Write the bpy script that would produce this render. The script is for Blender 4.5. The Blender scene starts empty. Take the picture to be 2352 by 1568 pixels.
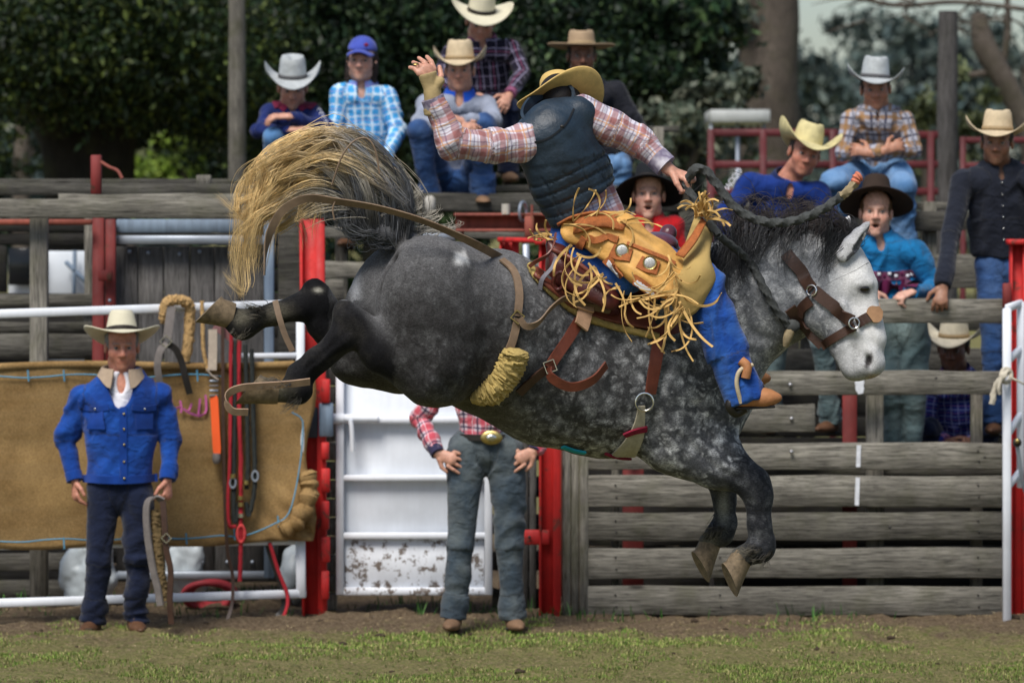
import bpy, math, random
import numpy as np
from mathutils import Vector, Matrix
from mathutils.bvhtree import BVHTree

random.seed(7)
RNG = np.random.default_rng(11)
scene = bpy.context.scene
C = scene.collection

# ---------------------------------------------------------------- camera, sky, sun, exposure
HC, F, CX, HZ = 2.4, 9408.0, 1176.0, 508.0      # eye height, focal length, principal column, horizon row
cam = bpy.data.cameras.new('camera')
cam.lens = 144.0; cam.sensor_width = 36.0; cam.shift_y = -0.1173
cam.clip_start = 0.5; cam.clip_end = 2000
cam.dof.use_dof = True; cam.dof.focus_distance = 18.4; cam.dof.aperture_fstop = 3.6
camo = bpy.data.objects.new('camera', cam); C.objects.link(camo)
camo.location = (0, 0, HC); camo.rotation_euler = (math.radians(90), 0, 0)
scene.camera = camo

SUN_EL, SUN_AZ = math.radians(56), math.radians(205)
world = bpy.data.worlds.new('World'); scene.world = world; world.use_nodes = True
wn = world.node_tree
bg = wn.nodes['Background']
sky = wn.nodes.new('ShaderNodeTexSky'); sky.sky_type = 'NISHITA'; sky.sun_disc = False
sky.sun_elevation = SUN_EL; sky.sun_rotation = SUN_AZ; sky.dust_density = 1.5; sky.air_density = 1.0
wn.links.new(sky.outputs[0], bg.inputs[0]); bg.inputs[1].default_value = 0.09
sun = bpy.data.lights.new('sun', 'SUN'); sun.energy = 3.2; sun.angle = math.radians(24); sun.color = (1.0, 0.95, 0.88)
suno = bpy.data.objects.new('sun', sun); C.objects.link(suno)
# light comes from high behind the camera, slightly to its left
sd = Vector((math.sin(SUN_AZ) * math.cos(SUN_EL), math.cos(SUN_AZ) * math.cos(SUN_EL), math.sin(SUN_EL)))
suno.rotation_euler = (-sd).to_track_quat('-Z', 'Y').to_euler()
suno.location = (0, 0, 30)
vs = scene.view_settings
vs.view_transform = 'Standard'; vs.look = 'None'; vs.gamma = 1.0; vs.exposure = 0.34

# ---------------------------------------------------------------- geometry helpers
def A(*v): return np.array(v, float)
def P(x, y, Y):
    "point at depth Y that the camera sees at column x, row y"
    return A((x - CX) * Y / F, Y, HC - (y - HZ) * Y / F)
def unit(v):
    v = np.asarray(v, float); n = np.linalg.norm(v); return v / n if n > 1e-9 else v
def hexc(h, k=1.0):
    r = [int(h[i:i + 2], 16) / 255 for i in (0, 2, 4)]
    return tuple(k * (c / 12.92 if c <= 0.04045 else ((c + 0.055) / 1.055) ** 2.4) for c in r)

def lat(ix, iy, iz, seed):
    h = (ix * 374761393 + iy * 668265263 + iz * 1274126177 + seed * 974634777).astype(np.int64)
    h = (h ^ (h >> 13)) * 1274126177
    h = h ^ (h >> 16)
    return (h & 0xFFFF) / 32767.5 - 1.0
def vnoise(p, seed=0):
    "smooth value noise, -1..1, p (N,3)"
    p = np.asarray(p, float); i = np.floor(p).astype(np.int64); f = p - i; f = f * f * (3 - 2 * f)
    r = 0
    for dx in (0, 1):
        wx = f[:, 0] if dx else 1 - f[:, 0]
        for dy in (0, 1):
            wy = f[:, 1] if dy else 1 - f[:, 1]
            for dz in (0, 1):
                wz = f[:, 2] if dz else 1 - f[:, 2]
                r = r + wx * wy * wz * lat(i[:, 0] + dx, i[:, 1] + dy, i[:, 2] + dz, seed)
    return r
def fbm(p, seed=0, n=3):
    r = 0; a = 1.0
    for k in range(n):
        r = r + a * vnoise(p * 2 ** k, seed + k * 17); a *= 0.5
    return r

def rootloc(o):
    l = A(0, 0, 0)
    while o is not None:
        l = l + np.array(o.location); o = o.parent
    return l

def mk(name, V, Fc, mat, parent=None, smooth=True, col=None, st=None, dap=None):
    "one mesh object from world-space vertices; Fc: (M,3|4) array or list of lists"
    V = np.asarray(V, float)
    me = bpy.data.meshes.new(name)
    base = rootloc(parent) if parent is not None else A((V[:, 0].min() + V[:, 0].max()) / 2, (V[:, 1].min() + V[:, 1].max()) / 2, V[:, 2].min())
    L = (V - base)
    me.vertices.add(len(L)); me.vertices.foreach_set('co', L.astype(np.float32).ravel())
    if isinstance(Fc, np.ndarray):
        m, k = Fc.shape
        me.loops.add(m * k); me.loops.foreach_set('vertex_index', Fc.astype(np.int32).ravel())
        me.polygons.add(m); me.polygons.foreach_set('loop_start', np.arange(0, m * k, k, dtype=np.int32))
    else:
        fl = [i for f in Fc for i in f]; ln = [len(f) for f in Fc]; m = len(Fc)
        me.loops.add(len(fl)); me.loops.foreach_set('vertex_index', np.array(fl, np.int32))
        me.polygons.add(m); me.polygons.foreach_set('loop_start', np.concatenate([[0], np.cumsum(ln)[:-1]]).astype(np.int32))
    me.update(calc_edges=True)
    if smooth: me.polygons.foreach_set('use_smooth', np.ones(m, bool))
    if col is not None:
        a = me.color_attributes.new('Col', 'FLOAT_COLOR', 'POINT')
        cc = np.ones((len(V), 4), np.float32); cc[:, :3] = np.asarray(col)[:, :3]
        if np.asarray(col).shape[1] > 3: cc[:, 3] = np.asarray(col)[:, 3]
        a.data.foreach_set('color', cc.ravel())
    if st is not None:
        a = me.attributes.new('st', 'FLOAT_VECTOR', 'POINT')
        a.data.foreach_set('vector', np.asarray(st, np.float32).ravel())
    if smooth and not isinstance(Fc, np.ndarray): me.set_sharp_from_angle(angle=math.radians(50))
    me.materials.append(mat)
    o = bpy.data.objects.new(name, me); C.objects.link(o)
    if parent is not None: o.parent = parent
    else: o.location = base
    return o

def tag(o, label, cat, group=None):
    o['label'] = label; o['category'] = cat
    if group: o['group'] = group
    return o
def thing(name, loc, label, cat, group=None):
    o = bpy.data.objects.new(name, None); C.objects.link(o)
    o.location = tuple(loc); o.empty_display_size = 0.1
    return tag(o, label, cat, group)
def structure(o): o['kind'] = 'structure'; return o
def stuff(o): o['kind'] = 'stuff'; return o

# ---- primitive shapes: return (V, F) -----------------------------------------------------
def join(parts):
    V = []; Fs = []; n = 0
    for v, f in parts:
        V.append(np.asarray(v)); Fs += [[i + n for i in q] for q in f]; n += len(v)
    return np.vstack(V), Fs
def beam(a, b, w, t, up=(0, 0, 1), ch=0.004, jit=0.0, seed=0, ns=0):
    "chamfered bar from a to b; w across 'up', t across the third axis"
    a = np.asarray(a, float); b = np.asarray(b, float); d = unit(b - a); up = np.asarray(up, float)
    s = unit(np.cross(d, up)); u = unit(np.cross(s, d)); L = np.linalg.norm(b - a)
    ch = min(ch, w * .3, t * .3, L * .3)
    pr = [(-w / 2 + ch, -t / 2), (w / 2 - ch, -t / 2), (w / 2, -t / 2 + ch), (w / 2, t / 2 - ch), (w / 2 - ch, t / 2), (-w / 2 + ch, t / 2), (-w / 2, t / 2 - ch), (-w / 2, -t / 2 + ch)]
    V = []; n = len(pr); r = random.Random(seed)
    secs = [(0, .0), (ch, 1)] + [(L * (i + 1) / (ns + 1), 1) for i in range(ns)] + [(L - ch, 1), (L, 0.)]
    for k, (x, sc) in enumerate(secs):
        wj, wk = r.uniform(-jit, jit), r.uniform(-jit, jit)
        for (pw, pt) in pr:
            f = 1 if sc else 1 - 2 * ch / max(w, 1e-6); g = 1 if sc else 1 - 2 * ch / max(t, 1e-6)
            V.append(a + d * x + u * (pw * f + (wj if pw > 0 else wk)) + s * (pt * g + r.uniform(-jit, jit) * .3))
    Fs = []
    for k in range(ns + 3):
        for i in range(n):
            j = (i + 1) % n; Fs.append([k * n + i, k * n + j, (k + 1) * n + j, (k + 1) * n + i])
    Fs.append(list(range(n))[::-1]); Fs.append([(ns + 3) * n + i for i in range(n)])
    return np.array(V), Fs
def bez(pts, n=24):
    "smooth Catmull-Rom curve through pts"
    p = np.asarray(pts, float); m = len(p)
    if m == 2: return p[0] + np.linspace(0, 1, n)[:, None] * (p[1] - p[0])
    q = np.vstack([2 * p[0] - p[1], p, 2 * p[-1] - p[-2]]); out = []
    for t in np.linspace(0, m - 1 - 1e-9, n):
        i = int(t); f = t - i; a, b, c, d = q[i], q[i + 1], q[i + 2], q[i + 3]
        out.append(.5 * ((2 * b) + (-a + c) * f + (2 * a - 5 * b + 4 * c - d) * f * f + (-a + 3 * b - 3 * c + d) * f ** 3))
    return np.array(out)
def frames(p):
    t = np.gradient(p, axis=0); t /= np.maximum(np.linalg.norm(t, axis=1), 1e-9)[:, None]
    s = np.zeros_like(p); r = A(0, 0, 1) if abs(t[0, 2]) < .9 else A(1, 0, 0)
    s[0] = unit(np.cross(t[0], r))
    for i in range(1, len(p)):
        v = s[i - 1] - t[i] * np.dot(s[i - 1], t[i]); s[i] = unit(v)
    return t, s, np.cross(t, s)
def tube(p, r, n=8, cap=True, twist=0.0, lobes=0, lamp=0.0):
    p = np.asarray(p, float); m = len(p); r = np.broadcast_to(np.asarray(r, float), (m,))
    t, s, b = frames(p); V = []; Fs = []
    arc = np.concatenate([[0], np.cumsum(np.linalg.norm(np.diff(p, axis=0), axis=1))])
    for i in range(m):
        for k in range(n):
            a = 2 * math.pi * k / n
            rr = r[i] * (1 + lamp * math.cos(lobes * a + twist * arc[i])) if lobes else r[i]
            V.append(p[i] + rr * (math.cos(a) * s[i] + math.sin(a) * b[i]))
    for i in range(m - 1):
        for k in range(n):
            j = (k + 1) % n; Fs.append([i * n + k, i * n + j, (i + 1) * n + j, (i + 1) * n + k])
    if cap: Fs.append(list(range(n))[::-1]); Fs.append([(m - 1) * n + k for k in range(n)])
    return np.array(V), Fs
def ribbon(p, w, th, wd, taper=None):
    "flat strap along p, width w in direction(s) wd, thickness th"
    p = np.asarray(p, float); m = len(p); wd = np.broadcast_to(np.asarray(wd, float), (m, 3))
    w = np.broadcast_to(np.asarray(w, float), (m,)).copy()
    t = np.gradient(p, axis=0); t /= np.maximum(np.linalg.norm(t, axis=1), 1e-9)[:, None]
    V = []; Fs = []
    for i in range(m):
        u = unit(wd[i] - t[i] * np.dot(wd[i], t[i])); nn = np.cross(t[i], u)
        for a, b in ((-.5, -.5), (.5, -.5), (.5, .5), (-.5, .5)):
            V.append(p[i] + u * w[i] * a + nn * th * b)
    for i in range(m - 1):
        for k in range(4):
            j = (k + 1) % 4; Fs.append([i * 4 + k, i * 4 + j, i * 4 + 4 + j, i * 4 + 4 + k])
    Fs.append([3, 2, 1, 0]); Fs.append([m * 4 - 4 + k for k in range(4)])
    return np.array(V), Fs
def ball(c, r, n=10, m=8, ax=None):
    c = np.asarray(c, float); r = np.broadcast_to(np.asarray(r, float), (3,)); ax = np.eye(3) if ax is None else np.asarray(ax)
    V = [c + ax.T @ (r * A(0, 0, 1))]; Fs = []
    for i in range(1, m):
        ph = math.pi * i / m
        for k in range(n):
            a = 2 * math.pi * k / n
            V.append(c + ax.T @ (r * A(math.sin(ph) * math.cos(a), math.sin(ph) * math.sin(a), math.cos(ph))))
    V.append(c - ax.T @ (r * A(0, 0, 1))); e = len(V) - 1
    for k in range(n):
        j = (k + 1) % n; Fs.append([0, 1 + k, 1 + j]); Fs.append([e, e - n + j, e - n + k])
    for i in range(m - 2):
        for k in range(n):
            j = (k + 1) % n; a = 1 + i * n; Fs.append([a + k, a + n + k, a + n + j, a + j])
    return np.array(V), Fs
def ring(c, R, r, ax1, ax2, n=20, m=6, sx=1.0):
    c = np.asarray(c, float); ax1 = unit(ax1); ax2 = unit(ax2)
    p = [c + R * (math.cos(2 * math.pi * i / n) * ax1 * sx + math.sin(2 * math.pi * i / n) * ax2) for i in range(n)]
    nn = np.cross(ax1, ax2); V = []; Fs = []
    for i in range(n):
        o = unit(p[i] - c)
        for k in range(m):
            a = 2 * math.pi * k / m; V.append(p[i] + r * (math.cos(a) * o + math.sin(a) * nn))
    for i in range(n):
        for k in range(m):
            i2 = (i + 1) % n; j = (k + 1) % m; Fs.append([i * m + k, i2 * m + k, i2 * m + j, i * m + j])
    return np.array(V), Fs

# ---- implicit surfaces -------------------------------------------------------------------
class Sdf:
    def __init__(s, vox): s.vox = vox; s.ops = []
    def cone(s, a, b, ra, rb, k=.03, sq=None, sub=False, tag=None, fa=False, fb=False):
        s.ops.append(('c', np.asarray(a, float), np.asarray(b, float), ra, rb, k, sq, sub, tag, fa, fb)); return s
    def ell(s, c, r, ax=None, k=.03, sub=False, tag=None):
        s.ops.append(('e', np.asarray(c, float), np.asarray(r, float), np.eye(3) if ax is None else np.asarray(ax, float), k, sub, tag)); return s
    def chain(s, pts, rad, k=.03, sq=None, tag=None):
        for i in range(len(pts) - 1): s.cone(pts[i], pts[i + 1], rad[i], rad[i + 1], k, sq, tag=tag)
        return s
    def cut(s, p, n, k=.004, box=None):
        s.ops.append(('p', np.asarray(p, float), unit(n), k, box)); return s
    @staticmethod
    def dist(op, p):
        if op[0] == 'c':
            _, a, b, ra, rb, k, sq, sub, tg, fa, fb = op
            ab = b - a; L2 = max(ab @ ab, 1e-9); t0 = ((p - a) @ ab) / L2; t = np.clip(t0, 0, 1)
            rel = p - a - t[..., None] * ab
            m = 1.0
            if sq is not None:
                n, q = sq; n = unit(n); c = rel @ n; rel = rel + (c * (1 / q - 1))[..., None] * n; m = min(1, q)
            d = (np.sqrt((rel * rel).sum(-1)) - (ra + (rb - ra) * t)) * m
            L = math.sqrt(L2)
            if fa: d = np.maximum(d, -t0 * L)
            if fb: d = np.maximum(d, (t0 - 1) * L)
            return d
        _, c, r, ax, k, sub, tg = op
        q = (p - c) @ ax.T; k0 = np.sqrt(((q / r) ** 2).sum(-1)); k1 = np.sqrt(((q / r ** 2) ** 2).sum(-1))
        return np.where(k1 > 1e-9, k0 * (k0 - 1) / np.maximum(k1, 1e-9), -r.min())
    def mesh(s, disp=None):
        v = s.vox; los = []; his = []
        for o in s.ops:
            if o[0] == 'c' and not o[7]:
                sc = max(1, o[6][1]) if o[6] else 1; R = max(o[3], o[4]) * sc
                los.append(np.minimum(o[1], o[2]) - R); his.append(np.maximum(o[1], o[2]) + R)
            elif o[0] == 'e' and not o[5]:
                R = np.max(o[2]); los.append(o[1] - R); his.append(o[1] + R)
        lo = np.min(los, axis=0) - 3 * v; hi = np.max(his, axis=0) + 3 * v
        N = np.ceil((hi - lo) / v).astype(int) + 1
        D = np.full(N, 0.6, np.float32)
        axs = [lo[i] + v * np.arange(N[i]) for i in range(3)]
        for o in s.ops:
            if o[0] == 'p':
                if o[4] is not None: l, h = o[4]
                else: l, h = lo, hi
                k = o[3]
            elif o[0] == 'c':
                sc = max(1, o[6][1]) if o[6] else 1; R = max(o[3], o[4]) * sc; k = o[5]; l = np.minimum(o[1], o[2]) - R; h = np.maximum(o[1], o[2]) + R
            else:
                R = np.max(o[2]); k = o[4]; l = o[1] - R; h = o[1] + R
            mg = max(k, .0) + 3 * v
            i0 = np.clip(np.floor((l - mg - lo) / v).astype(int), 0, N - 1); i1 = np.clip(np.ceil((h + mg - lo) / v).astype(int) + 1, 1, N)
            if (i1 <= i0).any(): continue
            g = np.stack(np.meshgrid(*[axs[i][i0[i]:i1[i]] for i in range(3)], indexing='ij'), -1)
            sl = tuple(slice(i0[i], i1[i]) for i in range(3)); cur = D[sl]
            if o[0] == 'p':
                D[sl] = np.maximum(cur, (g - o[1]) @ o[2]); continue
            d = s.dist(o, g)
            sub = o[7] if o[0] == 'c' else o[5]
            k = max(k, 1e-5)
            if sub: hh = np.maximum(k - np.abs(cur + d), 0); D[sl] = np.maximum(cur, -d) + hh * hh / (4 * k)
            else: hh = np.maximum(k - np.abs(cur - d), 0); D[sl] = np.minimum(cur, d) - hh * hh / (4 * k)
        ins = D < 0
        # surface nets
        n0, n1, n2 = N - 1
        cnt = np.zeros((n0, n1, n2), np.int8)
        for a in (0, 1):
            for b in (0, 1):
                for c in (0, 1): cnt += ins[a:a + n0, b:b + n1, c:c + n2]
        cells = np.argwhere((cnt > 0) & (cnt < 8))
        idx = -np.ones((n0, n1, n2), np.int32); idx[cells[:, 0], cells[:, 1], cells[:, 2]] = np.arange(len(cells))
        acc = np.zeros((len(cells), 3)); num = np.zeros(len(cells))
        cor = [(a, b, c) for a in (0, 1) for b in (0, 1) for c in (0, 1)]
        val = {q: D[cells[:, 0] + q[0], cells[:, 1] + q[1], cells[:, 2] + q[2]].astype(float) for q in cor}
        for q in cor:
            for ax in range(3):
                if q[ax] == 0:
                    w = list(q); w[ax] = 1; w = tuple(w); va, vb = val[q], val[w]; x = (va < 0) != (vb < 0)
                    t = np.where(x, va / np.where(va == vb, 1, va - vb), 0)
                    for m in range(3): acc[:, m] += np.where(x, (t if m == ax else q[m]), 0)
                    num += x
        V = lo + v * (cells + acc / np.maximum(num, 1)[:, None])
        Q = []
        for ax in range(3):
            u, w = (ax + 1) % 3, (ax + 2) % 3
            s0 = [slice(None)] * 3; s1 = [slice(None)] * 3; s0[ax] = slice(0, N[ax] - 1); s1[ax] = slice(1, N[ax])
            x = ins[tuple(s0)] != ins[tuple(s1)]
            e = np.argwhere(x); e = e[(e[:, u] > 0) & (e[:, w] > 0) & (e[:, u] < N[u] - 1) & (e[:, w] < N[w] - 1)]
            flip = ins[e[:, 0], e[:, 1], e[:, 2]]
            def at(du, dw):
                c = e.copy(); c[:, u] -= du; c[:, w] -= dw; return idx[c[:, 0], c[:, 1], c[:, 2]]
            q = np.stack([at(1, 1), at(0, 1), at(0, 0), at(1, 0)], 1)
            q = np.where(flip[:, None], q, q[:, ::-1]); Q.append(q)
        return V, np.vstack(Q)
    def smoothmesh(s, it=2):
        V, Q = s.mesh(); n = len(V)
        for k in range(it):
            acc = np.zeros((n, 3)); c = np.zeros(n)
            for a, b in ((0, 1), (1, 2), (2, 3), (3, 0)):
                for i, j in ((a, b), (b, a)):
                    for m in range(3): acc[:, m] += np.bincount(Q[:, i], V[Q[:, j], m], n)
                    c += np.bincount(Q[:, i], minlength=n)
            V = V + (.6 if k % 2 == 0 else -.45) * (acc / np.maximum(c, 1)[:, None] - V)
        return V, Q
    def fab(s, V):
        "cloth coordinates: metres along and across the nearest limb"
        best = np.full(len(V), 9.); st = np.zeros((len(V), 3)); tg = np.zeros(len(V))
        for i, o in enumerate(s.ops):
            if o[0] != 'c' or o[7]: continue
            d = s.dist(o, V); ab = unit(o[2] - o[1])
            c = np.cross(ab, A(0, 1, 0)); c = unit(c) if np.linalg.norm(c) > .15 else A(1, 0, 0)
            w = d < best; best[w] = d[w]
            r = V[w] - o[1]
            st[w, 0] = r @ ab; st[w, 1] = r @ c + .6 * (r @ A(0, 1, 0)) * (1 if i % 2 else -1) * .3; st[w, 2] = i * .37
        return st, best
def vnormals(V, Q):
    n = np.cross(V[Q[:, 2]] - V[Q[:, 0]], V[Q[:, 3]] - V[Q[:, 1]]); N = np.zeros_like(V)
    for i in range(4):
        for m in range(3): N[:, m] += np.bincount(Q[:, i], n[:, m], len(V))
    return N / np.maximum(np.linalg.norm(N, axis=1), 1e-9)[:, None]
# ---------------------------------------------------------------- materials
class N_:
    "tiny node-tree writer"
    def __init__(s, name, rough=.8, spec=.3):
        s.m = bpy.data.materials.new(name); s.m.use_nodes = True; s.t = s.m.node_tree; s.b = s.t.nodes['Principled BSDF']
        s.b.inputs['Roughness'].default_value = rough; s.b.inputs['Specular IOR Level'].default_value = spec
    def n(s, ty, **kw):
        x = s.t.nodes.new('ShaderNode' + ty)
        for k, v in kw.items():
            if k.startswith('i_'):
                key = k[2:].replace('_', ' ')
                s.put(x.inputs[int(key) if key.isdigit() else key], v)
            else: setattr(x, k, v)
        return x
    def put(s, sock, v):
        if isinstance(v, bpy.types.NodeSocket): s.t.links.new(v, sock)
        elif isinstance(v, bpy.types.Node): s.t.links.new(v.outputs[0], sock)
        else:
            if isinstance(v, tuple) and len(v) == 3 and sock.type == 'RGBA': v = v + (1,)
            sock.default_value = v
    def math(s, op, a, b=None, c=None, clamp=False):
        x = s.n('Math', operation=op, use_clamp=clamp); s.put(x.inputs[0], a)
        if b is not None: s.put(x.inputs[1], b)
        if c is not None: s.put(x.inputs[2], c)
        return x.outputs[0]
    def mix(s, f, a, b, mode='MIX'):
        x = s.n('Mix', data_type='RGBA', blend_type=mode); s.put(x.inputs[0], f); s.put(x.inputs[6], a); s.put(x.inputs[7], b); return x.outputs[2]
    def ramp(s, f, stops, interp='LINEAR'):
        x = s.n('ValToRGB'); s.put(x.inputs[0], f); r = x.color_ramp; r.interpolation = interp
        while len(r.elements) < len(stops): r.elements.new(.5)
        for e, (p, c) in zip(r.elements, stops):
            e.position = p; e.color = (c + (1,)) if isinstance(c, tuple) else (c, c, c, 1)
        return x.outputs[0]
    def noise(s, vec, scale, detail=4, rough=.6, dist=0.):
        x = s.n('TexNoise'); s.put(x.inputs['Vector'], vec) if vec is not None else None
        x.inputs['Scale'].default_value = scale; x.inputs['Detail'].default_value = detail; x.inputs['Roughness'].default_value = rough; x.inputs['Distortion'].default_value = dist
        return x.outputs[0]
    def co(s, which='Object', scale=None):
        o = s.n('TexCoord').outputs[which]
        if scale is None: return o
        m = s.n('Mapping'); s.put(m.inputs[0], o); m.inputs['Scale'].default_value = scale; return m.outputs[0]
    def attr(s, name, out=0): return s.n('Attribute', attribute_name=name).outputs[out]
    def col(s, v): s.put(s.b.inputs['Base Color'], v); return s
    def rough(s, v): s.put(s.b.inputs['Roughness'], v); return s
    def bump(s, h, strength=.3, dist=.01):
        x = s.n('Bump'); s.put(x.inputs['Height'], h); x.inputs['Strength'].default_value = strength; x.inputs['Distance'].default_value = dist
        s.t.links.new(x.outputs[0], s.b.inputs['Normal']); return s
    def sheen(s, w, r=.5):
        s.b.inputs['Sheen Weight'].default_value = w; s.b.inputs['Sheen Roughness'].default_value = r; return s
    def rnd(s): return s.n('ObjectInfo').outputs['Random']

MATS = {}
def mat(key, fn, *a):
    if key not in MATS: MATS[key] = fn(key, *a)
    return MATS[key]

def plain(name, c, rough=.7, var=.25, sc=9., bmp=.15, spec=.3, metal=0.):
    m = N_(name, rough, spec); n = m.noise(m.co(), sc, 5, .65)
    k = m.ramp(n, [(.25, 1 - var), (.75, 1 + var * .6)])
    m.col(m.mix(1., c, k, 'MULTIPLY')); m.b.inputs['Metallic'].default_value = metal
    m.bump(m.noise(m.co(), sc * 8, 3), bmp, .004); return m.m

def cloth(name, c, rough=.9, var=.3, weave=1.0, wear=None):
    "single-colour woven cloth, worn paler on the highs of a slow noise"
    m = N_(name, rough, .15); st = m.attr('st', 1); o = m.co()
    n = m.noise(o, 7., 5, .6); base = m.mix(1., c, m.ramp(n, [(.3, 1 - var), (.72, 1 + var * .5)]), 'MULTIPLY')
    if wear: base = m.mix(m.ramp(m.noise(o, 5.3, 4, .55), [(.45, 0.), (.75, .8)]), base, wear)
    m.col(base); m.sheen(.15)
    fold = m.n('TexNoise'); mp = m.n('Mapping'); m.put(mp.inputs[0], st); mp.inputs['Scale'].default_value = (20, 15, 1); m.put(fold.inputs['Vector'], mp.outputs[0])
    fold.inputs['Scale'].default_value = 1.; fold.inputs['Detail'].default_value = 4; fold.inputs['Distortion'].default_value = .6
    fine = m.noise(o, 420., 2)
    m.bump(m.math('ADD', m.math('MULTIPLY', fold.outputs[0], 1.), m.math('MULTIPLY', fine, .06 * weave)), .9, .018); return m.m

def plaid(name, base, bands, rough=.9):
    "woven check: bands = [(axis, period m, offset, half width fraction, colour, opacity)]"
    m = N_(name, rough, .15); st = m.n('SeparateXYZ'); m.put(st.inputs[0], m.attr('st', 1))
    w = m.noise(m.co(), 12., 2); wob = m.math('MULTIPLY', m.math('SUBTRACT', w, .5), .025)
    c = base
    for ax, per, off, hw, colr, op in bands:
        v = m.math('ADD', st.outputs[ax], wob); v = m.math('FRACT', m.math('ADD', m.math('DIVIDE', v, per), off + 40.))
        v = m.math('ABSOLUTE', m.math('SUBTRACT', v, .5))
        f = m.math('MULTIPLY', m.ramp(v, [(max(hw - .03, 0), 1.), (hw + .03, 0.)]), op)
        c = m.mix(f, c, colr)
    n = m.noise(m.co(), 8., 4); c = m.mix(1., c, m.ramp(n, [(.3, .75), (.7, 1.12)]), 'MULTIPLY')
    m.col(c); m.sheen(.1)
    fo = m.n('TexNoise'); mp = m.n('Mapping'); m.put(mp.inputs[0], m.attr('st', 1)); mp.inputs['Scale'].default_value = (18, 13, 1); m.put(fo.inputs['Vector'], mp.outputs[0])
    fo.inputs['Scale'].default_value = 1.; fo.inputs['Detail'].default_value = 4; fo.inputs['Distortion'].default_value = .6
    m.bump(fo.outputs[0], .9, .018); return m.m

def vcol(name, rough=.6, spec=.35, var=.12, sc=60., bmp=.1, sss=0.):
    m = N_(name, rough, spec); n = m.noise(m.co(), sc, 4)
    m.col(m.mix(1., m.attr('Col', 0), m.ramp(n, [(.3, 1 - var), (.7, 1 + var)]), 'MULTIPLY'))
    m.bump(m.noise(m.co(), sc * 3, 3), bmp, .003)
    if sss: m.b.inputs['Subsurface Weight'].default_value = sss; m.b.inputs['Subsurface Radius'].default_value = (.012, .005, .003)
    return m.m

def wood(name, axis, c1, c2, moss=0., mud=0.):
    "weathered hardwood: long grain along axis, checks, pale and dark boards"
    sc = [46, 46, 46]; sc[axis] = 2.6
    m = N_(name, .9, .2); o = m.co(); r = m.rnd()
    off = m.n('VectorMath', operation='ADD'); m.put(off.inputs[0], m.co('Object', tuple(sc))); cb = m.n('CombineXYZ')
    for i in range(3): m.put(cb.inputs[i], m.math('MULTIPLY', r, 37. + 11 * i))
    m.put(off.inputs[1], cb); g = m.noise(off, 1.6, 9, .68, .5)
    c = m.mix(m.ramp(g, [(.30, 0.), (.5, .45), (.72, 1.)]), c1, c2)
    sc2 = [190, 190, 190]; sc2[axis] = 7.0
    g2 = m.noise(m.co('Object', tuple(sc2)), 1., 5, .7)
    c = m.mix(m.ramp(g2, [(.37, .9), (.47, 0.)]), c, (.018, .017, .015))
    big = m.noise(o, 2.3, 4); c = m.mix(1., c, m.ramp(big, [(.3, .62), (.7, 1.2)]), 'MULTIPLY')
    c = m.mix(1., c, m.ramp(r, [(0., .72), (1., 1.2)]), 'MULTIPLY')
    if moss: c = m.mix(m.math('MULTIPLY', m.ramp(m.noise(o, 4., 5), [(.5, 0.), (.68, 1.)]), moss), c, (.06, .065, .02))
    kn = m.n('TexVoronoi'); m.put(kn.inputs['Vector'], m.co('Object', tuple([5 if i != axis else 1.6 for i in range(3)]))); kn.inputs['Scale'].default_value = 1.
    c = m.mix(m.ramp(kn.outputs[0], [(.05, .85), (.11, 0.)]), c, (.02, .017, .014))
    m.col(c); m.bump(m.math('ADD', g, m.math('MULTIPLY', g2, .6)), .7, .008); return m.m

def paint(name, c, rust=(.16, .05, .02), amt=.35, rough=.45, sc=6., mud=None, dirt=.58):
    "brushed enamel on steel, chipped to rust, dulled by dirt"
    m = N_(name, rough, .5); o = m.co(); n = m.noise(o, sc, 8, .7, .3)
    base = m.mix(1., c, m.ramp(m.noise(o, 2.7, 4), [(.3, dirt), (.7, 1.1)]), 'MULTIPLY'); base = m.mix(1., base, m.ramp(m.noise(m.co('Object', (30, 30, 2.5)), 1.3, 5), [(.3, min(1., dirt + .14)), (.65, 1.06)]), 'MULTIPLY')
    lo = .72 - .25 * amt
    f = m.ramp(n, [(lo, 0.), (lo + .06, 1.)]); base = m.mix(f, base, rust)
    if mud: 
        sp = m.noise(o, 17., 6, .75); base = m.mix(m.ramp(sp, [(.63 - mud * .1, 0.), (.66 - mud * .1, .9)]), base, (.09, .055, .028))
    m.col(base); m.rough(m.ramp(n, [(.3, rough), (.75, .9)])); m.bump(m.noise(o, 60., 4), .12, .003); return m.m

LEATHER = lambda name, c, r=.45: plain(name, c, r, .4, 14., .35, .45)
STEEL = mat('galvanised_steel', lambda k: plain(k, (.32, .36, .42), .45, .25, 5., .1, .5, .55))
CHROME = mat('bright_metal', lambda k: plain(k, (.75, .74, .70), .22, .15, 20., .05, .5, 1.))
BRASS = mat('old_brass', lambda k: plain(k, (.55, .42, .16), .35, .4, 30., .3, .5, 1.))
WOODX = mat('weathered_plank', lambda k: wood(k, 0, (.070, .065, .055), (.345, .325, .275), .25))
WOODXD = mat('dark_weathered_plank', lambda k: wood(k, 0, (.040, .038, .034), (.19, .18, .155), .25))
WOODZ = mat('weathered_post', lambda k: wood(k, 2, (.08, .075, .066), (.30, .28, .235), .4))
WOODZG = mat('grey_vertical_board', lambda k: wood(k, 2, (.06, .057, .055), (.17, .162, .156), .05))
REDP = mat('red_enamel', lambda k: paint(k, (.60, .016, .014), (.16, .03, .02), .62, .5, 9.))
REDOLD = mat('faded_red_enamel', lambda k: paint(k, (.22, .025, .022), (.09, .035, .02), .6, .6))
REDBEAM = mat('red_oxide_steel', lambda k: paint(k, (.30, .075, .05), (.16, .06, .03), .55, .65))
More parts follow.
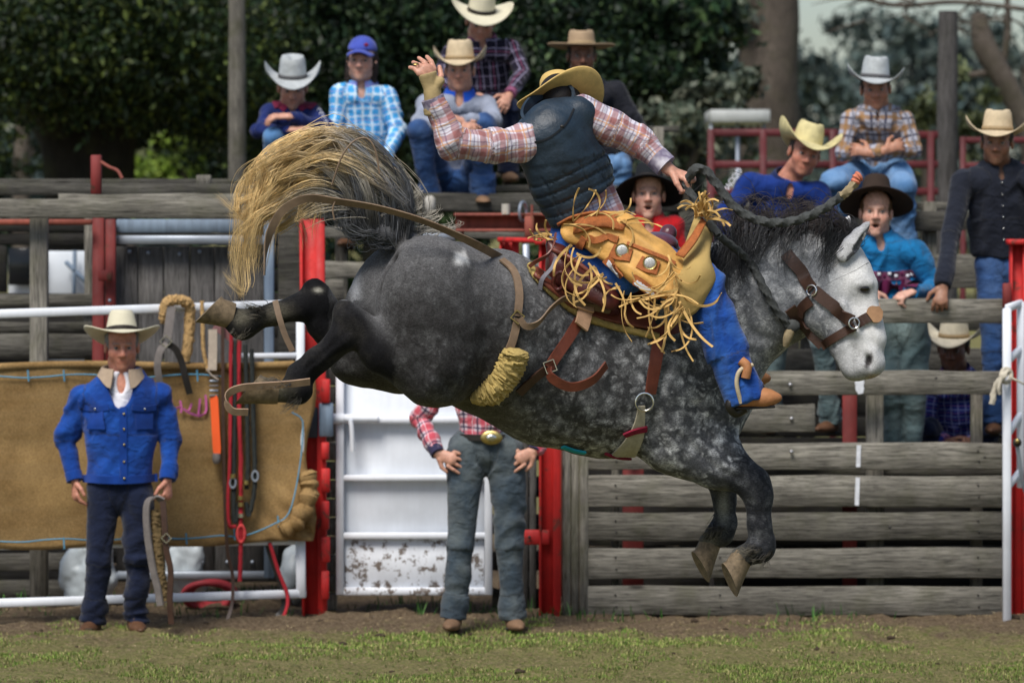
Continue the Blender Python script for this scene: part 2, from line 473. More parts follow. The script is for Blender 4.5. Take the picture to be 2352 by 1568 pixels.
MAROON = mat('maroon_pipe', lambda k: paint(k, (.12, .012, .016), (.05, .02, .015), .3, .5))
WHITEP = mat('white_enamel', lambda k: paint(k, (.70, .73, .78), (.25, .1, .04), .12, .4, 6., None, .86))
WHITEMUD = mat('muddy_white_enamel', lambda k: paint(k, (.70, .73, .78), (.2, .09, .04), .2, .45, 6., 1.0, .86))
BLUEP = mat('blue_grey_enamel', lambda k: paint(k, (.20, .27, .36), (.08, .06, .05), .3, .5))
WOODBLK = mat('blackened_timber', lambda k: wood(k, 0, (.012, .0115, .011), (.05, .047, .043), .2))  # near-black colour that stands in for shade behind the rails and slats
# ---------------------------------------------------------------- the bucking horse
HY = 18.5
def h(x, y, dy=0.): return P(x, y, HY + dy)
def proj(V): return CX + V[:, 0] * F / V[:, 1], HZ + (HC - V[:, 2]) * F / V[:, 1]
def sm(a, b, x): t = np.clip((x - a) / (b - a), 0, 1); return t * t * (3 - 2 * t)

horse = thing('horse', h(1300, 1440), 'dapple grey horse bucking in mid-air with its hind legs kicked back', 'horse')
LR = unit(A(.47, -.88, 0)); LF = unit(A(.26, -.96, 0)); LH = unit(A(-.16, -.98, 0.05))
S = Sdf(.0115)
def ax3(long, latv):
    z = unit(long); y = unit(np.asarray(latv) - z * np.dot(latv, z)); return np.array([np.cross(y, z), y, z])
# hindquarters
nh = h(1006, 735, -.45); fh = h(930, 722, -.19)
S.ell(nh, (.285, .21, .375), ax3(h(1040, 935, -.42) - h(960, 545, -.45), LR), .08)
S.ell(fh, (.285, .21, .345), ax3(h(880, 900, -.2) - h(960, 555, -.2), LR), .05)
S.cone(h(955, 590, -.33), h(1130, 665, -.18), .085, .155, .10)
S.cone(h(1130, 720, -.22), h(1010, 700, -.3), .26, .22, .1)
# trunk
tr = [h(1030, 745, -.27), h(1148, 779, -.16), h(1265, 845, -.03), h(1395, 868, .08), h(1510, 845, .16), h(1600, 850, .2)]
S.chain(tr, [.33, .335, .335, .345, .35, .27], .08, (unit(A(.36, -.93, 0)), .86))
S.cone(h(1250, 760, 0), h(1520, 740, .14), .19, .19, .1)
S.cone(h(1500, 700, .14), h(1600, 690, .16), .17, .15, .12)
# near shoulder and chest
S.ell(h(1590, 900, .03), (.21, .13, .33), ax3(h(1550, 1040) - h(1650, 760), LF), .10)
S.ell(h(1575, 985, .05), (.17, .14, .19), None, .09)
S.ell(h(1640, 925, .16), (.15, .2, .19), None, .1)
S.ell(h(1600, 900, .33), (.2, .12, .3), ax3(h(1550, 1040) - h(1650, 760), LF), .08)
# neck
nk = [h(1610, 790, .17), h(1740, 690, .15), h(1838, 652, .1), h(1895, 650, .05)]
S.chain(nk, [.29, .215, .165, .125], .1, (LF, .55))
S.cone(h(1660, 600, .16), h(1880, 570, .08), .09, .07, .1)
# head
S.cone(h(1918, 655, .02), h(1968, 765, -.03), .150, .098, .05, (LH, .66))
S.cone(h(1962, 760, -.03), h(1985, 818, -.05), .104, .088, .05, (LH, .70))
S.ell(h(1897, 705, .0), (.115, .075, .145), ax3(A(.28, 0, -.95), LH), .05)
S.cone(h(1950, 590, .0), h(1978, 655, -.02), .07, .075, .05, (LH, .9))
S.cone(h(1992, 690, -.03), h(2010, 775, -.06), .04, .046, .04)
S.ell(h(1972, 840, -.05), (.062, .055, .042), None, .03)
S.ell(h(2002, 838, -.07), (.056, .06, .05), None, .03)
S.cone(h(1935, 800, -.03), h(1962, 848, -.05), .05, .048, .04)
S.ell(h(1974, 650, -.085), (.045, .02, .04), None, .03)              # brow over the near eye
S.cone(h(1935, 700, -.11), h(1965, 762, -.12), .018, .012, .03)       # cheek ridge
S.ell(h(2004, 812, -.105), (.022, .02, .045), ax3(A(.35, 0, -1), A(0, 1, 0)), .02)
S.ell(h(1996, 829, -.125), (.013, .032, .034), ax3(A(.30, 0, -1), A(0, 1, 0)), .010, sub=True)
S.ell(h(2040, 812, -.085), (.013, .035, .030), ax3(A(.25, 0, -1), A(0, 1, 0)), .010, sub=True)
S.ell(h(1986, 668, -.118), (.040, .012, .022), None, .02, sub=True); S.cone(h(1968, 652, -.098), h(2000, 650, -.085), .012, .010, .02)
S.cone(h(2018, 862, -.13), h(1962, 846, -.125), .007, .006, .010, sub=True)   # mouth line
# ears
# near hind leg
S.chain([h(985, 830, -.5), h(885, 800, -.55), h(800, 735, -.6)], [.20, .105, .066], .05, (LR, .8))
S.cone(h(840, 760, -.57), h(790, 712, -.6), .05, .044, .04)           # point of the hock
S.chain([h(800, 738, -.6), h(785, 775, -.61), h(728, 822, -.62), h(684, 858, -.62)], [.064, .058, .044, .048], .03)
S.chain([h(684, 868, -.62), h(686, 898, -.62), h(625, 902, -.62)], [.052, .058, .046], .03)
S.cone(h(820, 770, -.57), h(705, 868, -.6), .03, .03, .03)
# far hind leg
S.chain([h(900, 800, -.17), h(815, 805, -.2), h(745, 740, -.25), h(726, 690, -.28)], [.19, .115, .075, .07], .05, (LR, .8))
S.ell(h(838, 835, -.2), (.13, .1, .1), None, .05)
S.cone(h(745, 700, -.28), h(722, 662, -.28), .055, .044, .03)
S.chain([h(722, 688, -.28), h(690, 705, -.3), h(625, 722, -.32), h(572, 738, -.34)], [.066, .056, .046, .050], .03)
S.chain([h(572, 738, -.34), h(556, 748, -.34), h(525, 722, -.35)], [.056, .058, .050], .03)
# near fore leg
S.chain([h(1560, 1000, .03), h(1640, 1052, .0), h(1730, 1110, -.03)], [.18, .122, .072], .06, (LF, .85))
S.chain([h(1732, 1112, -.03), h(1741, 1140, -.03), h(1744, 1205, -.03), h(1750, 1248, -.02)], [.074, .066, .049, .054], .03)
S.chain([h(1750, 1248, -.02), h(1748, 1262, -.02), h(1702, 1278, -.03)], [.055, .056, .046], .03)
# far fore leg
S.chain([h(1590, 1000, .3), h(1640, 1050, .3), h(1662, 1100, .3)], [.16, .11, .07], .06)
S.chain([h(1662, 1110, .3), h(1664, 1150, .3), h(1666, 1200, .3), h(1655, 1222, .3), h(1628, 1245, .3)], [.066, .05, .048, .057, .048], .03)
# tail dock
DOCK = bez([h(955, 575, -.36), h(915, 545, -.4), h(860, 532, -.42), h(815, 500, -.42), h(790, 450, -.4)], 9)
for i in range(8): S.cone(DOCK[i], DOCK[i + 1], .05 - .004 * i, .046 - .004 * i, .03)
# crease between the buttocks
S.cone(h(905, 600, -.52), h(862, 760, -.55), .02, .015, .05, sub=True)
HV, HQ = S.smoothmesh(4)
hn = vnormals(HV, HQ)
px, py = proj(HV); rel = np.zeros(len(HV))
def groove(pts, w, dp):
    q = bez([(a, b, 0) for a, b in pts], 30)[:, :2]; d = np.min(np.hypot(px[:, None] - q[None, :, 0], py[:, None] - q[None, :, 1]), 1); return -dp * np.exp(-(d / w) ** 2)
near = hn[:, 1] < .35
for pts, w, dp in (([(1085, 640), (1120, 740), (1110, 850), (1080, 915)], 20, .016), ([(960, 760), (985, 840), (1040, 900)], 15, .010), ([(1560, 760), (1520, 860), (1500, 960), (1520, 1030)], 17, .018), ([(1690, 760), (1660, 880), (1640, 960)], 15, .014), ([(1600, 930), (1625, 1000), (1690, 1060)], 11, .010), ([(1560, 1000), (1640, 1070), (1700, 1100)], 9, .008), ([(1850, 600), (1842, 680), (1830, 745)], 14, .016), ([(1925, 700), (1945, 750), (1958, 800)], 10, .010), ([(1955, 690), (1985, 745), (2005, 790)], 9, .008), ([(800, 760), (750, 805), (705, 845)], 6, .008), ([(1725, 1150), (1732, 1200), (1738, 1240)], 5, .006), ([(1640, 700), (1720, 760), (1770, 780)], 14, .010), ([(1240, 930), (1330, 985), (1430, 1005)], 18, .008)):
    rel += groove(pts, w, dp)
HV = HV + hn * (np.where(near, rel, 0) + fbm(HV * 7., 3) * .0055 + fbm(HV * 17., 6) * .002)[:, None]
px, py = proj(HV)
nz = fbm(HV * 5., 5); nz2 = fbm(HV * 16., 8)
def coat():
    dark = A(.019, .0175, .017); mid = A(.040, .040, .041); pale = A(.20, .205, .215); white = A(.58, .58, .57); blk = A(.005, .005, .006)
    c = np.tile(mid, (len(HV), 1)); dp = np.full(len(HV), .35)
    def blend(w, col): nonlocal c; c = c * (1 - w[:, None]) + w[:, None] * np.asarray(col)
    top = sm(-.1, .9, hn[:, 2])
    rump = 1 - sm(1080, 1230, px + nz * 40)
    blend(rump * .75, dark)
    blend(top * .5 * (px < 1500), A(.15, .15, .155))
    blend(sm(1430, 1560, px + nz * 30) * .5, A(.085, .09, .10))
    blend(sm(1660, 1780, px + nz * 30) * .7 * (py < 960), A(.20, .21, .225))
    dp = .10 + .45 * sm(1120, 1300, px) + .45 * sm(1380, 1500, px)
    dp += .25 * (1 - rump) * sm(950, 1020, py)
    # haunch: pale bloom around the cleft and on the far buttock
    blend(np.exp(-(((px - 862) / 26) ** 2 + ((py - 690) / 90) ** 2)) * .35, A(.16, .16, .165))
    blend(np.exp(-(((px - 815) / 14) ** 2 + ((py - 665) / 45) ** 2)) * .75, A(.28, .29, .31))
    blend(np.exp(-(((px - 1057 + nz2 * 7) / 15) ** 4 + ((py - 591 + nz2 * 7) / 17) ** 4)) * (hn[:, 1] < .2), white)
    # underside
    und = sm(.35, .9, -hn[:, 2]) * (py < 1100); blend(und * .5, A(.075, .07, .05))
    # face
    fx = (px - 1868) * .86 + (py - 640) * -.12
    face = sm(0, 75, fx + nz * 26) * (py < 920) * (px > 1820)
    blend(face * .96, white); dp *= 1 - .95 * face
    muz = sm(775, 850, py + nz * 14) * face; blend(muz * .55, A(.24, .245, .255))
    blend(np.exp(-(((px - 1944) / 14) ** 2 + ((py - 740) / 30) ** 2)) * .35 * face, A(.22, .22, .22))
    d = np.hypot((px - 1995 - (829 - py) * .3) / 8, (py - 829) / 19); blend((1 - sm(.6, 1.3, d)) * .95 * (hn[:, 1] < .3), A(.03, .025, .025))
    d = np.hypot((px - 2041) / 7, (py - 813) / 16); blend((1 - sm(.5, 1.2, d)) * .9, A(.03, .025, .025))
    blend(sm(852, 866, py) * sm(1985, 2000, px) * .7, A(.30, .2, .12))
    blend(np.exp(-(((px - 1905) / 30) ** 2 + ((py - 745) / 26) ** 2)) * .5 * face, A(.16, .16, .16)); blend(np.exp(-(((px - 1960) / 10) ** 2 + ((py - 815) / 30) ** 2)) * .45 * face, A(.2, .2, .2)); blend(np.exp(-(((px - 1975) / 26) ** 2 + ((py - 860) / 10) ** 2)) * .5 * face, A(.16, .16, .165)); blend(np.exp(-(((px - 1950) / 20) ** 2 + ((py - 610) / 22) ** 2)) * .3 * face, A(.3, .31, .33)); blend(np.exp(-(((px - 1985) / 24) ** 2 + ((py - 655) / 16) ** 2)) * .35 * face, A(.2, .2, .21))
    d = np.hypot((px - 1985) / 17, (py - 666) / 11); blend((1 - sm(.55, 1.25, d)) * (px > 1960) * .9, A(.05, .045, .045))
    blend(sm(560, 530, py) * 0 + ((px > 1968) & (py < 575)) * .25, A(.25, .25, .26))
    # legs
    lh = 1 - sm(840, 905, px - (py - 760) * .62 + nz * 10); lh = lh * (py > 636) * (py > 1e-9 + 690 - (px < 760) * 120)
    lh = np.where((px < 905) & (py > 690), lh, np.where((px < 762) & (py > 600), 1, 0)); lh = lh * (1 - ((px > 800) & (py < 690)))
    fthigh = (HV[:, 1] > HY - .36) & (px > 755) & (py < 900)
    lh = np.where(fthigh, lh * .25, lh)
    blend(lh * .95, blk); dp *= 1 - .92 * lh
    lf = sm(1640, 1720, px + (py - 1050) * .9 + nz * 18) * (py > 1040); blend(lf * .9, A(.015, .016, .019)); dp *= 1 - .9 * lf
    st1 = np.exp(-(((px - 1662) / 12) ** 2 + ((py - 1165) / 40) ** 2)); blend(st1 * .6, A(.32, .32, .28))
    for (a, b, r) in ((640, 905, 26), (640, 728, 30), (556, 728, 22), (1690, 1285, 26), (1625, 1245, 22)):
        w = np.exp(-(((px - a) / r) ** 2 + ((py - b) / r) ** 2)) * .5 * (.6 + .6 * nz2); blend(np.clip(w, 0, 1), A(.22, .20, .14))
    blend(np.exp(-(((px - 731) / 9) ** 2 + ((py - 666) / 5) ** 2)) * .8 * (HV[:, 1] > HY - .45) * (hn[:, 1] < -.3), A(.5, .48, .4)); blend(np.clip(nz2, 0, 1) * .5 * lh, A(.035, .032, .028))
    blend(((px < 905) & (py < 575)) * .7, A(.05, .052, .058))
    return np.hstack([c, np.clip(dp, 0, 1)[:, None]])
m = N_('dapple_grey_coat', .85, .12)
o_ = m.co(); base = m.attr('Col', 0); dpm = m.attr('Col', 3)
vo = m.n('TexVoronoi', feature='SMOOTH_F1'); wv = m.n('VectorMath', operation='ADD'); m.put(wv.inputs[0], o_)
nn_ = m.n('TexNoise'); m.put(nn_.inputs['Vector'], o_); nn_.inputs['Scale'].default_value = 13; sc_ = m.n('VectorMath', operation='SCALE'); m.put(sc_.inputs[0], nn_.outputs[1]); sc_.inputs['Scale'].default_value = .12
m.put(wv.inputs[1], sc_); m.put(vo.inputs['Vector'], wv); vo.inputs['Scale'].default_value = 19.
spots = m.ramp(vo.outputs[0], [(.10, 1.), (.5, 0.)])
vo2 = m.n('TexVoronoi', feature='SMOOTH_F1'); m.put(vo2.inputs['Vector'], wv); vo2.inputs['Scale'].default_value = 37.
spots = m.math('MAXIMUM', m.math('MULTIPLY', spots, m.ramp(m.noise(o_, 7., 4), [(.38, .0), (.60, 1.)])), m.math('MULTIPLY', m.ramp(vo2.outputs[0], [(.08, .8), (.5, 0.)]), m.ramp(m.noise(o_, 9., 4, .6, 1.), [(.40, 0.), (.62, 1.)])))
spots = m.math('MULTIPLY', spots, m.ramp(m.noise(m.co('Object', (110, 110, 190)), 1., 4, .75), [(.34, 0.), (.62, 1.5)]))
lum = m.n('RGBToBW'); m.put(lum.inputs[0], base); fl_ = m.math('SUBTRACT', 1., m.math('MULTIPLY', lum.outputs[0], 1.45), clamp=True)
c = m.mix(m.math('ADD', m.math('MULTIPLY', fl_, .8), .2), base, m.ramp(m.noise(m.co('Object', (30, 30, 75)), 2.6, 6, .7), [(.3, .5), (.7, 1.6)]), 'MULTIPLY')
c = m.mix(m.math('ADD', m.math('MULTIPLY', fl_, .85), .15), c, m.ramp(m.noise(m.co('Object', (150, 150, 260)), 1., 4, .75), [(.3, .45), (.7, 1.7)]), 'MULTIPLY')
c = m.mix(m.math('MULTIPLY', spots, m.math('MULTIPLY', dpm, 1.)), c, (.66, .67, .68))
m.col(c); m.bump(m.noise(m.co('Object', (90, 90, 190)), 2., 4), .35, .004); m.sheen(.06, .4)
COAT = m.m
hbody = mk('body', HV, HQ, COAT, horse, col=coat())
HB = BVHTree.FromPolygons([tuple(v) for v in HV], [tuple(int(i) for i in q) for q in HQ])
def onhorse(x, y, off=.006):
    "point on the near side of the horse seen at x, y, lifted off the coat"
    d = Vector(P(x, y, HY)) - camo.location; d.normalize()
    hit = HB.ray_cast(camo.location, d)
    if hit[0] is None: return h(x, y, 0), A(0, -1, 0)
    nn = A(*hit[1]); nn = nn if np.dot(nn, np.array(d)) < 0 else -nn
    return A(*hit[0]) + nn * off, nn
def strap_on(pts, w, th, n=30, off=.006, ends=None):
    q = bez([(x, y, 0) for x, y in pts], n); r = [onhorse(a, b, off) for a, b, _ in q]
    p = np.array([a for a, _ in r]); nn = np.array([b for _, b in r])
    for _ in range(3): p[1:-1] = .5 * p[1:-1] + .25 * (p[2:] + p[:-2]); nn[1:-1] = .5 * nn[1:-1] + .25 * (nn[2:] + nn[:-2])
    t = np.gradient(p, axis=0); return ribbon(p, w, th, np.cross(t, nn)), p, nn

for (b, t, d) in (((1938, 584), (1997, 508), -.085), ((1926, 572), (1950, 496), .09)):
    S = Sdf(.0048); pm = lambda f_, o=0., dd=0.: h(b[0] + (t[0] - b[0]) * f_ + o, b[1] + (t[1] - b[1]) * f_ + o * .6, d + dd)
    S.chain([pm(.0), pm(.3), pm(.6), pm(.85), pm(1.)], [.034, .037, .029, .014, .003], .012, (LH, .62))
    for i_ in range(2): S.cone(pm((.28, .6)[i_], (15, 10)[i_], -.02), pm((.6, .95)[i_], (10, 2)[i_], -.012), (.017, .013)[i_], (.013, .003)[i_], .006, sub=True)
    V, Q = S.smoothmesh(2); ex_, ey_ = proj(V); N_v = vnormals(V, Q); inn_ = (N_v[:, 0] > .15) & (N_v[:, 1] < .2) & (ex_ > b[0] + (t[0] - b[0]) * ((b[1] - ey_) / (b[1] - t[1])) + 6); ce = np.where(inn_[:, None], A(.10, .10, .11), A(.50, .50, .51)); mk('ear', V, Q, COAT, horse, col=np.hstack([ce, np.zeros((len(V), 1))]))
HORN = mat('hoof_horn', lambda k: plain(k, (.19, .14, .085), .7, .7, 34., .6))
def hoof(top, tip, wtop, wtip, latv):
    "truncated hoof cone with a flat sole"
    top = np.asarray(top); tip = np.asarray(tip); d = unit(tip - top); l = unit(latv - d * np.dot(latv, d)); f = np.cross(d, l)
    V = []; Fs = []; n = 16
    for k, (t, wr, sh) in enumerate(((0, wtop, 0), (.12, wtop * 1.06, 0), (.55, (wtop + wtip) / 2, .3), (1, wtip * 1.05, .8))):
        for i in range(n):
            a = 2 * math.pi * i / n; off = math.cos(a)
            V.append(top + d * np.linalg.norm(tip - top) * t * (1 - .42 * sh * (off + .3)) + wr * (math.cos(a) * f + .9 * math.sin(a) * l))
    for k in range(3):
        for i in range(n): j = (i + 1) % n; Fs.append([k * n + i, k * n + j, k * n + n + j, k * n + n + i])
    c = np.mean(V[-n:], axis=0) - d * .012; V.append(c)
    for i in range(n): Fs.append([3 * n + i, 3 * n + (i + 1) % n, 4 * n])
    Fs.append(list(range(n))[::-1]); return np.array(V), Fs
for a, b, w1, w2, lv in ((h(640, 900, -.62), h(560, 893, -.63), .052, .066, LR), (h(535, 725, -.35), h(472, 708, -.37), .056, .068, LR),
                         (h(1708, 1272, -.03), h(1672, 1338, -.05), .048, .064, LF), (h(1634, 1240, .3), h(1606, 1308, .28), .048, .062, LF)):
    mk('hoof', *hoof(a, b, w1, w2, lv), HORN, horse)
EYE = mat('wet_dark_eye', lambda k: plain(k, (.012, .009, .007), .08, .1, 9., 0., .6))
e, en = onhorse(1985, 664, -.010)
mk('eye', *ball(e, (.027, .016, .018)), EYE, horse)

# ---- hair ---------------------------------------------------------------------------------
def strands(paths, r0, cols, name, mt, parent, n=3):
    V = []; Fs = []; K = []; b = 0
    for q, (p, c, r) in enumerate(zip(paths, cols, r0)):
        m_ = len(p); rr = r * (1 - np.linspace(0, 1, m_) ** 2.2 * .92)
        t, s, bb = frames(p)
        for k in range(n):
            a = 2 * math.pi * k / n
            V.append(p + rr[:, None] * (math.cos(a) * s + math.sin(a) * bb)); K.append(c)
        i = np.arange(m_ - 1)
        for k in range(n):
            j = (k + 1) % n; Fs.append(np.stack([b + k * m_ + i, b + j * m_ + i, b + j * m_ + i + 1, b + k * m_ + i + 1], 1))
        b += n * m_
    return mk(name, np.vstack(V), np.vstack(Fs), mt, parent, col=np.vstack(K))
m = N_('horse_hair', .5, .4); m.col(m.mix(1., m.attr('Col', 0), m.ramp(m.noise(m.co(), 30., 3), [(.3, .7), (.7, 1.25)]), 'MULTIPLY')); HAIR = m.m
blond = A(.66, .47, .21); ash = A(.48, .44, .36); grey = A(.13, .135, .145); slate = A(.025, .027, .031)
R = random.Random(5)
def lockset(guides, per, r0, r1, spread, wave, n=18):
    "each guide (points, colour function) becomes a lock of fine strands that gather toward the tip"
    paths = []; cols = []; rad = []
    for pts, cf, sp in guides:
        g = bez(pts, n); s = np.linspace(0, 1, n); L = np.linalg.norm(np.diff(g, axis=0), axis=1).sum(); ph = R.uniform(0, 6); v0 = R.uniform(.7, 1.25)
        wv = (np.sin(s * R.uniform(5, 11) + ph) * wave * s)[:, None] * np.array([R.gauss(0, 1), R.gauss(0, .6), R.gauss(0, 1)])
        for k in range(per):
            o = np.array([R.gauss(0, 1), R.gauss(0, 1), R.gauss(0, 1)]) * spread * sp; o2 = np.array([R.gauss(0, 1), R.gauss(0, 1), R.gauss(0, 1)]) * spread * sp * .8; fly = 1 if R.random() < .85 else 2.4
            env = (.55 + 1.0 * np.sin(np.clip(s, 0, 1) * 3.0) * .8) * (1 - .55 * s)
            p = g + wv + o * (env * fly)[:, None] + o2 * (s ** 2 * fly)[:, None] + np.array([R.gauss(0, 1), 0, R.gauss(0, 1)]) * .004 * np.sin(s * R.uniform(8, 20) + R.uniform(0, 6))[:, None]
            m_ = n if R.random() < .7 else max(8, int(n * R.uniform(.55, .95)))
            paths.append(p[:m_]); rad.append(R.uniform(r0, r1)); cols.append(cf(s[:m_])[:m_] * v0 * R.uniform(.65, 1.4))
    return paths, rad, cols
def tailcol(root, k0):
    def f(s):
        s = s[:, None]; q = np.clip((s - .02) * 4, 0, 1); q2 = np.clip((s - k0) * 4, 0, 1); return (slate * 1.2 * (1 - q) + root * q) * (1 - q2) + blond * q2
    return f
guides = []
for i in range(66):
    t = R.random() ** .75; k = t * 7.99; a = int(k); p0 = DOCK[a] + (DOCK[a + 1] - DOCK[a]) * (k - a) + A(R.gauss(0, .02), R.gauss(0, .03), R.gauss(0, .02))
    x0, y0 = [float(q[0]) for q in proj(p0[None])]; dy = p0[1] - HY; u = R.random()
    ay = 296 + u ** 1.3 * 130 + (t > .7) * 25; ax_ = 760 + (x0 - 860) * .62 + R.gauss(0, 14) - u * 20
    (gx, gy_), sp = R.choices([((548, 615), 16), ((575, 590), 18), ((522, 500), 8), ((498, 470), 6), ((700, 530), 14), ((720, 562), 6), ((612, 480), 22), ((556, 520), 18), ((640, 450), 26), ((680, 470), 22)], [8, 7, 1.6, 1.2, 1.6, .8, 3.5, 6, 2.6, 2.2])[0]
    gx += R.gauss(0, sp); gy_ += R.gauss(0, sp * 1.3); d = lambda: dy + R.gauss(0, .045)
    sx = ax_ - 95 - (1 - u) * 20; sy = ay + 30 + R.uniform(0, 30)
    if gx > 670: mids = [h(x0 - 30, y0 - (y0 - ay) * .4, d()), h(ax_ - 20, ay + 60, d()), h(ax_ - 60, ay + 85, d()), h(gx + 10, gy_ - 60, d())]
    else: mids = [h(x0 - 18 + (x0 - 860) * .2, y0 - (y0 - ay) * .55, d()), h(ax_, ay, d()), h(min(sx, ax_ - 40), sy, d()), h(gx + (sx - gx) * .38 - 6, sy + (gy_ - sy) * .42, d())]
    if gx < 530: mids.append(h(gx + 45, gy_ + 32, d()))
    guides.append(([p0] + mids + [h(gx, gy_, d())], tailcol(R.choice([ash, ash * .8, grey * 1.6, grey]), R.uniform(.2, .34)), R.uniform(.7, 1.4)))
pa, ra, co = lockset(guides, 20, .0009, .0021, .0115, .022, 22)
guides = []
for i in range(34):     # slate under-hair along the dock
    k = R.random() * 6.8; a = int(k); p0 = DOCK[a] + (DOCK[a + 1] - DOCK[a]) * (k - a) + A(R.gauss(0, .012), R.uniform(-.05, .02), R.uniform(-.045, .0))
    x0, y0 = [float(q[0]) for q in proj(p0[None])]; dy = p0[1] - HY; e = (x0 - R.uniform(25, 75), y0 - R.uniform(60, 190))
    guides.append(([p0, h(x0 - 34, y0 - 2, dy), h(e[0] - 4, e[1] + 70, dy), h(*e, dy)], lambda s: slate * 1.3 * (1 - s[:, None]) + grey * 1.7 * s[:, None], .8))
for i in range(22):     # pale flyaways near the root
    k = R.random() * 4; a = int(k); p0 = DOCK[a]; x0, y0 = [float(q[0]) for q in proj(p0[None])]; dy = p0[1] - HY; L = R.uniform(60, 135); an = R.uniform(.45, 1.7); e = (x0 + 14 + math.cos(an) * L * .8, y0 - math.sin(an) * L)
    guides.append(([p0, h(x0 * .6 + e[0] * .4 - 22, y0 * .5 + e[1] * .5, dy), h(e[0] - 8, e[1] + 14, dy), h(*e, dy)], lambda s: grey * (1 - s[:, None]) + ash * 1.3 * s[:, None], .55))
pb, rb_, cb = lockset(guides, 12, .001, .0022, .014, .008, 12)
strands(pa + pb, ra + rb_, co + cb, 'tail', HAIR, horse)
# feather behind the fetlocks
for cx0, cy0, dd, vx, vy in ((690, 905, -.62, -26, 26), (562, 752, -.34, -20, 26), (640, 880, -.66, -34, -6), (600, 715, -.36, -30, -8), (1752, 1262, -.03, -22, 26), (1735, 1255, -.05, -34, 14), (1662, 1226, .3, -28, 12), (1650, 1215, .27, -26, 22)):
    guides = []
    for k in range(5):
        p0 = h(cx0 + R.gauss(0, 9), cy0 + R.gauss(0, 7), dd + R.gauss(-.02, .03)); x0, y0 = [float(q[0]) for q in proj(p0[None])]
        guides.append(([p0, h(x0 + vx * .5 + R.gauss(0, 5), y0 + vy * .5, dd - .05), h(x0 + vx + R.gauss(0, 8), y0 + vy + R.gauss(0, 6), dd - .05)], lambda s: A(.02, .02, .022) * (1 - s[:, None]) + A(.16, .14, .10) * s[:, None], .7))
    pa, ra, co = lockset(guides, 9, .001, .002, .012, .004, 8); strands(pa, ra, co, 'fetlock_feather', HAIR, horse)
CREST = bez([h(1640, 605, .15), h(1700, 556, .14), h(1770, 538, .11), h(1850, 535, .08), h(1925, 552, .03), h(1945, 566, .01)], 40)
guides = []
for i in range(86):
    k = (i + R.random()) / 86 * 38.9; a = int(k); p0 = CREST[a] + A(R.gauss(0, .01), R.gauss(0, .025), R.gauss(-.02, .01)); x0, y0 = [float(q[0]) for q in proj(p0[None])]; dy = p0[1] - HY; f = k / 39; sd_ = R.random()
    if sd_ < .42 + .4 * f:
        L = R.uniform(45, 115) * (1.1 - .4 * f); e = (x0 - R.uniform(20, 95), y0 - L * R.uniform(.5, 1)); pts = [p0, h(x0 + 14, y0 - L * .55, dy), h((x0 + e[0]) / 2 + 12, e[1] - 16, dy), h(*e, dy + R.gauss(0, .05))]
        if R.random() < .4: pts.append(h(e[0] - 34, e[1] + R.uniform(10, 46), dy - .1))
    else:
        L = R.uniform(50, 165) * (1 - .62 * f); e = (x0 - R.uniform(-10, 75), y0 + L); off = [onhorse(min(1905, x0 * .5 + e[0] * .5), min(690, y0 + L * .45), .03)[0], onhorse(min(1900, e[0]), min(740, e[1]), .035)[0]]
        pts = [p0, h(x0 + R.gauss(0, 12), y0 - R.uniform(18, 44), dy - .08)] + off
    c0 = A(.010, .010, .012) if R.random() < .7 else A(.055, .055, .06); c1 = A(.05, .038, .034) if sd_ < .42 + .4 * f else A(.035, .037, .04)
    guides.append((pts, (lambda c0, c1: lambda s: c0 * (1 - s[:, None]) + c1 * s[:, None])(c0, c1), R.uniform(.7, 1.5)))
pa, ra, co = lockset(guides, 15, .001, .0021, .015, .012, 13); strands(pa, ra, co, 'mane', HAIR, horse)
# ---------------------------------------------------------------- people
SKIN = mat('skin', lambda k: vcol(k, .5, .4, .2, 55., .18, .12))
HAIRM = mat('short_hair', lambda k: vcol(k, .6, .3, .35, 90., .5))
TEETH = mat('teeth', lambda k: plain(k, (.7, .66, .58), .3, .1))
EYEW = mat('eye', lambda k: vcol(k, .15, .5, .02, 9., 0.))
def straw(name, c, rough=.75):
    m = N_(name, rough, .25); o = m.co(); w = m.n('TexWave', wave_type='BANDS'); m.put(w.inputs['Vector'], o); w.inputs['Scale'].default_value = 75; w.inputs['Distortion'].default_value = 1.5
    n = m.noise(o, 22., 5); m.col(m.mix(1., c, m.ramp(n, [(.3, .78), (.72, 1.1)]), 'MULTIPLY'))
    m.bump(m.math('ADD', w.outputs[1], m.noise(o, 160., 3)), .35, .004); return m.m

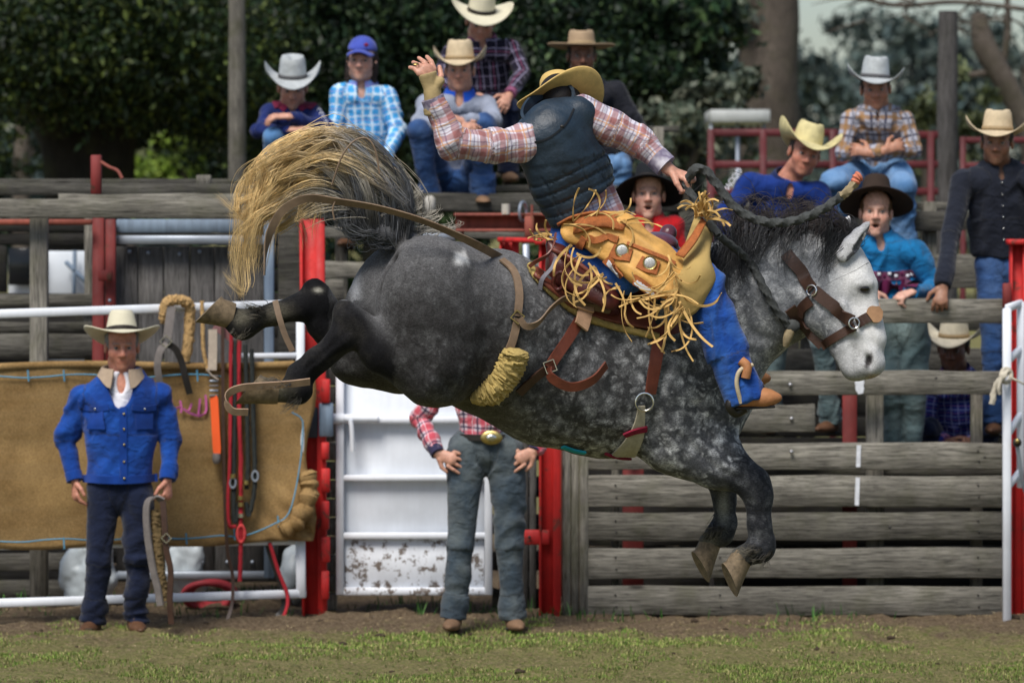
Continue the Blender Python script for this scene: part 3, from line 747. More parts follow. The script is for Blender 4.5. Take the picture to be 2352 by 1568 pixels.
def hat(parent, c, up, fwd, mt, band, rx=.185, ry=.165, lift=.065, droop=.02, H=.115, cr=(.083, .1), dent=.03, taper=.84, sc=1.0, curl=.25, bandw=.022, asym=0.):
    "felt or straw stockman's hat: brim rolled up at the sides, creased crown, band"
    up = unit(up); fwd = unit(np.asarray(fwd) - up * np.dot(fwd, up)); s = np.cross(fwd, up)
    hat_o = bpy.data.objects.new('hat', None); C.objects.link(hat_o); hat_o.parent = parent
    M = lambda q: np.asarray(c) + sc * (q[..., 0:1] * s + q[..., 1:2] * fwd + q[..., 2:3] * up)
    na, nr = 48, 9; a = np.linspace(0, 2 * math.pi, na, endpoint=False)
    def brim(t, dz):
        sx = np.sin(a); cx_ = np.cos(a); lf = lift * (1 + asym * sx)
        k = np.abs(sx) ** 1.7
        x = (cr[0] + (ry - cr[0]) * t * (1 - curl * k * t * t)) * sx; y = (cr[1] + (rx - cr[1]) * t) * cx_
        z = lf * k * t ** 2.3 * 1.35 - droop * np.abs(cx_) ** 2 * t ** 1.6 + dz - .004 * t
        return np.stack([x, y, z], -1)
    T = np.linspace(0, 1, nr); rows = [brim(t, .003) for t in T] + [brim(t, -.003) for t in T[::-1]]
    V = M(np.vstack(rows)); m_ = len(rows); Fs = []
    for i in range(m_):
        for k in range(na): j = (k + 1) % na; i2 = (i + 1) % m_; Fs.append([i * na + k, i2 * na + k, i2 * na + j, i * na + j])
    mk('brim', V, np.array(Fs), mt, hat_o)
    rows = []; 
    for z in np.linspace(-.006, 1, 9)[:]:
        f = 1 - (1 - taper) * max(z, 0) ** 1.3; f *= (1 - .10 * max(0, z - .85) / .15)
        x = cr[0] * f * np.sin(a) * (1 - .12 * max(z, 0) * np.clip(np.cos(a), 0, 1)); y = cr[1] * f * np.cos(a)
        rows.append(np.stack([x, y, np.full(na, H * z) - (.02 * max(z, 0) ** 2) * (np.cos(a) > 0) * np.cos(a) * .6], -1))
    top = rows[-1]
    for q in (.85, .65, .42, .2):
        r = top.copy(); r[:, :2] *= q
        r[:, 2] += .012 * (1 - q) - dent * np.exp(-(r[:, 0] / .026) ** 2) * min(1, (1 - q) * 2.5) - .35 * dent * np.exp(-(((np.abs(r[:, 0]) - .045) / .018) ** 2)) * np.clip(r[:, 1] / .05, 0, 1)
        rows.append(r)
    m_ = len(rows); V = M(np.vstack(rows + [np.array([[0, 0, H - dent * .7]])])); Fs = []
    for i in range(m_ - 1):
        for k in range(na): j = (k + 1) % na; Fs.append([i * na + k, i * na + j, i * na + na + j, i * na + na + k])
    for k in range(na): Fs.append([(m_ - 1) * na + k, (m_ - 1) * na + (k + 1) % na, m_ * na])
    crn = mk('crown', V, Fs, mt, hat_o)
    if band is not None:
        rows = [np.stack([(cr[0] * (1 - .02 * z) + o) * np.sin(a), (cr[1] * (1 - .02 * z) + o) * np.cos(a), np.full(na, .004 + z * bandw)], -1) for z, o in ((0, .0035), (1, .0035), (1, -.002), (0, -.002))]
        V = M(np.vstack(rows)); Fs = [[i * na + k, i * na + (k + 1) % na, ((i + 1) % 4) * na + (k + 1) % na, ((i + 1) % 4) * na + k] for i in range(4) for k in range(na)]
        mk('hat_band', V, np.array(Fs), band, hat_o)
    return hat_o

def hand_ops(S, w, d, nrm, curl=.35, spread=1., sc=1., thumb=1, point=None):
    d = unit(d); nrm = unit(nrm - d * np.dot(nrm, d)); s = np.cross(d, nrm) * thumb
    S.cone(w - d * .02, w + d * .075 * sc, .026 * sc, .034 * sc, .012, (nrm, .5))
    for i, (o, L) in enumerate(((.030, .066), (.010, .076), (-.010, .070), (-.029, .054))):
        b = w + d * .078 * sc + s * o * sc * spread; c = curl * (1 + .12 * i)
        d1 = unit(d * math.cos(c) + nrm * math.sin(c) + s * o * 3.5 * spread); d2 = unit(d * math.cos(2.2 * c) + nrm * math.sin(2.2 * c) + s * o * 3.5 * spread)
        k = b + d1 * L * .5 * sc; S.cone(b, k, .0105 * sc, .0095 * sc, .004); S.cone(k, k + d2 * L * .55 * sc, .0095 * sc, .0078 * sc, .004)
    b = w + d * .022 * sc + s * .026 * sc; e = b + unit(d * .62 + s * .75 + nrm * .25) * .042 * sc; S.cone(b, e, .0145 * sc, .0115 * sc, .008)
    S.cone(e, e + unit(d * .85 + s * .3 + nrm * (.2 + .3 * curl)) * .036 * sc, .0115 * sc, .009 * sc, .004)

def collar(parent, nk, up, fwd, mt, r=.066, hgt=.036, drop=.05, gap=.32, name='collar'):
    up = unit(up); fwd = unit(np.asarray(fwd) - up * np.dot(fwd, up)); s = np.cross(fwd, up); n = 34
    a = np.linspace(gap, 2 * math.pi - gap, n); f = np.exp(-((np.minimum(a, 2 * math.pi - a) - gap) / .5) ** 2)
    loop = []
    for (rr, z, ff, ex) in ((r, .0, 0, 0), (r * .98, hgt, 0, 0), (r * 1.06, hgt + .005, 0, 0), (r * 1.32, -.006, 1, .012), (r * 1.27, -.010, 1, .008)):
        R_ = rr + ex * f * ff; Z = z - drop * f * ff + (.012 * np.cos(a) * -1 if z >= hgt else 0)
        loop.append(np.asarray(nk) + (np.sin(a) * R_)[:, None] * s + (np.cos(a) * R_ * 1.02)[:, None] * fwd + (Z + np.zeros(n))[:, None] * up)
    V = np.vstack(loop); m_ = len(loop); Fs = []
    for i in range(m_):
        for k in range(n - 1): i2 = (i + 1) % m_; Fs.append([i * n + k, i * n + k + 1, i2 * n + k + 1, i2 * n + k])
    Fs.append([i * n for i in range(m_)]); Fs.append([i * n + n - 1 for i in range(m_)][::-1])
    return mk(name, V, Fs, mt, parent)

def garment(name, S, mt, parent, amp=.007, fr=(11, 6), seed=0, it=2):
    V, Q = S.smoothmesh(it); st, _ = S.fab(V); N = vnormals(V, Q)
    co_ = np.stack([st[:, 0] * fr[0] + 2.2 * vnoise(V * 5, seed) + st[:, 1] * 7, st[:, 1] * fr[1] * 1.7, V[:, 1] * 8 + st[:, 2]], 1)
    msk = np.clip(.55 + .9 * vnoise(V * 4.2 + 9, seed + 8), .12, 1.3); w = fbm(co_, seed, 3) * msk; rg_ = msk * (1 - 2 * np.abs(vnoise(co_ * A(.62, .5, .6) + 3.1, seed + 5))); V = V + N * (amp * (.7 * w + 1.3 * np.clip(rg_, -.4, 1) - .3))[:, None]
    o = mk(name, V, Q, mt, parent, st=st)
    return o, BVHTree.FromPolygons([tuple(v) for v in V], [tuple(int(i) for i in q) for q in Q])

SK = dict(fair=A(.52, .27, .19), tan=A(.40, .19, .12), ruddy=A(.50, .22, .15), dark=A(.20, .095, .06), pale=A(.58, .33, .25), olive=A(.30, .15, .095))
def person(Y, label, look, hd, nk, hp, L, R, LL=None, RL=None, skin='fair', hairc=(.03, .018, .010), shirt=None, jeans=None, boots=None, hatd=None,
           bulk=1., bf=None, collarm=None, mouth=0., longhair=False, handL=None, handR=None, hs=1.2, seed=0, chest=None, vneck=1., sleeve=1.0, beard=0., feet=None, q=.68, hem=None, legw=1., belt=None, name='person', hatkw=None, inner=None, cuffs=True, cuffm=None, colk=1.):
    pt = lambda t: P(t[0], t[1], Y + (t[2] if len(t) > 2 else 0.)) if t is not None else None
    hd, nk, hp = pt(hd), pt(nk), pt(hp); L = [pt(t) for t in L]; R = [pt(t) for t in R]
    LL = [pt(t) for t in LL] if LL else None; RL = [pt(t) for t in RL] if RL else None
    ya, pi_, ro = [math.radians(v) for v in look]
    fw = A(math.sin(ya) * math.cos(pi_), -math.cos(ya) * math.cos(pi_), -math.sin(pi_))
    up0 = A(math.sin(ro), 0, math.cos(ro)); ez = unit(up0 - fw * np.dot(up0, fw)); ex = np.cross(fw, ez)
    H = lambda x, y, z: hd + hs * (x * ex + y * fw + z * ez)
    bf = unit(bf) if bf is not None else A(math.sin(ya * .5), -math.cos(ya * .5), 0)
    foot = min([hp[2]] + ([LL[2][2], RL[2][2]] if LL else [])) - .08
    root = thing(name, (hp[0], hp[1], foot), label, 'person', 'spectators on the yard rails' if seed > 10 else None)
    # --- body (skin), one surface
    S = Sdf(.0066); HA = np.array([ex, fw, ez]); mo = mouth
    S.ell(H(0, -.012, .035), A(.075, .094, .084) * hs, HA, .03); S.ell(H(0, .03, -.045 - .006 * mo), A(.058, .060, .070) * hs, HA, .04)
    S.ell(H(0, .064, -.096 - .018 * mo), A(.024, .02, .02) * hs, HA, .03)
    for sx in (-1, 1):
        S.ell(H(sx * .038, .052, -.028), A(.028, .028, .028) * hs, HA, .03)
        S.ell(H(sx * .045, .0, -.075 - .006 * mo), A(.022, .035, .03) * hs, HA, .03)
        S.ell(H(sx * .031, .096, .0), A(.018, .016, .012) * hs, HA, .014, sub=True)
        S.ell(H(sx * .078, -.008, -.008), A(.010, .019, .031) * hs, HA, .010)
        S.ell(H(sx * .0125, .096, -.037), A(.009, .012, .009) * hs, HA, .010)
    S.cone(H(-.036, .083, .019), H(.036, .083, .019), .011 * hs, .011 * hs, .018)
    S.cone(H(0, .086, .010), H(0, .108, -.032), .0085 * hs, .0125 * hs, .014)
    S.cone(H(-.021, .082, -.063), H(.021, .082, -.063), .0055 * hs, .0055 * hs, .010); S.cone(H(-.016, .080, -.073 - .013 * mo), H(.016, .080, -.073 - .013 * mo), .0065 * hs, .0065 * hs, .010)
    if mo: S.ell(H(0, .095, -.068 - .008 * mo), A(.020, .03, .005 + .007 * mo) * hs, HA, .006, sub=True)
    else: S.cone(H(-.023, .0965, -.0675), H(.023, .0965, -.0675), .0040, .0040, .004, sub=True)
    S.cone(H(0, -.022, -.055), nk, .054 * hs, .060 * hs, .03)
    tw = unit(R[0] - L[0]); ct = chest if chest is not None else .17
    S.ell(nk - A(0, 0, .075) + bf * .0, (.13, .08, .09), np.array([tw, np.cross(A(0, 0, 1), tw), A(0, 0, 1)]), .04)
    S.cone(nk - A(0, 0, .08), hp, .085, .085, .03)
    for arm, hdk, th in ((L, handL, 1), (R, handR, -1)):
        S.cone(nk - A(0, 0, .06), arm[0], .05, .045, .03); S.cone(arm[0], arm[1], .04, .036, .02); S.cone(arm[1], arm[2], .036, .025, .02)
        kw = dict(d=unit(arm[2] - arm[1]), nrm=bf * .2 + unit(hp - arm[2]), curl=.4); kw.update(hdk or {})
        t_ = kw.pop('thumb', th); hand_ops(S, arm[2], kw.pop('d'), np.asarray(kw.pop('nrm')), thumb=t_, sc=kw.pop('sc', .95 * hs), **kw)
    if LL:
        for lg in (LL, RL): S.cone(hp, lg[0], .07, .06, .03); S.cone(lg[0], lg[1], .055, .042, .02); S.cone(lg[1], lg[2], .042, .032, .02)
    V, Q = S.smoothmesh(2)
    loc = (V - hd) @ HA.T / hs; x, y, z = loc.T; sc_ = SK[skin]
    col = np.tile(sc_, (len(V), 1)); nz_ = fbm(V * 30, seed)
    def bl(w, c): nonlocal col; w = np.clip(w, 0, 1)[:, None]; col = col * (1 - w) + w * np.asarray(c)
    hm = (np.abs(z) < .16) & (np.abs(x) < .1) & (np.abs(y) < .13)
    bl(hm * np.exp(-(((np.abs(x) - .04) / .022) ** 2 + ((z + .03) / .022) ** 2)) * .35, sc_ * A(1.12, .72, .66))
    bl(hm * np.exp(-((x / .014) ** 2 + ((z + .03) / .014) ** 2)) * (y > .085) * .35, sc_ * A(1.15, .75, .7))
    bl(hm * (y > .06) * np.exp(-((x / .024) ** 4 + ((z + .0675 + .009 * mo) / (.0095 + .009 * mo)) ** 4)) * .45, sc_ * A(.95, .55, .52))
    if mo: bl(hm * (y < .082) * (y > .03) * np.exp(-((x / .019) ** 4 + ((z + .069 + .008 * mo) / (.005 + .008 * mo)) ** 4)), A(.03, .008, .008))
    hc = A(*hairc)
    bl(hm * (y > .06) * np.exp(-(((np.abs(x) - .034) / .018) ** 4 + ((z - .021) / .0055) ** 2)) * .75, hc)
    if beard: bl(hm * sm(-.045, -.075, z) * (y > -.02) * (np.hypot(x / .028, (z + .068) / .014) > 1) * beard, sc_ * .42 + hc * .3); bl(hm * (y > .07) * np.exp(-((x / .026) ** 4 + ((z + .050) / .007) ** 4)) * beard, sc_ * .35 + hc * .3)
    bl(hm * (y > .05) * np.exp(-(((np.abs(x) - .031) / .017) ** 2 + ((z + .002) / .012) ** 2)) * .35, sc_ * .5)
    col = col * (1 + .06 * nz_)[:, None]
    mk('body', V, Q, SKIN, root, col=col)
    for sx in (-1, 1):
        v, f = ball(H(sx * .031, .0765, -.001), .0112 * hs, 12, 10, HA); lv = (v - hd) @ HA.T / hs
        d = np.hypot(lv[:, 0] - sx * .031, lv[:, 2] + .0); cc = np.where((d < .0068)[:, None], A(.02, .015, .012), A(.34, .30, .28)); mk('eye', v, f, EYEW, root, col=cc)
    if mo > .4: mk('teeth', *beam(H(-.013, .077, -.0615), H(.013, .077, -.0615), .006, .006, ez, .002), TEETH, root)
    # hair
    S = Sdf(.0075); S.ell(H(0, -.024, .030), A(.083, .094, .086) * hs, HA, .01)
    if longhair:
        for sx in (-1, 1): S.cone(H(sx * .064, -.015, .0), H(sx * .068, .0, -.11), .03 * hs, .024 * hs, .02)
        S.cone(H(0, -.06, 0), H(0, -.06, -.12), .06, .05, .02)
    S.cut(H(0, .045, .01), fw + .0 * ez); 
    if not longhair: S.cut(H(0, 0, -.035), -ez + .3 * fw)
    V, Q = S.smoothmesh(1); V = V + vnormals(V, Q) * (fbm(V * 40, seed + 3) * .004)[:, None]
    mk('hair', V, Q, HAIRM, root, col=np.tile(hc, (len(V), 1)) * (1 + .3 * fbm(V * 60, 2))[:, None])
    # shirt
    S = Sdf(.0105); up = unit(nk - hp); sd = unit(R[0] - L[0]); hemp = pt(hem) if hem is not None else hp
    mid = hp + (nk - hp) * .45; ch = hp + (nk - hp) * .74; n_ = np.cross(sd, up); sq = (n_ if np.linalg.norm(n_) > .2 else bf, q)
    S.cone(hemp, mid, .165 * bulk, .165 * bulk, .03, sq, fa=True); S.cone(mid, ch, .165 * bulk, .182 * bulk, .05, sq)
    shm = (L[0] + R[0]) / 2 - up * .01
    for a_ in (L, R): S.cone(a_[0] * .9 + shm * .1 - up * .015, shm, .066 * bulk, .075, .05)
    S.cone(ch, nk - up * .055, .13 * bulk, .07, .06, sq)
    for arm in (L, R):
        w = arm[1] + (arm[2] - arm[1]) * sleeve
        S.cone(arm[0], arm[1], .063 * bulk, .053 * bulk, .035); S.cone(arm[1], w, .052 * bulk, .040 * bulk, .02, fb=True)
    S.cone(H(0, -.02, -.04), nk - up * .02, .062 * hs, .066 * hs, .02, sub=True)
    if vneck: S.ell(nk + bf * .085 - up * .045, A(.026, .055, .050) * vneck, np.array([sd, bf, np.cross(sd, bf)]), .02, sub=True)
    so, sb = garment('shirt', S, shirt, root, .015, seed=seed)
    if inner is not None:
        S = Sdf(.009); S.ell(nk - A(0, 0, .085), (.135, .085, .10), np.array([tw, np.cross(A(0, 0, 1), tw), A(0, 0, 1)]), .02)
        S.cone(nk + bf * .03, nk - A(0, 0, .2) + bf * .065, .06, .07, .03); S.ell(nk + bf * .095 - up * .03, A(.024, .05, .062), np.array([sd, bf, np.cross(sd, bf)]), .02, sub=True); S.cone(H(0, -.02, -.04), nk - up * .02, .056, .060, .02, sub=True)
        garment('undershirt', S, inner, root, .002)
    if collarm is not None: collar(root, nk + up * .012, unit(hd - nk) * .5 + up * .5, bf, collarm, r=.070 * hs * colk, hgt=.034 * colk, drop=.05 * colk, gap=.3 * colk)
    if cuffs:
        for arm in (L, R):
            d = unit(arm[2] - arm[1]); w = arm[1] + (arm[2] - arm[1]) * sleeve; v, f = tube(np.array([w - d * .05, w - d * .045, w + d * .004, w + d * .006, w - d * .01]), np.array([.036, .0435, .042, .036, .03]) * bulk, 14); mk('cuff', v, f, cuffm or collarm or shirt, root)
    # trousers, belt, boots
    jb = None
    if LL and jeans is not None:
        S = Sdf(.0105); pw = unit(RL[0] - LL[0])
        S.cone(LL[0] * .8 + RL[0] * .2, RL[0] * .8 + LL[0] * .2, .115, .115, .04, (bf, .82)); S.cone(hp + A(0, 0, .03), (LL[0] + RL[0]) / 2, .135 * legw, .13 * legw, .05, (bf, .75), fa=False)
        S.cut(hp + A(0, 0, .045), A(0, 0, 1), box=(hp - .3, hp + A(.3, .3, .25))) if abs(up[2]) > .8 else None
        for lg in (LL, RL):
            S.cone(lg[0], lg[1], .098 * legw, .073 * legw, .03); d = unit(lg[2] - lg[1])
            S.cone(lg[1], lg[2] - d * .1, .071 * legw, .060 * legw, .02); S.cone(lg[2] - d * .13, lg[2] - d * .06, .060 * legw, .072 * legw, .02); S.cone(lg[2] - d * .045, lg[2] + d * .02, .066 * legw, .074 * legw, .012, fb=True)
        jo, jb = garment('jeans', S, jeans, root, .017, (12, 5), seed + 9)
    if belt is not None:
        v, f = tube(np.array([hp + A(0, 0, z) for z in (0., .002, .038, .04)]), [.13, .168 * bulk, .168 * bulk, .13], 30); v[:, 1] = hp[1] + (v[:, 1] - hp[1]) * (q + .06); mk('belt', v, f, belt, root)
    if LL and boots is not None:
        for i, lg in enumerate((LL, RL)):
            fd = unit(A(*(feet[i] if feet else (-.25 + .5 * i, -1, 0)))); an = lg[2]
            S = Sdf(.008); hz = an - A(0, 0, .055); S.cone(an + A(0, 0, .12), an, .052, .046, .02); S.cone(an - A(0, 0, .02), hz + fd * .05, .045, .042, .03)
            S.cone(hz - fd * .03, hz + fd * .10, .038, .040, .03, (A(0, 0, 1), .8)); S.cone(hz + fd * .10, hz + fd * .185, .040, .022, .03, (A(0, 0, 1), .7)); S.cut(hz - A(0, 0, .022), A(0, 0, -1))
            V, Q = S.smoothmesh(1); b_ = mk('boot', V, Q, boots, root)
            v, f = beam(hz - fd * .065 - A(0, 0, .033), hz - fd * .0 - A(0, 0, .033), .026, .06, A(0, 0, 1), .006); mk('heel', v, f, LEATHER_DK, b_)
    if hatd is not None:
        kw = dict(mt=hatd[0], band=hatd[1]); kw.update(hatkw or {}); tl = kw.pop('tilt', (0, 0)); z0 = kw.pop('z', .052)
        up_ = unit(ez - .10 * fw + tl[0] * ex + tl[1] * fw); hat(root, H(0, -.012, z0), up_, fw, sc=kw.pop('sc', .95 * hs), **kw)
    return dict(root=root, H=H, shirt=sb, jeans=jb, hd=hd, nk=nk, hp=hp, fw=fw, ex=ex, ez=ez, bf=bf)
LEATHER_DK = mat('black_leather', lambda k: LEATHER(k, (.018, .015, .013)))
def onmesh(b, x, y, off=.004, Y=25):
    d = Vector(P(x, y, Y)) - camo.location; d.normalize(); hit = b.ray_cast(camo.location, d)
    if hit[0] is None: return P(x, y, Y), A(0, -1, 0)
    n = A(*hit[1]); n = n if np.dot(n, np.array(d)) < 0 else -n; return A(*hit[0]) + n * off, n
def patch(b, pts, Y, w, th, off=.004, n=14):
    q = bez([(x, y, 0) for x, y in pts], n); r = [onmesh(b, a, c, off, Y) for a, c, _ in q]; p = np.array([a for a, _ in r]); nn = np.array([a for _, a in r]); return ribbon(p, w, th, np.cross(np.gradient(p, axis=0), nn))

# materials for clothes and hats
DENIM = mat('dark_indigo_denim', lambda k: cloth(k, (.008, .013, .035), .9, .35))
DENIMB = mat('blue_denim', lambda k: cloth(k, (.022, .065, .19), .9, .4, 1., (.07, .13, .27)))
DENIML = mat('washed_blue_denim', lambda k: cloth(k, (.075, .18, .36), .9, .35, 1., (.20, .33, .52)))
DENIMG = mat('greyed_denim', lambda k: cloth(k, (.045, .065, .085), .9, .4, 1., (.13, .15, .15)))
DENIMGR = mat('faded_green_denim', lambda k: cloth(k, (.09, .14, .15), .9, .35, 1., (.2, .26, .26)))
TANBOOT = mat('tan_suede_boot', lambda k: LEATHER(k, (.19, .11, .06), .8))
BRNBOOT = mat('brown_boot', lambda k: LEATHER(k, (.10, .045, .02), .6))
HCREAM = mat('cream_felt', lambda k: plain(k, (.60, .56, .42), .9, .12, 12., .2))
HGREY = mat('grey_straw', lambda k: straw(k, (.44, .47, .48)))
HTAN = mat('tan_felt', lambda k: plain(k, (.36, .26, .165), .9, .15, 12., .2))
HSTRAW = mat('pale_straw', lambda k: straw(k, (.62, .50, .33)))
HYELLOW = mat('yellow_straw', lambda k: straw(k, (.66, .58, .30)))
HBROWN = mat('chocolate_felt', lambda k: plain(k, (.035, .022, .016), .95, .2, 12., .2))
HBLACK = mat('black_felt', lambda k: plain(k, (.008, .010, .013), .95, .2, 12., .2))
HWHITE = mat('white_straw', lambda k: straw(k, (.68, .62, .48)))
BANDD = mat('dark_band', lambda k: plain(k, (.02, .015, .012), .6))
BANDT = mat('tan_band', lambda k: plain(k, (.34, .25, .14), .8))
BANDG = mat('grey_band', lambda k: plain(k, (.10, .10, .105), .8))
JACKET = mat('royal_blue_denim', lambda k: cloth(k, (.006, .045, .25), .9, .45, 1., (.012, .085, .40)))
CORD = mat('fawn_corduroy', lambda k: plain(k, (.38, .29, .21), .95, .15, 30., .5))
WHITEC = mat('white_cotton', lambda k: cloth(k, (.70, .70, .76), .9, .1))
G1 = 'spectators on the yard rails'

# standing helper in the denim jacket
p1 = person(23.98, 'older man in royal blue denim jacket and cream hat holding a strap', (8, 4, 0), (280, 795), (279, 866), (274, 1100),
            [(186, 912, .02), (150, 1010, .05), (172, 1102, -.02)], [(368, 912, .02), (394, 1010, .04), (385, 1100, -.06)],
            [(238, 1122), (226, 1285, -.03), (213, 1420)], [(312, 1122), (316, 1285, -.03), (312, 1418)], 'ruddy', (.18, .17, .16), JACKET, DENIM, BRNBOOT, (HCREAM, BANDD),
            bulk=1.2, collarm=CORD, hs=1.2, seed=1, colk=1.3, cuffm=JACKET, inner=WHITEC, vneck=2.6, hem=(274, 1108), legw=1.02, cuffs=True,
            handL=dict(d=A(.05, -.05, -1), nrm=A(.8, .4, 0), curl=.45), handR=dict(d=A(0, -.1, -1), nrm=A(-.8, .5, 0), curl=.75),
            hatkw=dict(rx=.19, ry=.2, lift=.03, H=.125, dent=.035, taper=.70, droop=.03, curl=.05, tilt=(0, -.22), z=.06))
r_ = p1['root']; STITCH = mat('jacket_flap', lambda k: cloth(k, (.006, .045, .26), .9, .3)); 
for x0, x1 in ((192, 250), (303, 358)):
    fl = mk('pocket_flap', *patch(p1['shirt'], [(x0, 935), ((x0 + x1) / 2, 938), (x1, 935)], 23.98, .034, .006), STITCH, r_)
    q, n = onmesh(p1['shirt'], (x0 + x1) / 2, 938, .010, 23.98); mk('button', *ball(q, .0075, 8, 6), CHROME, fl)
    mk('pocket', *patch(p1['shirt'], [((x0 + x1) / 2, 950), ((x0 + x1) / 2, 968), ((x0 + x1) / 2, 985)], 23.98, .115, .004), STITCH, r_)
mk('button_placket', *patch(p1['shirt'], [(283, 935), (283, 1000), (284, 1102)], 23.98, .042, .005), STITCH, r_)
mk('waistband', *patch(p1['shirt'], [(190, 1098), (275, 1102), (362, 1096)], 23.98, .045, .006, n=24), STITCH, r_)
for y in (950, 985, 1020, 1060, 1098):
    q, n = onmesh(p1['shirt'], 285, y, .011, 23.98); mk('button', *ball(q, .0078, 8, 6), BRASS, r_)

# man behind the horse, hands on hips
PL_RED = mat('red_plaid', lambda k: plaid(k, (.66, .52, .58), [(0, .075, 0., .25, (.52, .05, .08), .75), (1, .075, 0., .25, (.54, .05, .08), .7), (0, .075, .5, .07, (.02, .02, .06), .85), (1, .075, .5, .07, (.02, .02, .06), .85), (1, .075, .12, .025, (.75, .7, .75), .7)]))
p2 = person(23.98, 'man in red plaid shirt and big buckle standing with hands on hips', (0, 0, 0), (1120, 755), (1122, 830), (1118, 1010),
            [(1032, 866), (962, 960, .08), (1005, 1040, -.08)], [(1212, 866), (1272, 955, .08), (1228, 1035, -.08)],
            [(1073, 1032), (1058, 1250, -.02), (1042, 1412)], [(1163, 1032), (1170, 1250, -.02), (1178, 1412)], 'fair', (.05, .03, .02), PL_RED, DENIMG, TANBOOT, (HCREAM, BANDD),
            bulk=1.04, collarm=PL_RED, seed=4, legw=1.14, belt=LEATHER_DK, handL=dict(d=A(.85, -.25, -.35), nrm=A(.2, .9, -.2), curl=.25, spread=1.35, thumb=-1), handR=dict(d=A(-.85, -.25, -.4), nrm=A(-.2, .9, -.2), curl=.25, spread=1.35, thumb=1), feet=[(-.15, -1, 0), (.25, -1, 0)])
b_ = mk('belt_buckle', *ball(p2['hp'] + A(.028, -.150, .022), (.064, .012, .042), 20, 10), BRASS, p2['root'])
mk('buckle_emblem', *ball(p2['hp'] + A(.028, -.161, .022), (.03, .005, .018), 12, 8), CHROME, b_)
mk('fly_seam', *patch(p2['jeans'], [(1118, 1032), (1119, 1060), (1117, 1082)], 23.98, .03, .004), DENIMG, p2['root'])
# ---------------------------------------------------------------- rider
def sheet(grid, th, name, mt, parent):
    g = np.asarray(grid); r, c_, _ = g.shape; nu = np.gradient(g, axis=0); nv = np.gradient(g, axis=1); nn = np.cross(nu, nv); nn /= np.maximum(np.linalg.norm(nn, axis=2), 1e-9)[..., None]
    V = np.vstack([(g + nn * th / 2).reshape(-1, 3), (g - nn * th / 2).reshape(-1, 3)]); Fs = []; o = r * c_
    for i in range(r - 1):
        for k in range(c_ - 1):
            a = i * c_ + k; Fs += [[a, a + 1, a + c_ + 1, a + c_], [o + a, o + a + c_, o + a + c_ + 1, o + a + 1]]
    bd = [(i * c_, (i + 1) * c_) for i in range(r - 1)] + [((i + 1) * c_ + c_ - 1, i * c_ + c_ - 1) for i in range(r - 1)] + [(k + 1, k) for k in range(c_ - 1)] + [((r - 1) * c_ + k, (r - 1) * c_ + k + 1) for k in range(c_ - 1)]
    Fs += [[a, b, o + b, o + a] for a, b in bd]; return mk(name, V, np.array(Fs), mt, parent)
def rp(x, y, dy=0.): return h(x, y, dy)
PL_RID = mat('rust_and_white_plaid', lambda k: plaid(k, (.66, .63, .70), [(0, .085, 0., .16, (.30, .07, .06), .65), (1, .085, 0., .16, (.32, .08, .06), .6), (0, .085, .28, .035, (.62, .30, .12), .8), (1, .085, .28, .035, (.62, .30, .12), .8), (0, .085, .5, .03, (.09, .06, .14), .6), (1, .085, .5, .03, (.09, .06, .14), .6), (0, .085, .72, .03, (.2, .05, .08), .5)]))
VEST = mat('slate_leather', lambda k: plain(k, (.017, .031, .048), .46, .5, 12., .5, .4))
GLOVE = mat('tan_glove', lambda k: plain(k, (.36, .27, .13), .8, .25, 20., .3))
rider = thing('person', rp(1380, 960, -.1), 'rider in slate leather vest and plaid shirt on the bucking horse, one arm raised', 'person')
# --- joints
r_nk = rp(1264, 262, -.04); r_hp = rp(1368, 520, -.02)
r_ls, r_le, r_lw = rp(1208, 326, -.22), rp(1040, 332, -.30), rp(994, 212, -.34)
r_rs, r_re, r_rw = rp(1338, 262, -.10), rp(1470, 325, -.06), rp(1540, 392, -.10)
r_hd = rp(1288, 232, .05)
S = Sdf(.0062)
hfw = unit(A(.25, .62, -.72)); hup = unit(A(-.1, .72, .62)); hex_ = np.cross(hfw, hup); hup = np.cross(hex_, hfw); HA = np.array([hex_, hfw, hup])
S.ell(r_hd, A(.080, .10, .11), HA, .03); S.ell(r_hd + hfw * .07 - hup * .06, A(.05, .05, .06), HA, .04); S.ell(r_hd + hfw * .105 - hup * .03, A(.014, .02, .02), HA, .02)
for sx in (-1, 1): S.ell(r_hd + hex_ * sx * .088 - hup * .01, A(.011, .022, .034), HA, .01)
r_nb = r_nk + (r_hp - r_nk) * .22; S.cone(r_hd, r_nk, .056, .056, .03); S.cone(r_nk, r_nb, .056, .07, .03); S.cone(r_nb, r_hp, .07, .1, .05)
for a in ((r_ls, r_le, r_lw), (r_rs, r_re, r_rw)): S.cone(r_nb, a[0], .05, .05, .03); S.cone(a[0], a[1], .045, .04, .02); S.cone(a[1], a[2], .04, .028, .02)
hand_ops(S, r_lw, A(-.30, -.05, 1), A(-.45, .85, -.1), curl=.42, spread=1.1, sc=1.22, thumb=-1)
hand_ops(S, r_rw, A(.85, -.15, -.35), A(-.3, .55, -.9), curl=1.05, spread=.95, sc=1.15, thumb=-1)
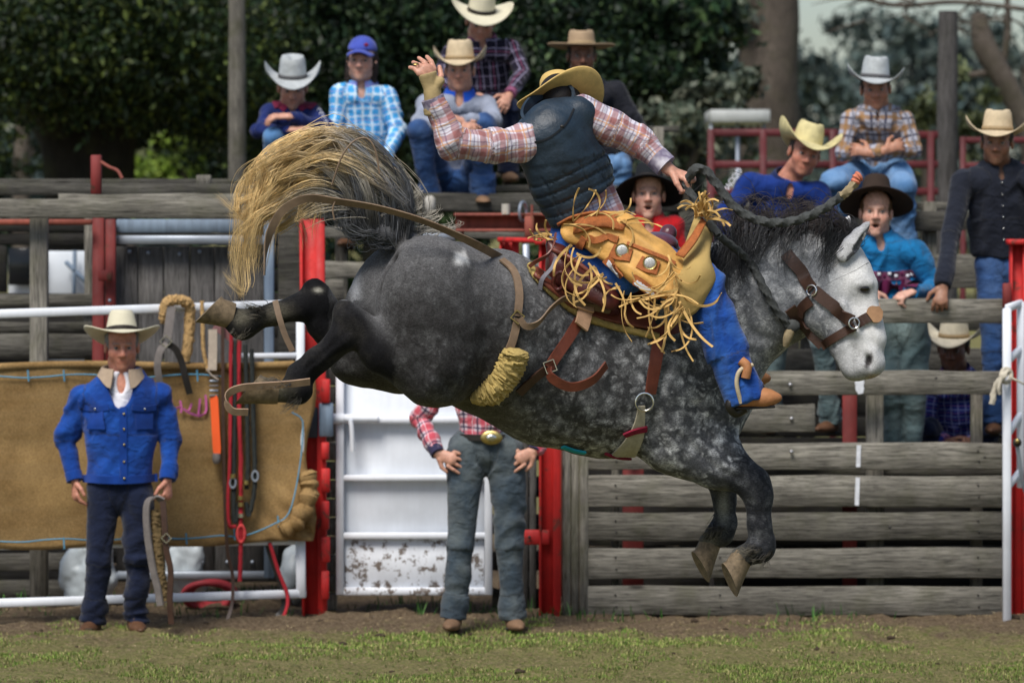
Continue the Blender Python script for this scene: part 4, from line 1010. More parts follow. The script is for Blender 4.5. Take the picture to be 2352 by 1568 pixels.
# legs under the denim
k_n, a_n = rp(1612, 655, -.30), rp(1706, 900, -.34)
h_n = rp(1395, 545, -.16); h_f = rp(1390, 560, .14); k_f = rp(1590, 640, .50); a_f = rp(1680, 850, .62)
for a in ((h_n, k_n, a_n), (h_f, k_f, a_f)): S.cone(r_hp, a[0], .08, .07, .03); S.cone(a[0], a[1], .06, .05, .02); S.cone(a[1], a[2], .05, .035, .02)
V, Q = S.smoothmesh(2); col = np.tile(SK['fair'] * A(1.02, 1.0, 1.0), (len(V), 1)); nz_ = fbm(V * 40, 2)
gl = (np.linalg.norm(V - (r_lw + A(-.004, 0, .03)), axis=1) < .068) | ((V @ A(0, 0, 1) < r_lw[2] + .02) & (np.linalg.norm(V - r_lw, axis=1) < .1))
mk('body', V, Q, SKIN, rider, col=col * (1 + .1 * nz_)[:, None])
S = Sdf(.0062); S.cone(r_lw + A(.004, .01, -.10), r_lw + A(0, 0, -.005), .044, .037, .02, fa=True); S.cone(r_lw, r_lw + A(-.024, -.006, .085), .036, .047, .012, (unit(A(-.45, .85, -.1)), .62), fb=True)
S.cone(r_lw + A(.02, .0, .035), r_lw + A(.035, 0, .05), .02, .02, .01)
garment('glove', S, GLOVE, rider, .003, (30, 20), 3)
mk('ring', *ring(r_lw + A(-.075, -.012, .125), .012, .003, A(1, 0, 0), A(0, 1, .3), 12, 5), BRASS, rider)
S = Sdf(.008); S.ell(r_hd - hfw * .02, A(.094, .108, .120), HA, .01); S.cut(r_hd + hfw * .05, hfw); V, Q = S.smoothmesh(1); mk('hair', V, Q, HAIRM, rider, col=np.tile(A(.012, .009, .008), (len(V), 1)))
# shirt
S = Sdf(.0095); tup = unit(rp(1258, 232, -.18) - r_hp); tsd = unit(r_rs - r_ls); tn = np.cross(tsd, tup)
S.cone(r_hp, r_hp + (r_nk - r_hp) * .5, .16, .15, .03, (tn, .7)); S.cone(r_hp + (r_nk - r_hp) * .5, r_hp + (r_nk - r_hp) * .75, .15, .14, .05, (tn, .66))
S.cone(r_ls, r_rs, .066, .070, .03)
S.chain([r_ls, r_ls * .5 + r_le * .5 + A(0, 0, -.012), r_le], [.076, .062, .056], .05); S.cone(r_le, r_lw - A(-.006, 0, .03), .058, .045, .06, fb=True)
S.chain([r_rs, r_rs * .5 + r_re * .5, r_re], [.09, .082, .074], .03); S.cone(r_re, r_rw + unit(r_re - r_rw) * .035, .070, .050, .03, fb=True)
garment('shirt', S, PL_RID, rider, .011, (15, 7), 21)
for w, d, r0 in ((r_lw - A(.0, 0, .03), unit(r_lw - r_le), .05), (r_rw + unit(r_re - r_rw) * .035, unit(r_rw - r_re), .054)):
    mk('cuff', *tube(np.array([w - d * .06, w - d * .055, w + d * .006, w + d * .008, w - d * .02]), [r0 * .9, r0 * 1.06, r0 * 1.05, r0 * .9, r0 * .6], 16), PL_RID, rider)
# vest (seen from the back): shell over the trunk, yoke, quilted ribs and a stand collar
S = Sdf(.0095)
c0, c1, c2, c3 = rp(1338, 480, -.09), rp(1312, 408, -.10), rp(1284, 330, -.12), rp(1266, 292, -.14)
S.cone(c0, c1, .172, .192, .03, (tn, .70)); S.cone(c1, c2, .192, .186, .03, (tn, .68)); S.cone(c2, c3, .17, .105, .05, (tn, .72))
S.cone(rp(1210, 318, -.20), rp(1334, 264, -.12), .074, .080, .05); S.cone(rp(1266, 320, -.17), rp(1284, 370, -.14), .12, .13, .06)
S.cut(rp(1352, 470, -.1), unit(A(.67, .0, -.74)), box=(c0 - .4, c0 + .4)) 
S.cut(rp(1272, 525, -.1), unit(A(-.05, 0, -1)), box=(c0 - .4, c0 + .4))
for sh, e in ((r_ls, r_le), (r_rs, r_re)): d = unit(e - sh); S.cone(sh + d * .085 - tup * .02, sh + d * .3, .085, .12, .015, sub=True)
V, Q = S.smoothmesh(3); N = vnormals(V, Q); t = (V - r_hp) @ tup; u = (V - r_hp) @ tsd
rib = np.abs(((t * 1. + .12 * u * u * 3 + .04 * u) / .052) % 1 - .5) * 2; rb = (t < .34) & (t > .02)
V = V + N * (np.where(rb, -.009 * sm(.72, 1, rib) - .006 * sm(.86, 1, np.abs(((u + .1 * t) / .085) % 1 - .5) * 2), 0) + .0045 * fbm(V * 13, 4) + .004 * (t > .345 - .25 * u))[:, None]

vest = mk('vest', V, Q, VEST, rider); VB = BVHTree.FromPolygons([tuple(v) for v in V], [tuple(int(i) for i in q) for q in Q])
cc_ = rp(1263, 250, -.13); e1_ = unit(tsd) * .138; e2 = A(-.02, .11, .070); th_ = np.linspace(0, 2 * math.pi, 41)
lp = np.array([cc_ + math.cos(t_) * e1_ + math.sin(t_) * e2 for t_ in th_]); mk('vest_collar', *ribbon(lp, .062, .014, unit(tup * .8 + A(-.1, -.1, .3))), VEST, vest)
ds = np.array([[cc_ - tup * .012 + r_q * (math.cos(t_) * e1_ + math.sin(t_) * e2) * .97 + A(0, 0, -.03 * (1 - r_q)) for t_ in th_] for r_q in (.05, .4, .75, 1.)]); sheet(ds, .006, 'collar_lining', mat('black_lining', lambda k: plain(k, (.006, .006, .007), .95)), vest)  # black disc closes the collar opening so its inside looks dark
SEAM = mat('seam_shadow', lambda k: plain(k, (.010, .013, .017), .8))  # thin dark strip laid along the yoke seam
for pts in ([(1187, 329), (1225, 327), (1258, 318), (1285, 299), (1303, 280), (1318, 250)],): mk('seam', *patch(VB, pts, HY, .008, .004, .002, 26), SEAM, vest)
for x, y in ((1200, 332), (1291, 291)):
    q, n = onmesh(VB, x, y, .002, HY); mk('lace_hole', *ball(q, (.011, .005, .008), 8, 6), LEATHER_DK, vest)
# hat, tipped away so that the underside of the brim shows
HRID = mat('golden_straw', lambda k: straw(k, (.66, .46, .16)))
hat(rider, rp(1290, 231, .05), unit(A(-.20, .50, .82)), unit(A(.55, .80, .0)), HRID, BANDT, rx=.20, ry=.205, lift=.045, droop=.02, H=.125, cr=(.085, .1), curl=.03, sc=1.0)
# jeans
JR = mat('bright_blue_denim', lambda k: cloth(k, (.010, .062, .30), .9, .45, 1., (.05, .16, .46)))
S = Sdf(.0095); S.cone(rp(1330, 545, -.06), rp(1400, 545, 0.), .135, .14, .05)
for a, kk in (((h_n, k_n, a_n), 1), ((h_f, k_f, a_f), .9)):
    S.cone(a[0], a[1], .105, .092, .04); d = unit(a[2] - a[1]); S.cone(a[1], a[1] * .4 + a[2] * .6, .100 * kk, .094 * kk, .03); S.cone(a[1] * .4 + a[2] * .6, a[2] + d * .05, .088 * kk, .092 * kk, .03, fb=True)
S.cone(rp(1310, 572, -.16), rp(1440, 632, -.26), .075, .085, .05)
garment('jeans', S, JR, rider, .008, (9, 7), 33)
# boots
RB = mat('ochre_suede_boot', lambda k: LEATHER(k, (.40, .17, .065), .7))
for i, (hl, toe, an, up_) in enumerate(((rp(1712, 915, -.36), rp(1790, 913, -.36), a_n, .0), (rp(1690, 870, .62), rp(1765, 868, .62), a_f, 0.))):
    fd = unit(toe - hl); S = Sdf(.0075); S.cone(an - A(0, 0, -.08), hl + A(0, 0, .03), .056, .05, .02); S.cone(hl - fd * .01, hl + fd * .09, .048, .044, .03, (A(0, 0, 1), .9)); S.cone(hl + fd * .08, toe - fd * .01, .044, .022, .04, (A(0, 0, 1), .75)); S.cut(hl - A(0, 0, .036), A(0, 0, -1))
    V, Q = S.smoothmesh(2); b_ = mk('boot', V, Q, RB, rider); mk('sole', *beam(hl - fd * .045 - A(0, 0, .042), toe - fd * .02 - A(0, 0, .038), .012, .07, A(0, 0, 1), .004), LEATHER_DK, b_)
SPUR = rp(1688, 905, -.36); mk('spur', *ring(SPUR, .035, .005, A(1, 0, -.4), A(0, 1, 0), 14, 6), CHROME, rider)
mk('spur_strap', *tube(bez([rp(1728, 838, -.40), rp(1700, 850, -.44), rp(1692, 880, -.44), rp(1702, 925, -.42)], 14), .010, 8), mat('pale_leather', lambda k: LEATHER(k, (.55, .45, .30), .7)), rider)
mk('spur_leather', *tube(bez([rp(1702, 828, -.42), rp(1716, 842, -.43), rp(1712, 868, -.43)], 10), .022, 8), RB, rider)
# chaps
CHAP = mat('golden_chap_leather', lambda k: plain(k, (.62, .34, .09), .55, .35, 16., .5)); SUEDE = mat('tan_suede', lambda k: plain(k, (.40, .28, .10), .95, .15, 12., .3)); TOOL = mat('tooled_orange_leather', lambda k: plain(k, (.42, .13, .035), .5, .35, 60., .9)); SILV = CHROME
chaps = thing('chaps', rp(1450, 760, -.3), 'fringed golden leather chaps with tooled belt and silver conchos worn by the rider', 'chaps')
PN = unit(A(.15, -.9, .35)); S = Sdf(.0085); S.cone(rp(1318, 532, -.24), rp(1430, 538, -.30), .066, .088, .04, (PN, .55)); S.cone(rp(1400, 548, -.29), rp(1500, 608, -.36), .098, .104, .04, (PN, .42)); S.cone(rp(1490, 600, -.36), rp(1552, 650, -.39), .10, .078, .04, (PN, .42))
V, Q = S.smoothmesh(2); V = V + vnormals(V, Q) * (.010 * (1 - 2 * np.abs(fbm(np.stack([V[:, 0] * 7 + V[:, 2] * 9, V[:, 1] * 3, V[:, 2] * 3], 1), 6))))[:, None]
mk('leg_panel', V, Q, CHAP, chaps); CB = BVHTree.FromPolygons([tuple(v) for v in V], [tuple(int(i) for i in q) for q in Q])
def loft(curves, nu=14, nv=18):
    cs = [bez(c, nv) for c in curves]; return np.array([[bez([c[k] for c in cs], nu)[i] for k in range(nv)] for i in range(nu)])
fl = loft([[rp(1598, 490, -.10), rp(1560, 600, -.34), rp(1535, 665, -.42), rp(1560, 740, -.42)], [rp(1628, 510, -.12), rp(1595, 610, -.42), rp(1590, 680, -.44), rp(1600, 715, -.42)], [rp(1640, 520, -.05), rp(1628, 590, -.36), rp(1640, 640, -.40), rp(1632, 665, -.38)], [rp(1632, 520, .06), rp(1622, 580, -.16), rp(1640, 630, -.26), rp(1625, 640, -.26)]])
sheet(fl, .008, 'suede_flap', SUEDE, chaps)
sheet(loft([[rp(1552, 585, -.40), rp(1585, 545, -.36), rp(1612, 500, -.24)], [rp(1570, 592, -.43), rp(1600, 553, -.40), rp(1622, 512, -.27)]], 5, 12), .008, 'edge_binding', TOOL, chaps)
def chapstrip(pts, w, mt, name, off=.008, n=18): return mk(name, *patch(CB, pts, HY, w, .007, off, n), mt, chaps)
sheet(loft([[onmesh(CB, 1288, 548, .012, HY)[0], onmesh(CB, 1330, 535, .014, HY)[0], onmesh(CB, 1380, 524, .016, HY)[0], onmesh(CB, 1432, 528, .014, HY)[0]], [onmesh(CB, 1282, 530, .012, HY)[0], onmesh(CB, 1320, 510, .014, HY)[0], onmesh(CB, 1375, 500, .012, HY)[0], rp(1440, 512, -.33)], [rp(1280, 515, -.26), rp(1318, 496, -.30), rp(1372, 486, -.31), rp(1438, 498, -.30)]], 8, 22), .010, 'tooled_belt', TOOL, chaps)
chapstrip([(1300, 565), (1320, 570), (1338, 560), (1345, 545)], .035, TOOL, 'scroll_overlay', .010)
chapstrip([(1352, 545), (1372, 552), (1395, 546), (1420, 552)], .03, TOOL, 'scroll_overlay', .010)
for x, y in ((1430, 578), (1492, 606)): 
    chapstrip([(x - 24, y - 4), (x - 4, y + 6), (x + 20, y + 10)], .06, TOOL, 'scroll_overlay', .009)
    q, n = onmesh(CB, x, y, .018, HY); cn = mk('concho', *ball(q, (.026, .005, .026), 16, 8), mat('dull_silver', lambda k: plain(k, (.62, .62, .60), .45, .35, 60., .5, .5, .8)), chaps); mk('concho_rim', *ring(q, .028, .004, A(1, 0, 0), A(0, 0, 1), 18, 5), BRASS, cn)
for x0, y0, x1, y1 in ((1400, 600, 1426, 628), (1462, 646, 1500, 672)):
    chapstrip([(x0 - 6, y0 - 6), ((x0 + x1) / 2, (y0 + y1) / 2 - 2), (x1 + 6, y1 + 6)], .045, TOOL, 'diamond_overlay', .010); mk('silver_inlay', *patch(CB, [(x0, y0), ((x0 + x1) / 2, (y0 + y1) / 2), (x1, y1)], HY, .022, .005, .017), WHITEP, chaps)
chapstrip([(1340, 585), (1395, 626), (1455, 668), (1515, 680)], .016, TOOL, 'edge_binding', .008, 24)
chapstrip([(1440, 560), (1480, 575), (1520, 590), (1550, 606)], .016, TOOL, 'edge_binding', .008, 20)
# fringe: flat thongs that stream off the chap edges
FR = mat('pale_fringe_leather', lambda k: plain(k, (.60, .38, .13), .75, .3, 9., .2)); R = random.Random(9)
edges = [([(1310, 560), (1345, 598), (1395, 636), (1460, 682), (1520, 690), (1560, 705)], 32, -.42, 1.0, 1.75), ([(1536, 585), (1552, 630), (1560, 690), (1580, 715)], 22, -.46, 1.0, 1.8), ([(1598, 500), (1612, 494), (1626, 504)], 24, -.26, .5, -1.2), ([(1290, 522), (1330, 502), (1400, 496), (1450, 515)], 12, -.36, .75, -.3), ([(1245, 548), (1260, 536), (1275, 552)], 8, -.27, .45, 3.0)]
for pts, cnt, dy, ls, dirn in edges:
    q = bez([(a, b, 0) for a, b in pts], 60)
    for i in range(cnt):
        a = q[min(59, int((i + R.random()) / cnt * 60))]; L = R.uniform(55, 140) * ls; an = R.gauss(dirn, .6); x0, y0 = a[0] + R.gauss(0, 2), a[1] + R.gauss(0, 2); d0 = dy + R.gauss(0, .02); b0 = R.choice([-1, 1]) * R.uniform(.1, .75); pp = [rp(x0, y0, d0)]
        for k in range(1, 6):
            an += b0 * .6 * (k / 3); x0 += math.cos(an) * L / 5; y0 += math.sin(an) * L / 5; d0 += R.uniform(-.035, .012); pp.append(rp(x0, y0, d0))
        p = bez(pp, 14); w0 = unit(A(R.gauss(0, .7), R.gauss(0, .35), R.gauss(0, .7))); w1 = unit(w0 + A(R.gauss(0, .8), R.gauss(0, .5), R.gauss(0, .8))); wd = np.array([unit(w0 * (1 - s_) + w1 * s_) for s_ in np.linspace(0, 1, 14)])
        mk('fringe', *ribbon(p, np.linspace(1, .8, 14) * R.uniform(.008, .013), .0024, wd), FR, chaps)
# ---------------------------------------------------------------- tack
BRN = mat('brown_bridle_leather', lambda k: LEATHER(k, (.055, .026, .016), .45)); CHEST = mat('chestnut_leather', lambda k: LEATHER(k, (.17, .045, .026), .42)); MARO = mat('oxblood_leather', lambda k: LEATHER(k, (.085, .018, .014), .35))
STRAPL = mat('dusty_strap_leather', lambda k: LEATHER(k, (.20, .135, .085), .65)); PALEL = mat('pale_latigo', lambda k: LEATHER(k, (.58, .36, .22), .6)); ORL = mat('orange_rigging_leather', lambda k: LEATHER(k, (.34, .09, .03), .5))
FLEECE = mat('golden_fleece', lambda k: plain(k, (.50, .37, .13), .98, .3, 60., 1.))
def fl_fleece(name, pts, r, parent, n=26, amp=.35, mt=None):
    n2 = n * 3; p_ = bez(pts, n2); r_ = np.interp(np.linspace(0, 1, n2), np.linspace(0, 1, len(np.atleast_1d(r))), np.atleast_1d(r)) if np.ndim(r) else r; V, Fs = tube(p_, r_, 24); V = V + (V - np.repeat(p_, 24, 0)) * (.55 * amp * fbm(V * 130, 5))[:, None]; return mk(name, V, Fs, mt or FLEECE, parent)
# halter
ha = thing('halter', h(1900, 860, -.1), 'dark brown leather halter with steel rings and tan nosepiece on the horse', 'halter')
def hs_(nm, pts, w, mt=BRN, n=22, off=.012, par=None): (v, f), p, nn = strap_on(pts, w, .010, n, off); return mk(nm, v, f, mt, par or ha)
for k in range(1): hs_('crown_strap', [(1804, 582), (1826, 608), (1848, 636), (1868, 664)], .058)
hs_('cheek_strap', [(1872, 668), (1900, 692), (1930, 716), (1958, 738)], .056); hs_('throat_strap', [(1864, 690), (1848, 706), (1838, 722)], .05); hs_('jaw_strap', [(1814, 706), (1840, 738), (1866, 768), (1890, 792)], .054)
hs_('chin_strap', [(1886, 796), (1912, 780), (1940, 762), (1962, 750)], .038); hs_('nose_band', [(1966, 744), (1984, 734), (2000, 726)], .045); hs_('nose_pad', [(1996, 730), (2004, 725), (2011, 719), (2016, 712)], np.array([.05, .06, .07, .078, .08, .08, .078, .07, .06, .05, .04, .03]), mat('tan_nose_leather', lambda k: LEATHER(k, (.36, .20, .10), .8)), 12, .018)
for x, y in ((1868, 668), (1960, 742)): q, n = onhorse(x, y, .02); t1 = unit(np.cross(n, A(0, 0, 1))); mk('ring', *ring(q, .024, .004, t1, np.cross(t1, n), 18, 7), CHROME, ha)
# rein: braided rope from halter over the neck to the hand and its flying tail
DROPE = mat('grey_braided_rope', lambda k: plain(k, (.075, .08, .078), .95, .45, 70., .9)); JUTE = mat('frayed_jute', lambda k: plain(k, (.34, .27, .16), .95, .3, 60., .8))
rn = thing('rope_rein', h(1720, 640, -.2), 'thick grey braided rope rein from the halter through the hand of the rider', 'rope')
def rope(nm, pts, r, mt=DROPE, n=70): p = bez(pts, n); return mk(nm, *tube(p, r, 12, True, 95., 3, .22), mt, rn)
rope('tail', [h(1575, 425, -.12), h(1592, 392, -.16), h(1618, 390, -.16), h(1648, 425, -.16), h(1690, 478, -.17), h(1750, 508, -.18), h(1820, 508, -.18), h(1890, 480, -.18), h(1932, 450, -.18)], .0195, n=110)
mk('frayed_end', *tube(bez([h(1930, 451, -.18), h(1950, 436, -.18), h(1966, 418, -.18)], 12), [.019, .020, .018, .019, .017, .019, .018, .017, .018, .019, .020, .016], 10, True, 80., 3, .25), JUTE, rn)
mk('whipping', *tube(bez([h(1964, 420, -.18), h(1970, 408, -.18), h(1978, 402, -.18)], 8), [.02, .024, .02, .026, .022, .027, .024, .015], 9), mat('coral_twine', lambda k: plain(k, (.62, .20, .12), .9, .4, 50., .6)), rn)
rope('lower_rein', [h(1572, 425, -.12), h(1590, 450, -.14), h(1615, 490, -.16), h(1650, 540, -.19)], .017, n=30)
p = [h(1650, 540, -.19)] + [onhorse(x, y, .03)[0] for x, y in ((1720, 600), (1752, 655), (1778, 700), (1806, 738))]; rope('neck_rein', p, .017, n=60)
q, n = onhorse(1812, 742, .03); mk('knot', *ball(q, (.038, .03, .032), 12, 8), DROPE, rn); mk('knot_tassel', *tube(bez([q, q + A(-.02, -.01, -.05), q + A(-.03, 0, -.09)], 6), [.02, .022, .022, .02, .016, .012], 8), JUTE, rn)
# saddle
sd = thing('saddle', h(1390, 740, -.2), 'oxblood leather bronc saddle with deep cantle strapped on the horse', 'saddle')
sk = []
for pts in ([(1222, 622), (1275, 640), (1330, 668), (1400, 690), (1500, 690)], [(1218, 640), (1262, 668), (1318, 700), (1395, 722), (1500, 735)], [(1240, 660), (1285, 700), (1335, 728), (1400, 748), (1500, 765)]):
    sk.append([onhorse(x, y, .030)[0] for x, y in pts])
sheet(loft(sk, 10, 24), .016, 'skirt', CHEST, sd)
fl = [onhorse(x, y, .018)[0] for x, y in ((1212, 612), (1226, 640), (1262, 676), (1310, 716), (1370, 744), (1450, 764), (1510, 775))]; fl_fleece('fleece_lining', fl, .016, sd, 40)
S = Sdf(.010); bk_ = lambda x, y, d: h(x, y, d)
S.cone(bk_(1262, 560, -.24), bk_(1290, 610, -.28), .018, .03, .02); S.cone(bk_(1282, 585, -.22), bk_(1300, 600, .12), .05, .05, .04)
S.cone(bk_(1290, 612, -.27), bk_(1395, 680, -.32), .052, .040, .03, (unit(A(.3, -.9, .3)), .4)); S.cone(bk_(1300, 640, -.27), bk_(1400, 690, -.31), .05, .04, .03, (unit(A(.3, -.9, .3)), .45)); S.cone(bk_(1320, 620, -.06), bk_(1480, 640, .0), .13, .12, .06)
V, Q = S.smoothmesh(2); mk('seat', V, Q, MARO, sd); SB_ = BVHTree.FromPolygons([tuple(v) for v in V], [tuple(int(i) for i in q) for q in Q])
mk('seat_roll', *tube(bez([bk_(1268, 572, -.28), bk_(1310, 592, -.33), bk_(1360, 630, -.35), bk_(1400, 668, -.36)], 20), .011, 8), CHEST, sd)
S = Sdf(.010); S.ell(bk_(1515, 562, -.16), (.085, .15, .055), None, .03); S.cone(bk_(1500, 600, -.05), bk_(1560, 640, .05), .12, .12, .06); S.ell(bk_(1535, 535, .02), (.04, .05, .04), None, .03); V, Q = S.smoothmesh(2); mk('swell', V, Q, mat('plum_leather', lambda k: LEATHER(k, (.10, .035, .05), .3)), sd)
mk('cantle_strap', *ribbon(bez([bk_(1216, 612, -.36), bk_(1232, 600, -.38), bk_(1258, 585, -.38), bk_(1272, 560, -.36), bk_(1276, 535, -.34)], 20), .018, .006, A(.3, -.4, .8)), CHEST, sd)
mk('saddle_string', *ribbon(bez([bk_(1278, 590, -.36), bk_(1268, 615, -.38), bk_(1246, 640, -.38), bk_(1240, 665, -.36)], 16), .02, .005, A(.8, -.3, .3)), mat('grey_leather', lambda k: LEATHER(k, (.20, .19, .22), .4)), sd)
mk('keeper', *ring(bk_(1284, 645, -.37), .042, .010, A(.75, 0, -.3), A(.25, -.3, .8), 18, 8, .6), MARO, sd)
def on2(x, y, off=.03): return onhorse(x, y, off)[0]
mk('rigging_plate', *ribbon(bez([on2(1302, 676, .048), on2(1330, 690, .050), on2(1362, 698, .048)], 10), .075, .010, A(.3, -.2, .9)), ORL, sd); mk('rigging_plate', *ribbon(bez([on2(1372, 690, .06), on2(1392, 705, .06), on2(1400, 735, .05)], 8), .05, .010, A(.9, 0, .3)), MARO, sd)
hs_('latigo_wrap', [(1304, 706), (1330, 716), (1352, 720)], .062, PALEL, 12, .052, sd); hs_('latigo_wrap', [(1336, 712), (1330, 735), (1322, 756)], .072, PALEL, 12, .040, sd)
hs_('rear_latigo', [(1325, 740), (1305, 772), (1280, 808), (1257, 842)], .05, CHEST, 20, .016, sd); q, n = onhorse(1256, 838, .03); mk('buckle', *ring(q, .034, .005, A(.9, 0, -.45), A(.35, 0, .8), 4, 6), CHROME, sd)
tl = bez([on2(1252, 840, .03), on2(1262, 862, .05), on2(1300, 878, .06), on2(1345, 872, .055), on2(1386, 838, .035)], 30); mk('latigo_tail', *ribbon(tl, .042, .008, unit(A(.05, -.35, .95))), CHEST, sd); hs_('rear_cinch', [(1254, 845), (1235, 858), (1215, 876), (1190, 900)], .04, BRN, 14, .012, sd)
hs_('front_latigo', [(1515, 760), (1508, 800), (1498, 850), (1488, 902)], .058, CHEST, 20, .018, sd); hs_('front_latigo', [(1480, 745), (1500, 760), (1530, 762), (1556, 752)], .045, CHEST, 12, .02, sd)
q, n = onhorse(1474, 918, .03); mk('cinch_ring', *ring(q, .040, .005, A(.9, 0, .3), A(-.3, 0, .95), 20, 7), CHROME, sd)
CORDM = mat('cream_mohair', lambda k: plain(k, (.42, .38, .28), .95, .25, 40., .6)); WINE = mat('wine_mohair', lambda k: plain(k, (.22, .012, .035), .9, .3, 40., .5))
for k in range(9):
    x = 1455 + 3.4 * k; hs_('cinch_cord', [(1470 + 1.2 * k - 4, 930), (1460 + k * 1.8, 965), (1440 + 4.2 * k, 1005), (1405 + 6.5 * k, 1042)], .013, CORDM, 14, .012, sd)
hs_('cinch_band', [(1432, 992), (1455, 984), (1480, 980)], .028, WINE, 10, .02, sd); hs_('cinch_edge', [(1390, 1034), (1420, 1044), (1448, 1046)], .012, WINE, 10, .016, sd); hs_('blanket_edge', [(1292, 1020), (1320, 1030), (1345, 1034)], .022, mat('turquoise_wool', lambda k: plain(k, (.02, .33, .40), .9, .3, 40.)), 10, .012, sd)
mk('stirrup', *tube(bez([h(1690, 905, -.36), h(1676, 930, -.38), h(1690, 948, -.36), h(1712, 936, -.36)], 16), .022, 8), LEATHER_DK, sd); hs_('stirrup_leather', [(1640, 690), (1655, 760), (1668, 830), (1680, 905)], .05, BRN, 16, .02, sd)
# flank strap
fs = thing('flank_strap', h(1150, 900, -.3), 'worn leather flank strap with golden sheepskin pad round the loins of the horse', 'strap')
def fs_(nm, pts, w, mt=STRAPL, n=22, off=.012): (v, f), p, nn = strap_on(pts, w, .008, n, off); return mk(nm, v, f, mt, fs)
fs_('strap', [(1150, 600), (1176, 622), (1188, 655), (1190, 690), (1186, 726)], .036); fs_('strap', [(1186, 730), (1182, 755), (1174, 785), (1165, 805)], .036)
q, n = onhorse(1184, 728, .02); mk('buckle', *ring(q, .030, .0045, A(1, 0, .1), A(-.1, 0, 1), 4, 6), BRASS, fs)
mk('loose_end', *ribbon(bez([on2(1186, 730, .03), on2(1200, 748, .05), on2(1222, 742, .06), on2(1250, 712, .06), on2(1280, 698, .06), on2(1310, 716, .06), on2(1340, 720, .055), on2(1395, 726, .055)], 40), .030, .006, unit(A(.35, -.3, .85))), STRAPL, fs)
fl_fleece('sheepskin', [onhorse(x, y, .025)[0] for x, y in ((1180, 798), (1174, 825), (1155, 862), (1125, 890), (1078, 908))], [.030, .052] + [.060] * 18 + [.056, .05, .044, .036, .026, .016], fs, 26, .4)
ft_ = bez([h(1150, 592, -.30), h(1090, 560, -.52), h(1020, 527, -.62), h(950, 500, -.66), h(860, 476, -.68), h(770, 462, -.68), h(715, 455, -.68), h(675, 466, -.67), h(642, 492, -.66), h(620, 535, -.65), h(610, 580, -.64), h(607, 632, -.64)], 60)
wv_ = np.array([unit(A(.0, -.55 - .35 * math.sin(i / 9), .75)) for i in range(60)]); mk('flying_end', *ribbon(ft_, .036, .006, wv_), STRAPL, fs)
mk('thin_thong', *tube(bez([h(762, 425, -.64), h(785, 360, -.66), h(812, 325, -.66), h(842, 318, -.66), h(862, 345, -.66), h(872, 400, -.66)], 24), .0045, 6), STRAPL, fs); mk('thin_thong', *tube(bez([h(770, 462, -.68), h(764, 480, -.68), h(768, 505, -.68)], 8), .004, 6), STRAPL, fs)
hk = thing('hobble_strap', h(620, 930, -.65), 'pale leather strap flicking across the near hind hoof', 'strap'); mk('strap', *ribbon(bez([h(712, 876, -.70), h(660, 882, -.72), h(600, 886, -.72), h(555, 890, -.72), h(527, 902, -.71), h(521, 925, -.70), h(535, 944, -.69), h(570, 946, -.68)], 30), .034, .007, unit(A(.1, -.5, .85))), mat('pale_strap', lambda k: LEATHER(k, (.36, .24, .16), .7)), hk)
hk2 = thing('hobble_strap', h(650, 800, -.4), 'dusty leather strap dangling from the far hind cannon', 'strap'); mk('strap', *ribbon(bez([h(632, 690, -.42), h(642, 730, -.44), h(655, 770, -.44), h(672, 806, -.43)], 16), .026, .006, A(1, 0, .2)), STRAPL, hk2)
# ---------------------------------------------------------------- spectators
def band2(k, base, **kw): return plaid(k, base, **kw)
NAVY = mat('navy_knit', lambda k: cloth(k, (.010, .022, .12), .9, .35)); MAGENTA = mat('maroon_yoke', lambda k: cloth(k, (.17, .012, .045), .9, .25))
PL_AQUA = mat('aqua_plaid', lambda k: plaid(k, (.07, .38, .74), [(0, .055, 0., .12, (.62, .74, .86), .8), (1, .055, 0., .14, (.62, .76, .88), .85), (1, .055, .5, .05, (.02, .20, .62), .8), (0, .11, .5, .03, (.45, .25, .55), .5)]))
GREYK = mat('grey_fleece', lambda k: cloth(k, (.27, .30, .38), .95, .2)); ROYAL = mat('royal_collar', lambda k: cloth(k, (.01, .08, .5), .9, .2))
PL_BLK = mat('black_plaid', lambda k: plaid(k, (.012, .010, .022), [(0, .07, 0., .03, (.42, .36, .52), .7), (1, .05, 0., .06, (.40, .36, .52), .75), (1, .1, .5, .03, (.35, .1, .2), .7)]))
BLKJ = mat('black_jacket', lambda k: cloth(k, (.010, .011, .017), .7, .3)); REDS = mat('red_shirt', lambda k: cloth(k, (.55, .012, .018), .9, .3))
COBALT = mat('cobalt_shirt', lambda k: cloth(k, (.007, .03, .18), .9, .4)); COBD = mat('dark_cobalt', lambda k: cloth(k, (.006, .015, .07), .9, .3))
PL_BRN = mat('brown_plaid', lambda k: plaid(k, (.40, .40, .46), [(0, .12, 0., .15, (.32, .17, .06), .8), (1, .075, 0., .14, (.32, .17, .06), .8), (1, .075, .5, .09, (.012, .016, .05), .9), (0, .12, .5, .06, (.012, .016, .05), .85), (1, .075, .5, .02, (.55, .55, .6), .8)]))
TEAL = mat('teal_shirt', lambda k: cloth(k, (.008, .15, .36), .9, .3)); PLUM = mat('plum_cloth', lambda k: cloth(k, (.10, .008, .05), .9, .3))
CHARC = mat('charcoal_shirt', lambda k: cloth(k, (.012, .015, .026), .85, .3))
PL_BLU = mat('blue_check', lambda k: plaid(k, (.012, .025, .20), [(0, .045, 0., .07, (.30, .34, .6), .7), (1, .045, 0., .07, (.30, .34, .6), .7), (0, .045, .5, .03, (.5, .2, .2), .6)]))
SP = 'person'
